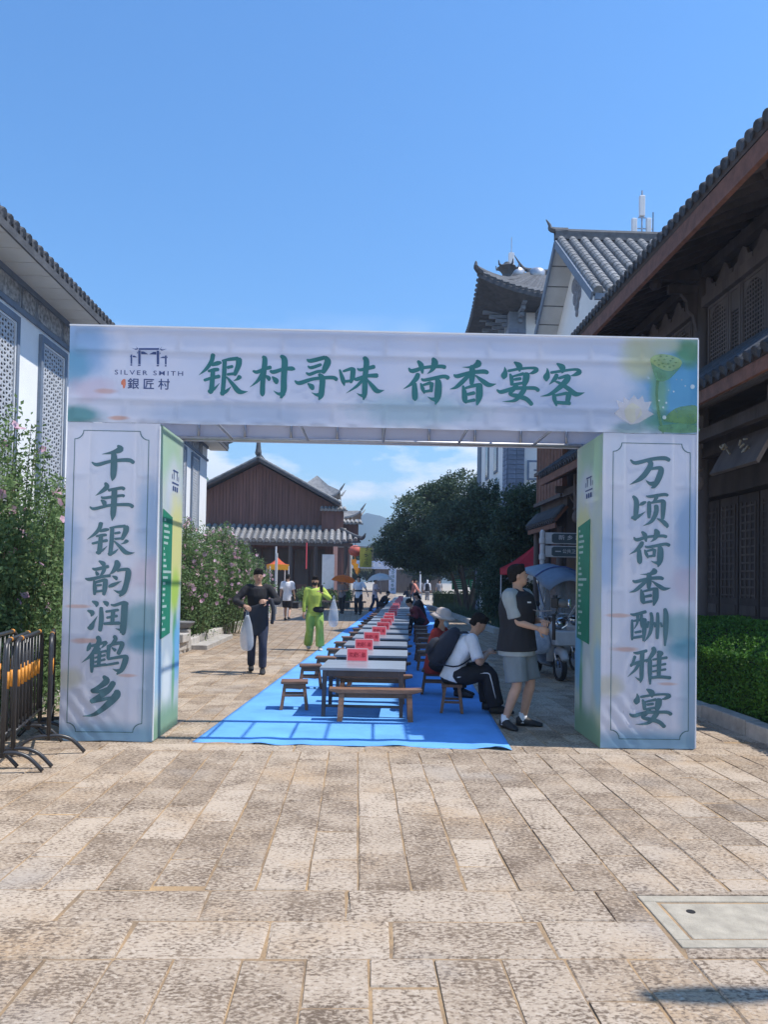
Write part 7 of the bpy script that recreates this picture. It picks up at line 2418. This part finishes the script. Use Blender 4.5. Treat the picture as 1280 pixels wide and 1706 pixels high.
    me.polygons.foreach_set('use_smooth', [True] * len(me.polygons))
    addmesh('body', me, None, t)
    # ---------- clothes
    cv_ = vox if not near else 0.014
    sl = cl.get('sleeve', 'short')
    if cl.get('top'):
        m = MB()
        torso(m, 0.020, low=cl.get('low', 0.05))
        for nm, s in (('l', 1), ('r', -1)):
            sh, eb, wt, *_ = J[nm]
            if sl == 'long':
                limb(m, [shc + rx * (s * 0.09), sh, sh.lerp(eb, 0.5), eb, eb.lerp(wt, 0.5), eb.lerp(wt, 0.97)], [0.074, 0.078, 0.068, 0.060, 0.054, 0.044])
            elif sl == 'short':
                limb(m, [shc + rx * (s * 0.09), sh, sh.lerp(eb, 0.45), sh.lerp(eb, 0.86)], [0.074, 0.080, 0.076, 0.080])
            elif sl == 'none':
                limb(m, [shc + rx * (s * 0.06), shc + rx * (s * 0.15) - sd2 * 0.01], [0.075, 0.076])
        me = remesh(m, cv_, 4)
        addmesh(cl.get('topname', 'shirt'), me, cl['top'], t)
    if cl.get('vest'):
        m = MB()
        torso(m, 0.034, low=0.02)
        for s in (-1, 1):
            limb(m, [shc + rx * (s * 0.05), shc + rx * (s * 0.145) - sd2 * 0.005], [0.080, 0.074])
        me = remesh(m, cv_, 4)
        addmesh('vest', me, cl['vest'], t)
    if cl.get('bottom'):
        m = MB()
        kind = cl.get('bkind', 'long')
        e = cl.get('loose', 0.018)
        m.loft([(hip + sd * 0.07, 0.140 * thick + 0.008, 0.100 * thick + 0.008, hx, fr), (hip, 0.162 * thick + 0.008, 0.114 * thick + 0.008, hx, fr), (hip - sd * 0.07, 0.165 * thick + 0.010, 0.118 * thick + 0.010, hx, fr), (hip - sd * 0.12, 0.10, 0.09, hx, fr)], 16)
        for nm in 'lr':
            sh, eb, wt, hj, kn, an = J[nm]
            if kind == 'long':
                limb(m, [hj + sd * 0.03, hj.lerp(kn, 0.4), kn, kn.lerp(an, 0.5), kn.lerp(an, 0.96)], [0.098, 0.090 + e, 0.066 + e, 0.060 + e * 1.6, 0.050 + e * 2.0])
            else:
                limb(m, [hj + sd * 0.03, hj.lerp(kn, 0.4), hj.lerp(kn, 0.75), hj.lerp(kn, 0.97)], [0.100, 0.096 + e, 0.092 + e, 0.092 + e])
        me = remesh(m, cv_, 4)
        addmesh('trousers' if kind == 'long' else 'shorts', me, cl['bottom'], t)
    if cl.get('shoes'):
        for nm in 'lr':
            an = J[nm][5]
            fd = Vector(g('f' + nm, (0, -1, 0)))
            fd = Vector((fd.x, fd.y, 0)).normalized()
            fs = Vector((-fd.y, fd.x, 0))
            up = Vector((0, 0, 1))
            m = MB()
            m.loft([(an - fd * 0.075 + up * -0.040, 0.030, 0.040, fs, up), (an - fd * 0.04 + up * -0.030, 0.044, 0.055, fs, up), (an + fd * 0.04 + up * -0.035, 0.047, 0.050, fs, up), (an + fd * 0.12 + up * -0.052, 0.050, 0.034, fs, up), (an + fd * 0.18 + up * -0.060, 0.044, 0.026, fs, up), (an + fd * 0.215 + up * -0.066, 0.02, 0.016, fs, up)], 12)
            m.build('shoe', cl['shoes'], t, smooth=True)
    # ---------- hair, eyes
    hk = cl.get('hair', 'short')
    if hk != 'none':
        m = MB()
        top = [(-0.06, 0.056, 0.045, 0.055), (-0.03, 0.074, 0.066, 0.042), (0.0, 0.081, 0.082, 0.028), (0.035, 0.085, 0.100, 0.014), (0.055, 0.084, 0.104, 0.008), (0.08, 0.078, 0.100, 0.008), (0.112, 0.058, 0.076, 0.010), (0.132, 0.026, 0.034, 0.010)]
        if hk == 'long': top = [(-0.20, 0.050, 0.030, 0.085), (-0.12, 0.078, 0.050, 0.070), (-0.06, 0.086, 0.068, 0.052)] + top[1:]
        if hk == 'bun': m.ball(HM @ Vector((0, 0.09, 0.06)), 0.045, 10, 6)
        m.loft([(HM @ Vector((0, dy, z)), a, q, X, Y) for (z, a, q, dy) in top], 14)
        if near:
            rgh = random.Random(len(label))
            for k in range(90):
                dv = Vector((rgh.uniform(-1, 1), rgh.uniform(-0.7, 1), rgh.uniform(0.0, 1))).normalized()
                p = Vector((dv.x * 0.083, 0.010 + dv.y * 0.100, 0.035 + dv.z * 0.092))
                m.tube([HM @ (p * 0.92), HM @ p, HM @ (p * 1.05 - Vector((0, 0, rgh.uniform(0.005, 0.02))))], [0.012, 0.011, 0.004], 5)
            for k in range(26):
                a = rgh.uniform(-1.0, 1.0)
                p = Vector((0.080 * math.sin(a), -0.088 * math.cos(a), rgh.uniform(0.088, 0.108)))
                m.tube([HM @ (p * 0.9 + Vector((0, 0.02, 0.02))), HM @ p, HM @ (p * 1.03 - Vector((0, 0, rgh.uniform(0.006, 0.02))))], [0.014, 0.012, 0.004], 5)
        me = remesh(m, 0.010 if near else 0.014, 2)
        addmesh('hair', me, cl.get('haircol', K['hair']), t)
    if cl.get('face', True) and near:
        for s in (-1, 1):
            e = MB().ball(HM @ Vector((s * 0.031, -0.0905, 0.008)), (0.009, 0.005, 0.0045), 8, 5).build('eye', K['eye'], t, smooth=True)
            MB().bar(HM @ Vector((s * 0.014, -0.096, 0.030)), HM @ Vector((s * 0.046, -0.088, 0.031)), 0.004, 0.0035).build('eyebrow', K['hair'], t)
        MB().bar(HM @ Vector((-0.022, -0.089, -0.062)), HM @ Vector((0.022, -0.089, -0.062)), 0.010, 0.011).build('lips', M('lips', (0.36, 0.13, 0.11), 0.5, 0.1), t)
    t['_HM'] = [v for r in (Matrix.Translation(t.location) @ Matrix.Rotation(rotz, 4, 'Z') @ Matrix.Scale(H / 1.70, 4) @ HM) for v in r]
    TM = Matrix.Translation(Vector(loc)) @ Matrix.Rotation(rotz, 4, 'Z') @ Matrix.Scale(H / 1.70, 4)
    del t['_HM']
    info = {k: [TM @ p for p in v] for k, v in J.items()}
    info['head'] = TM @ hc
    info['HM'] = TM @ HM
    info['chest'] = TM @ chest
    info['shc'] = TM @ shc
    info['waist'] = TM @ waist
    info['TM'] = TM
    info['back'] = (TM.to_3x3() @ bk(sd2)).normalized()
    info['up'] = (TM.to_3x3() @ sd2).normalized()
    return t, info

def cloth(name, c, rough=0.85, var=0.22, sc=4.0): return M(name, c, rough, var, sc, 1.0, 9.0, stretch=(1.0, 1.0, 0.6))
C_black = cloth('black cloth', (0.020, 0.020, 0.024))
C_dkblue = cloth('dark navy cloth', (0.030, 0.040, 0.075))
C_whitec = cloth('white cloth', (0.74, 0.74, 0.76))
C_greyg = cloth('grey green cloth', (0.30, 0.33, 0.33))
C_greysh = cloth('grey shorts', (0.17, 0.20, 0.215))
C_lime = cloth('lime cloth', (0.43, 0.54, 0.10))
C_lime2 = cloth('green lime cloth', (0.30, 0.47, 0.11))
C_red = cloth('red coat', (0.40, 0.040, 0.030))
C_dred = cloth('dark red cloth', (0.16, 0.025, 0.035))
C_peach = cloth('peach cloth', (0.70, 0.30, 0.24))
C_pinkw = cloth('pale pink cloth', (0.64, 0.50, 0.52))
C_grey = cloth('grey cloth', (0.22, 0.22, 0.24))
C_hat = cloth('beige hat', (0.50, 0.42, 0.37))
C_mask = cloth('blue mask', (0.40, 0.58, 0.72))
C_shoe = M('dark shoe', (0.025, 0.025, 0.027), 0.6, 0.2)
C_shoew = M('pale shoe', (0.5, 0.48, 0.46), 0.6, 0.15)
m_plas, n_, l_, p_ = _mat('thin plastic bag')
p_.inputs['Base Color'].default_value = (0.62, 0.68, 0.76, 1)
p_.inputs['Roughness'].default_value = 0.3
p_.inputs['Alpha'].default_value = 0.5

def gpt(px, py, z=CZ - 0.01):
    p = ground(px, py)
    return Vector((p.x, p.y, z))

# 1 man in black walking towards the camera, holding up a jacket
t, I = person('man in black walking towards the camera, holding a dark jacket up with both hands', gpt(427, 1121), RAD(8), 1.70,
    dict(al=(0.10, -0.10, 0.085), ar=(-0.09, 0.16, 0.11), wl=(0.15, -0.30, 1.22), wr=(-0.22, -0.26, 1.14), el=(1, 0.3, -0.5), er=(-1, 0.4, -0.3), head=(0.1, 0.12), spine=(0, -0.02, 1), ul=(0, -1, 0.3), ur=(0, -1, 0.3)),
    dict(top=C_black, sleeve='long', topname='jumper', bottom=C_dkblue, shoes=C_shoe, loose=0.008), 0.016, True)
hl, hr_ = I['l'][2], I['r'][2]
jk = thing('jacket', 'dark jacket held spread out by the man in black', 'jacket', (hl + hr_) / 2)
mb = MB()
o_ = Vector(jk.location)
vs = []
top = [hr_ - o_ + Vector((-0.03, -0.03, 0)), (hr_ - o_).lerp(hl - o_, 0.33) + Vector((0, -0.03, -0.03)), (hr_ - o_).lerp(hl - o_, 0.66) + Vector((0, -0.03, 0.0)), hl - o_ + Vector((0.06, -0.03, 0.05))]
for j in range(6):
    for i in range(4):
        p = top[i] + Vector((0.012 * math.sin(j * 2 + i), -0.02 * math.sin(i * 2.1 + j), -0.105 * j * (0.85 if i in (0,) else 1.0)))
        p.x *= (1 - 0.05 * j)
        vs.append(p)
mb.add(vs, [(j * 4 + i, j * 4 + i + 1, (j + 1) * 4 + i + 1, (j + 1) * 4 + i) for j in range(5) for i in range(3)])
o = mb.build('cloth', cloth('charcoal jacket', (0.030, 0.034, 0.045)), jk, smooth=True)
s_ = o.modifiers.new('t', 'SOLIDIFY'); s_.thickness = 0.018
s_ = o.modifiers.new('s', 'SUBSURF'); s_.levels = 2; s_.render_levels = 2
MB().tube(smooth_path([tuple(top[3] + Vector((0.0, 0, 0))), tuple(top[3] + Vector((0.05, -0.01, -0.2))), tuple(top[3] + Vector((0.03, -0.02, -0.42)))], 4), [0.05, .055, .058, .058, .056, .054, .05, .045, .04], 10, flat=0.6).build('sleeve', cloth('charcoal jacket sleeve', (0.030, 0.034, 0.045)), jk, smooth=True)
soft_bag('plastic_bag', 'translucent plastic bag hanging from the hand of the man in black', hr_ + Vector((0.06, -0.06, -0.14)), 0.24, 0.15, 0.60, m_plas, 5)

# 2 woman in lime green
t, I = person('woman in bright lime green top and wide trousers walking, holding a phone up', gpt(523, 1083), RAD(10), 1.62,
    dict(al=(0.13, -0.12, 0.085), ar=(-0.13, 0.14, 0.11), wl=(0.14, -0.27, 1.36), wr=(-0.27, -0.06, 0.84), el=(1, 0.2, -0.8), head=(-0.2, 0.15), ul=(0.3, 0, 1)),
    dict(top=C_lime, sleeve='long', low=0.04, bottom=C_lime2, loose=0.028, shoes=C_shoew, hair='long', face=False), 0.016, True)
hd_, HMx = I['head'], I['HM']
MB().ball((0, 0, 0), (0.062, 0.030, 0.058), 12, 8).build('face_mask', C_black, t, smooth=True, loc=t.matrix_world @ Vector((0, 0, 0)))
fm = [c for c in t.children if c.name.startswith('face_mask')][0]
fm.location = (Matrix.Translation(t.location) @ Matrix.Rotation(RAD(10), 4, 'Z') @ Matrix.Scale(1.62 / 1.70, 4)).inverted() @ (HMx @ Vector((0, -0.075, -0.045)))
ph = thing('phone', 'dark phone held up by the woman in lime green', 'phone', I['l'][2] + Vector((-0.02, -0.07, 0.10)), RAD(10))
MB().bx(-0.038, 0.038, -0.005, 0.005, -0.08, 0.08).build('phone_case', K['rubber'], ph, bevel=0.006)
MB().bx(-0.034, 0.034, 0.0052, 0.0062, -0.074, 0.074).build('screen', K['glass_dark'], ph)
soft_bag('plastic_bag', 'pale plastic bag hanging beside the woman in lime green', I['l'][1] + Vector((0.10, -0.10, -0.02)), 0.24, 0.15, 0.62, m_plas, 9)
wbag = thing('waist_bag', 'black waist bag worn by the woman in lime green', 'waist bag', I['waist'] + Vector((0.10, -0.15, -0.12)), RAD(15))
MB().loft([((-0.13, 0, 0), 0.02, 0.03, (0, 1, 0), (0, 0, 1)), ((-0.08, 0, 0), 0.04, 0.06, (0, 1, 0), (0, 0, 1)), ((0.06, 0, -0.01), 0.045, 0.07, (0, 1, 0), (0, 0, 1)), ((0.12, 0, 0), 0.02, 0.04, (0, 1, 0), (0, 0, 1))], 12).build('pouch', C_black, wbag, smooth=True)

# 3 man in white T-shirt walking away
t, I = person('man in white T-shirt and black shorts walking away, beside the flowering bush', gpt(478, 1034), RAD(175), 1.72,
    dict(al=(0.10, -0.16, 0.085), ar=(-0.10, 0.20, 0.14), wl=(0.26, 0.08, 0.82), wr=(-0.27, -0.08, 0.82)),
    dict(top=C_whitec, sleeve='short', low=0.10, bottom=C_black, bkind='short', loose=0.03, shoes=C_shoe), 0.02)
sbg = thing('shoulder_bag', 'black bag carried low by the man in the white T-shirt', 'bag', I['r'][2] + Vector((0.03, 0, -0.20)))
MB().bx(-0.13, 0.13, -0.06, 0.06, -0.24, 0.0).build('sack', C_black, sbg, bevel=0.03)
MB().tube(smooth_path([(-0.09, 0, -0.01), (-0.06, 0, 0.10), (0, 0, 0.14), (0.06, 0, 0.10), (0.09, 0, -0.01)], 3), 0.012, 6).build('strap', C_black, sbg)

# umbrellas
def umbrella(label, tip, hand_p, r, mat, tilt):
    t = thing('umbrella', label, 'umbrella', hand_p)
    ax = (Vector(tip) - Vector(hand_p))
    L = ax.length
    ax.normalize()
    q = ax.to_track_quat('Z', 'Y').to_matrix()
    vs, n, m = [], 16, 6
    for j in range(m + 1):
        a = 1.12 * j / m
        for k in range(n):
            tt = 2 * math.pi * k / n
            rr = r * math.sin(a) / math.sin(1.12) * (1 if k % 2 else 0.955)
            z = L - 0.04 - r * 0.52 * (1 - math.cos(a)) / (1 - math.cos(1.12)) - (0.0 if k % 2 else 0.01)
            vs.append(q @ Vector((rr * math.cos(tt), rr * math.sin(tt), z)))
    mb = MB().add(vs, [(j * n + k, j * n + (k + 1) % n, (j + 1) * n + (k + 1) % n, (j + 1) * n + k) for j in range(m) for k in range(n)])
    o = mb.build('canopy', mat, t, smooth=False)
    for k in range(1, 16, 2):
        tt = 2 * math.pi * k / 16
        MB().tube([q @ Vector((0, 0, L - 0.30)), q @ Vector((r * 0.6 * math.cos(tt), r * 0.6 * math.sin(tt), L - 0.04 - r * 0.24))], 0.005, 4).build('rib', K['alu'], t)
    MB().tube([q @ Vector((0, 0, -0.12)), q @ Vector((0, 0, L + 0.05))], 0.010, 6).build('shaft', K['alu'], t)
    MB().tube([q @ Vector((0, 0, -0.16)), q @ Vector((0, 0, 0.0))], 0.018, 6).build('grip', K['rubber'], t)
    return t
m_umo = M('orange umbrella', (0.86, 0.20, 0.015), 0.6, 0.08, trans=0.5)
m_umw = M('white umbrella', (0.84, 0.84, 0.80), 0.6, 0.05, trans=0.5)
t, I = person('walker in dark patterned clothes under the orange umbrella', gpt(570, 1022), RAD(-20), 1.60,
    dict(al=(0.10, -0.16, 0.085), ar=(-0.10, 0.18, 0.12), wl=(0.10, -0.22, 1.15), wr=(-0.24, -0.05, 0.85), el=(1, 0.4, -0.6)),
    dict(top=C_grey, sleeve='short', bottom=C_black, loose=0.01, shoes=C_shoe, hair='long'), 0.022)
umbrella('bright orange umbrella tilted over a walker', I['l'][2] + Vector((0.10, -0.08, 0.80)), I['l'][2] + Vector((0, -0.05, 0.05)), 0.62, m_umo, 0.2)
t, I = person('person in white T-shirt and black trousers with dark belt near the tables', gpt(597, 1024), RAD(-12), 1.73,
    dict(al=(0.12, -0.10, 0.085), ar=(-0.12, 0.14, 0.10), wl=(0.46, -0.10, 0.92), wr=(-0.27, -0.02, 0.84), el=(1, 0.4, 0)),
    dict(top=C_whitec, sleeve='short', low=0.10, bottom=C_black, loose=0.02, shoes=C_shoe, hair='long'), 0.022)
wbt = thing('waist_belt', 'dark waist belt worn over the white T-shirt', 'belt', I['waist'])
MB().lathe([(0.185, -0.03), (0.19, 0.0), (0.185, 0.03)], (0, 0, 0), 16).build('strap', C_black, wbt)
t, I = person('person in pale pink shirt and blue trousers under the white umbrella', gpt(624, 1019), RAD(70), 1.62,
    dict(al=(0.10, -0.14, 0.085), ar=(-0.10, 0.22, 0.10), wl=(0.12, -0.30, 1.08), wr=(-0.12, -0.30, 1.05), el=(1, 0.5, -0.5), er=(-1, 0.5, -0.5), spine=(0, -0.05, 1)),
    dict(top=C_pinkw, sleeve='short', low=0.12, bottom=C_dkblue, shoes=C_shoe), 0.022)
umbrella('white umbrella held above a person beside the table row', I['l'][2] + Vector((-0.06, -0.02, 0.98)), I['l'][2] + Vector((0, -0.05, 0.02)), 0.66, m_umw, 0)

# 7 peach shirt beside the right of the tables, laying the table
pp_ = rowp(0.72, 46.0)
t, I = person('person in peach shirt standing over the far tables, arms reaching down', (pp_.x - 0.05, pp_.y, 0.01), RAD(75), 1.66,
    dict(wl=(0.14, -0.42, 0.95), wr=(-0.14, -0.40, 0.95), el=(1, 0.4, -0.5), er=(-1, 0.4, -0.5), spine=(0, -0.18, 1)),
    dict(top=C_peach, sleeve='long', low=0.06, bottom=C_grey, shoes=C_shoe, hair='bun'), 0.024)

# seated people: hips at stool height
def seated(label, loc, rot, H, cl, lean=0.35, bendf=0.5, wl=(0.14, -0.42, 0.74), wr=(-0.14, -0.42, 0.74), head=(0, 0.5), spread=0.12, feet=-0.48, near=False, vox=0.02, hipz=0.435, extra=None, group=None):
    d = dict(hip=(0, 0, hipz), spine=(0, -lean, 1), bend=(0, -bendf, 0), al=(spread, feet, 0.085), ar=(-spread, feet - 0.06, 0.085), kl=(0.15, -0.3, 1), kr=(-0.15, -0.3, 1), wl=wl, wr=wr, el=(1, 0.6, -0.6), er=(-1, 0.6, -0.6), head=head, ul=(0, -0.3, 1), ur=(0, -0.3, 1), curl=0.9)
    d.update(extra or {})
    return person(label, loc, rot, H, d, cl, vox, near, group)
sp0 = ground(753, 1186)
sdl = cloth('black track trousers', (0.016, 0.017, 0.022))
t, I = seated('student in white polo shirt and black striped trousers bent over a phone', (sp0.x, sp0.y, CZ), RAD(88), 1.72,
    dict(top=C_whitec, sleeve='short', low=-0.02, bottom=sdl, loose=0.028, shoes=C_shoe, hair='short'), 0.30, 0.42, (0.09, -0.44, 0.72), (-0.09, -0.42, 0.72), (0, 0.55), 0.13, -0.46, True, 0.016)
ph2 = thing('phone', 'dark phone held low by the seated student', 'phone', (I['l'][2] + I['r'][2]) / 2 + Vector((0.12, 0, 0.03)), RAD(88))
MB().bx(-0.038, 0.038, -0.08, 0.08, -0.005, 0.005).build('phone_case', K['rubber'], ph2, bevel=0.005)
# white side stripes on the trousers
for nm in 'r':
    sh, eb, wt, hj, kn, an = I[nm]
    st_ = []
    for p, q, f in ((hj, kn, 0.1), (hj, kn, 0.5), (hj, kn, 0.95), (kn, an, 0.2), (kn, an, 0.6), (kn, an, 0.95)):
        st_.append(tuple(p.lerp(q, f) + Vector((0.0, -0.112 + 0.018 * f, 0.012))))
    TMi = I['TM'].inverted()
    MB().tube([TMi @ Vector(p) for p in smooth_path(st_, 4)], 0.006, 5).build('trouser_stripe', C_whitec, t)
bkp = thing('backpack', 'dark backpack on the back of the seated student', 'backpack', I['chest'] + I['back'] * 0.20 - I['up'] * 0.12)
U, Bk = I['up'], I['back']
Sx = U.cross(Bk).normalized()
m = MB()
m.loft([(U * -0.27, 0.13, 0.06, Sx, Bk), (U * -0.22, 0.165, 0.12, Sx, Bk), (U * -0.05, 0.17, 0.135, Sx, Bk), (U * 0.12, 0.155, 0.105, Sx, Bk), (U * 0.23, 0.11, 0.06, Sx, Bk), (U * 0.26, 0.05, 0.03, Sx, Bk)], 14)
C_pack = cloth('dark backpack cloth', (0.022, 0.026, 0.040))
m.build('pack_body', C_pack, bkp, smooth=True)
m = MB().loft([(U * -0.22 + Bk * 0.10, 0.11, 0.04, Sx, Bk), (U * -0.16 + Bk * 0.13, 0.13, 0.05, Sx, Bk), (U * -0.04 + Bk * 0.14, 0.125, 0.045, Sx, Bk), (U * 0.02 + Bk * 0.12, 0.08, 0.02, Sx, Bk)], 12)
m.build('front_pocket', C_pack, bkp, smooth=True)
for s in (-1, 1):
    MB().tube(smooth_path([tuple(U * 0.20 + Sx * (s * 0.09) - Bk * 0.02), tuple(U * 0.30 + Sx * (s * 0.12) - Bk * 0.16), tuple(U * 0.18 + Sx * (s * 0.15) - Bk * 0.33), tuple(U * -0.10 + Sx * (s * 0.175) - Bk * 0.26), tuple(U * -0.22 + Sx * (s * 0.165) - Bk * 0.06)], 4), 0.020, 6, flat=0.4).build('strap', C_pack, bkp, smooth=True)
MB().ball(Sx * -0.15 + Bk * 0.05 + U * -0.04, (0.03, 0.02, 0.018), 10, 6).build('charm', K['white_paint'], bkp, smooth=True)

rp0 = ground(722, 1156)
t, I = seated('seated woman in red coat with beige sun hat and blue face mask', (rp0.x, rp0.y, CZ), RAD(62), 1.60,
    dict(top=C_red, sleeve='long', low=0.05, topname='coat', bottom=C_black, shoes=C_shoe, hair='long', face=False), 0.10, 0.22, (0.08, -0.30, 0.66), (-0.10, -0.30, 0.64), (-0.2, 0.25), 0.12, -0.40, True, 0.018)
HMx = I['HM']
ht = thing('sun_hat', 'beige wide brimmed sun hat worn by the woman in red', 'hat', HMx @ Vector((0, 0.01, 0.05)))
Rm = HMx.to_3x3()
m = MB()
m.loft([(Rm @ Vector((0, 0.0, -0.03)), 0.205, 0.215, Rm @ Vector((1, 0, 0)), Rm @ Vector((0, 1, 0))), (Rm @ Vector((0, 0, 0.0)), 0.15, 0.165, Rm @ Vector((1, 0, 0)), Rm @ Vector((0, 1, 0))), (Rm @ Vector((0, 0, 0.02)), 0.105, 0.125, Rm @ Vector((1, 0, 0)), Rm @ Vector((0, 1, 0))), (Rm @ Vector((0, 0, 0.08)), 0.098, 0.118, Rm @ Vector((1, 0, 0)), Rm @ Vector((0, 1, 0))), (Rm @ Vector((0, 0, 0.11)), 0.06, 0.07, Rm @ Vector((1, 0, 0)), Rm @ Vector((0, 1, 0)))], 18)
m.build('hat_cloth', C_hat, ht, smooth=True)
fmk = MB().ball((0, 0, 0), (0.064, 0.036, 0.062), 12, 8).build('face_mask', C_mask, t, smooth=True)
fmk.location = I['TM'].inverted() @ (HMx @ Vector((0, -0.070, -0.045)))

# bending / seated people further along the right side
t, I = seated('person in dark red jacket bent over a far table on its right side', rowp(0.92, 22.2, CZ), RAD(-80), 1.66, dict(top=C_dred, sleeve='long', bottom=C_black, shoes=C_shoe, hair='short'), 0.55, 0.7, (0.12, -0.42, 0.62), (-0.12, -0.42, 0.62), (0, 0.6), vox=0.022)
t, I = seated('dark clothed person seated at the right of the far tables behind the red jacket', rowp(0.95, 26.5, CZ), RAD(-85), 1.66, dict(top=C_black, sleeve='long', bottom=C_dkblue, shoes=C_shoe, hair='long'), 0.2, 0.3, vox=0.024)
t, I = seated('dark clothed person crouched on the left of the far tables beside the umbrella', rowp(-0.95, 36.5, CZ), RAD(80), 1.62, dict(top=C_black, sleeve='long', bottom=C_black, shoes=C_shoe, hair='short'), 0.45, 0.5, vox=0.026)
t, I = seated('dark haired person seated at the far end of the tables', rowp(0.35, 50.0, CZ), RAD(180), 1.62, dict(top=C_black, sleeve='long', bottom=C_black, shoes=C_shoe, hair='long'), 0.1, 0.1, vox=0.028)

# standing figures in the shade under the trees
for (px, py, d, rot, lab, cl) in (
    (712, 1000, 60, 170, 'person in white headscarf and dark pinafore walking away under the trees', dict(top=C_whitec, sleeve='long', vest=C_black, bottom=C_grey, shoes=C_shoe, hair='long', haircol=C_whitec)),
    (687, 998, 62, 10, 'dark clothed passer by standing left of the white headscarf', dict(top=C_black, sleeve='long', bottom=C_black, shoes=C_shoe)),
    (700, 998, 66, 160, 'grey clothed passer by just behind the white headscarf', dict(top=C_grey, sleeve='long', bottom=C_grey, shoes=C_shoe)),
    (732, 999, 58, 20, 'dim figure standing right of the white headscarf in the shade', dict(top=C_grey, sleeve='short', bottom=C_black, shoes=C_shoe))):
    p = at(px, py, d)
    person(lab, (p.x, p.y, 0), RAD(rot), 1.66, dict(al=(0.11, -0.08, 0.085), ar=(-0.11, 0.1, 0.09), wl=(0.28, -0.06, 0.84), wr=(-0.28, 0.02, 0.84)), cl, 0.028)

# photographer in the foreground shade
pp0 = ground(860, 1211)
t, I = person('photographer in black vest and grey shorts holding a camera rig, looking up to the right', (pp0.x, pp0.y, 0), RAD(52), 1.74,
    dict(al=(0.11, -0.03, 0.085), ar=(-0.14, 0.06, 0.085), fl=(0.5, -1, 0), fr=(-0.5, -0.9, 0), wl=(0.08, -0.25, 1.16), wr=(-0.04, -0.27, 1.08), el=(1, 0.5, -0.8), er=(-0.7, 1.0, -0.8), head=(0.55, -0.2), ul=(0, 0, 1), ur=(-1, 0, 0.2), curl=1.0, build=1.30, shoulder=0.215),
    dict(top=C_greyg, sleeve='short', low=0.07, vest=C_black, bottom=C_greysh, bkind='short', loose=0.035, shoes=C_shoe, hair='short'), 0.016, True)
for nm in 'lr':
    an = I[nm][5]
    so = MB().tube([(0, 0, -0.05), (0, 0, 0.06)], [0.046, 0.043], 12).build('sock', C_whitec, t, smooth=True)
    so.location = I['TM'].inverted() @ an
HMx = I['HM']
MB().tube([(0, 0, 0), (0, 0, 0.001)], 0.001, 4)
cr_p = (I['l'][2] + I['r'][2]) / 2 + Vector((0.14, -0.05, 0.02))
cg = thing('camera_rig', 'black camera on a hand held gimbal in the hands of the photographer', 'camera', cr_p, RAD(62))
MB().tube([(0, 0, -0.18), (0, 0, 0.10)], 0.020, 10).build('grip', K['rubber'], cg, smooth=True)
MB().tube(smooth_path([(0, 0, 0.10), (0.10, 0, 0.12), (0.12, 0, 0.22), (0.12, -0.04, 0.30)], 4), 0.015, 8).build('gimbal_arm', K['grey_plastic'], cg, smooth=True)
o = MB().bx(-0.075, 0.075, -0.055, 0.02, 0.17, 0.28).build('camera_body', K['rubber'], cg, bevel=0.012)
MB().lathe([(0.045, -0.10), (0.045, 0.0), (0.05, 0.02)], (0, -0.055, 0.22), 16, axis='Y').build('lens', K['grey_plastic'], o, smooth=True)
MB().lathe([(0.047, -0.125), (0.047, -0.101)], (0, -0.055, 0.22), 16, axis='Y').build('lens_ring', K['chrome'], o, smooth=True)
MB().bx(-0.03, 0.03, -0.03, 0.01, 0.281, 0.31).build('viewfinder', K['rubber'], o, bevel=0.006)
# neck strap
ck, sc_ = I['chest'], I['shc']
MB().tube(smooth_path([tuple(sc_ + I['back'] * 0.07 + Vector((0, 0, 0.05))), tuple(sc_ - I['back'] * 0.06 + Vector((0.03, -0.06, 0.02))), tuple(ck - I['back'] * 0.155 + Vector((0.02, -0.03, -0.02))), tuple(cr_p + Vector((-0.02, 0, 0.14)))], 5), 0.010, 6, flat=0.4).build('neck_strap', cloth('grey strap', (0.24, 0.20, 0.18)), t, smooth=True)
for c in t.children:
    if c.name.startswith('neck_strap'):
        c.matrix_local = I['TM'].inverted()
# chest logo patch
lg_ = MB().bx(-0.03, 0.03, -0.003, 0.003, -0.008, 0.008).build('vest_patch', C_whitec, t)
lg_.matrix_local = I['TM'].inverted() @ Matrix.Translation(I['chest'] - I['back'] * 0.158 + Vector((-0.03, -0.07, 0.06))) @ Matrix.Rotation(RAD(40), 4, 'Z')

# ================================================================== HAZE (one even box of air round the place)
hz = MB().bx(-1400, 1400, -120, 1180, -1.2, 100).build('haze', None)
hm, n_, l_, p_ = _mat('haze air')
n_.remove(p_)
pv_ = n_.new('ShaderNodeVolumePrincipled')
pv_.inputs['Color'].default_value = (0.62, 0.78, 1.0, 1)
pv_.inputs['Density'].default_value = 0.0010
pv_.inputs['Anisotropy'].default_value = 0.3
l_.new(pv_.outputs[0], n_['Material Output'].inputs['Volume'])
hz.data.materials.append(hm)
tag(hz, kind='stuff')
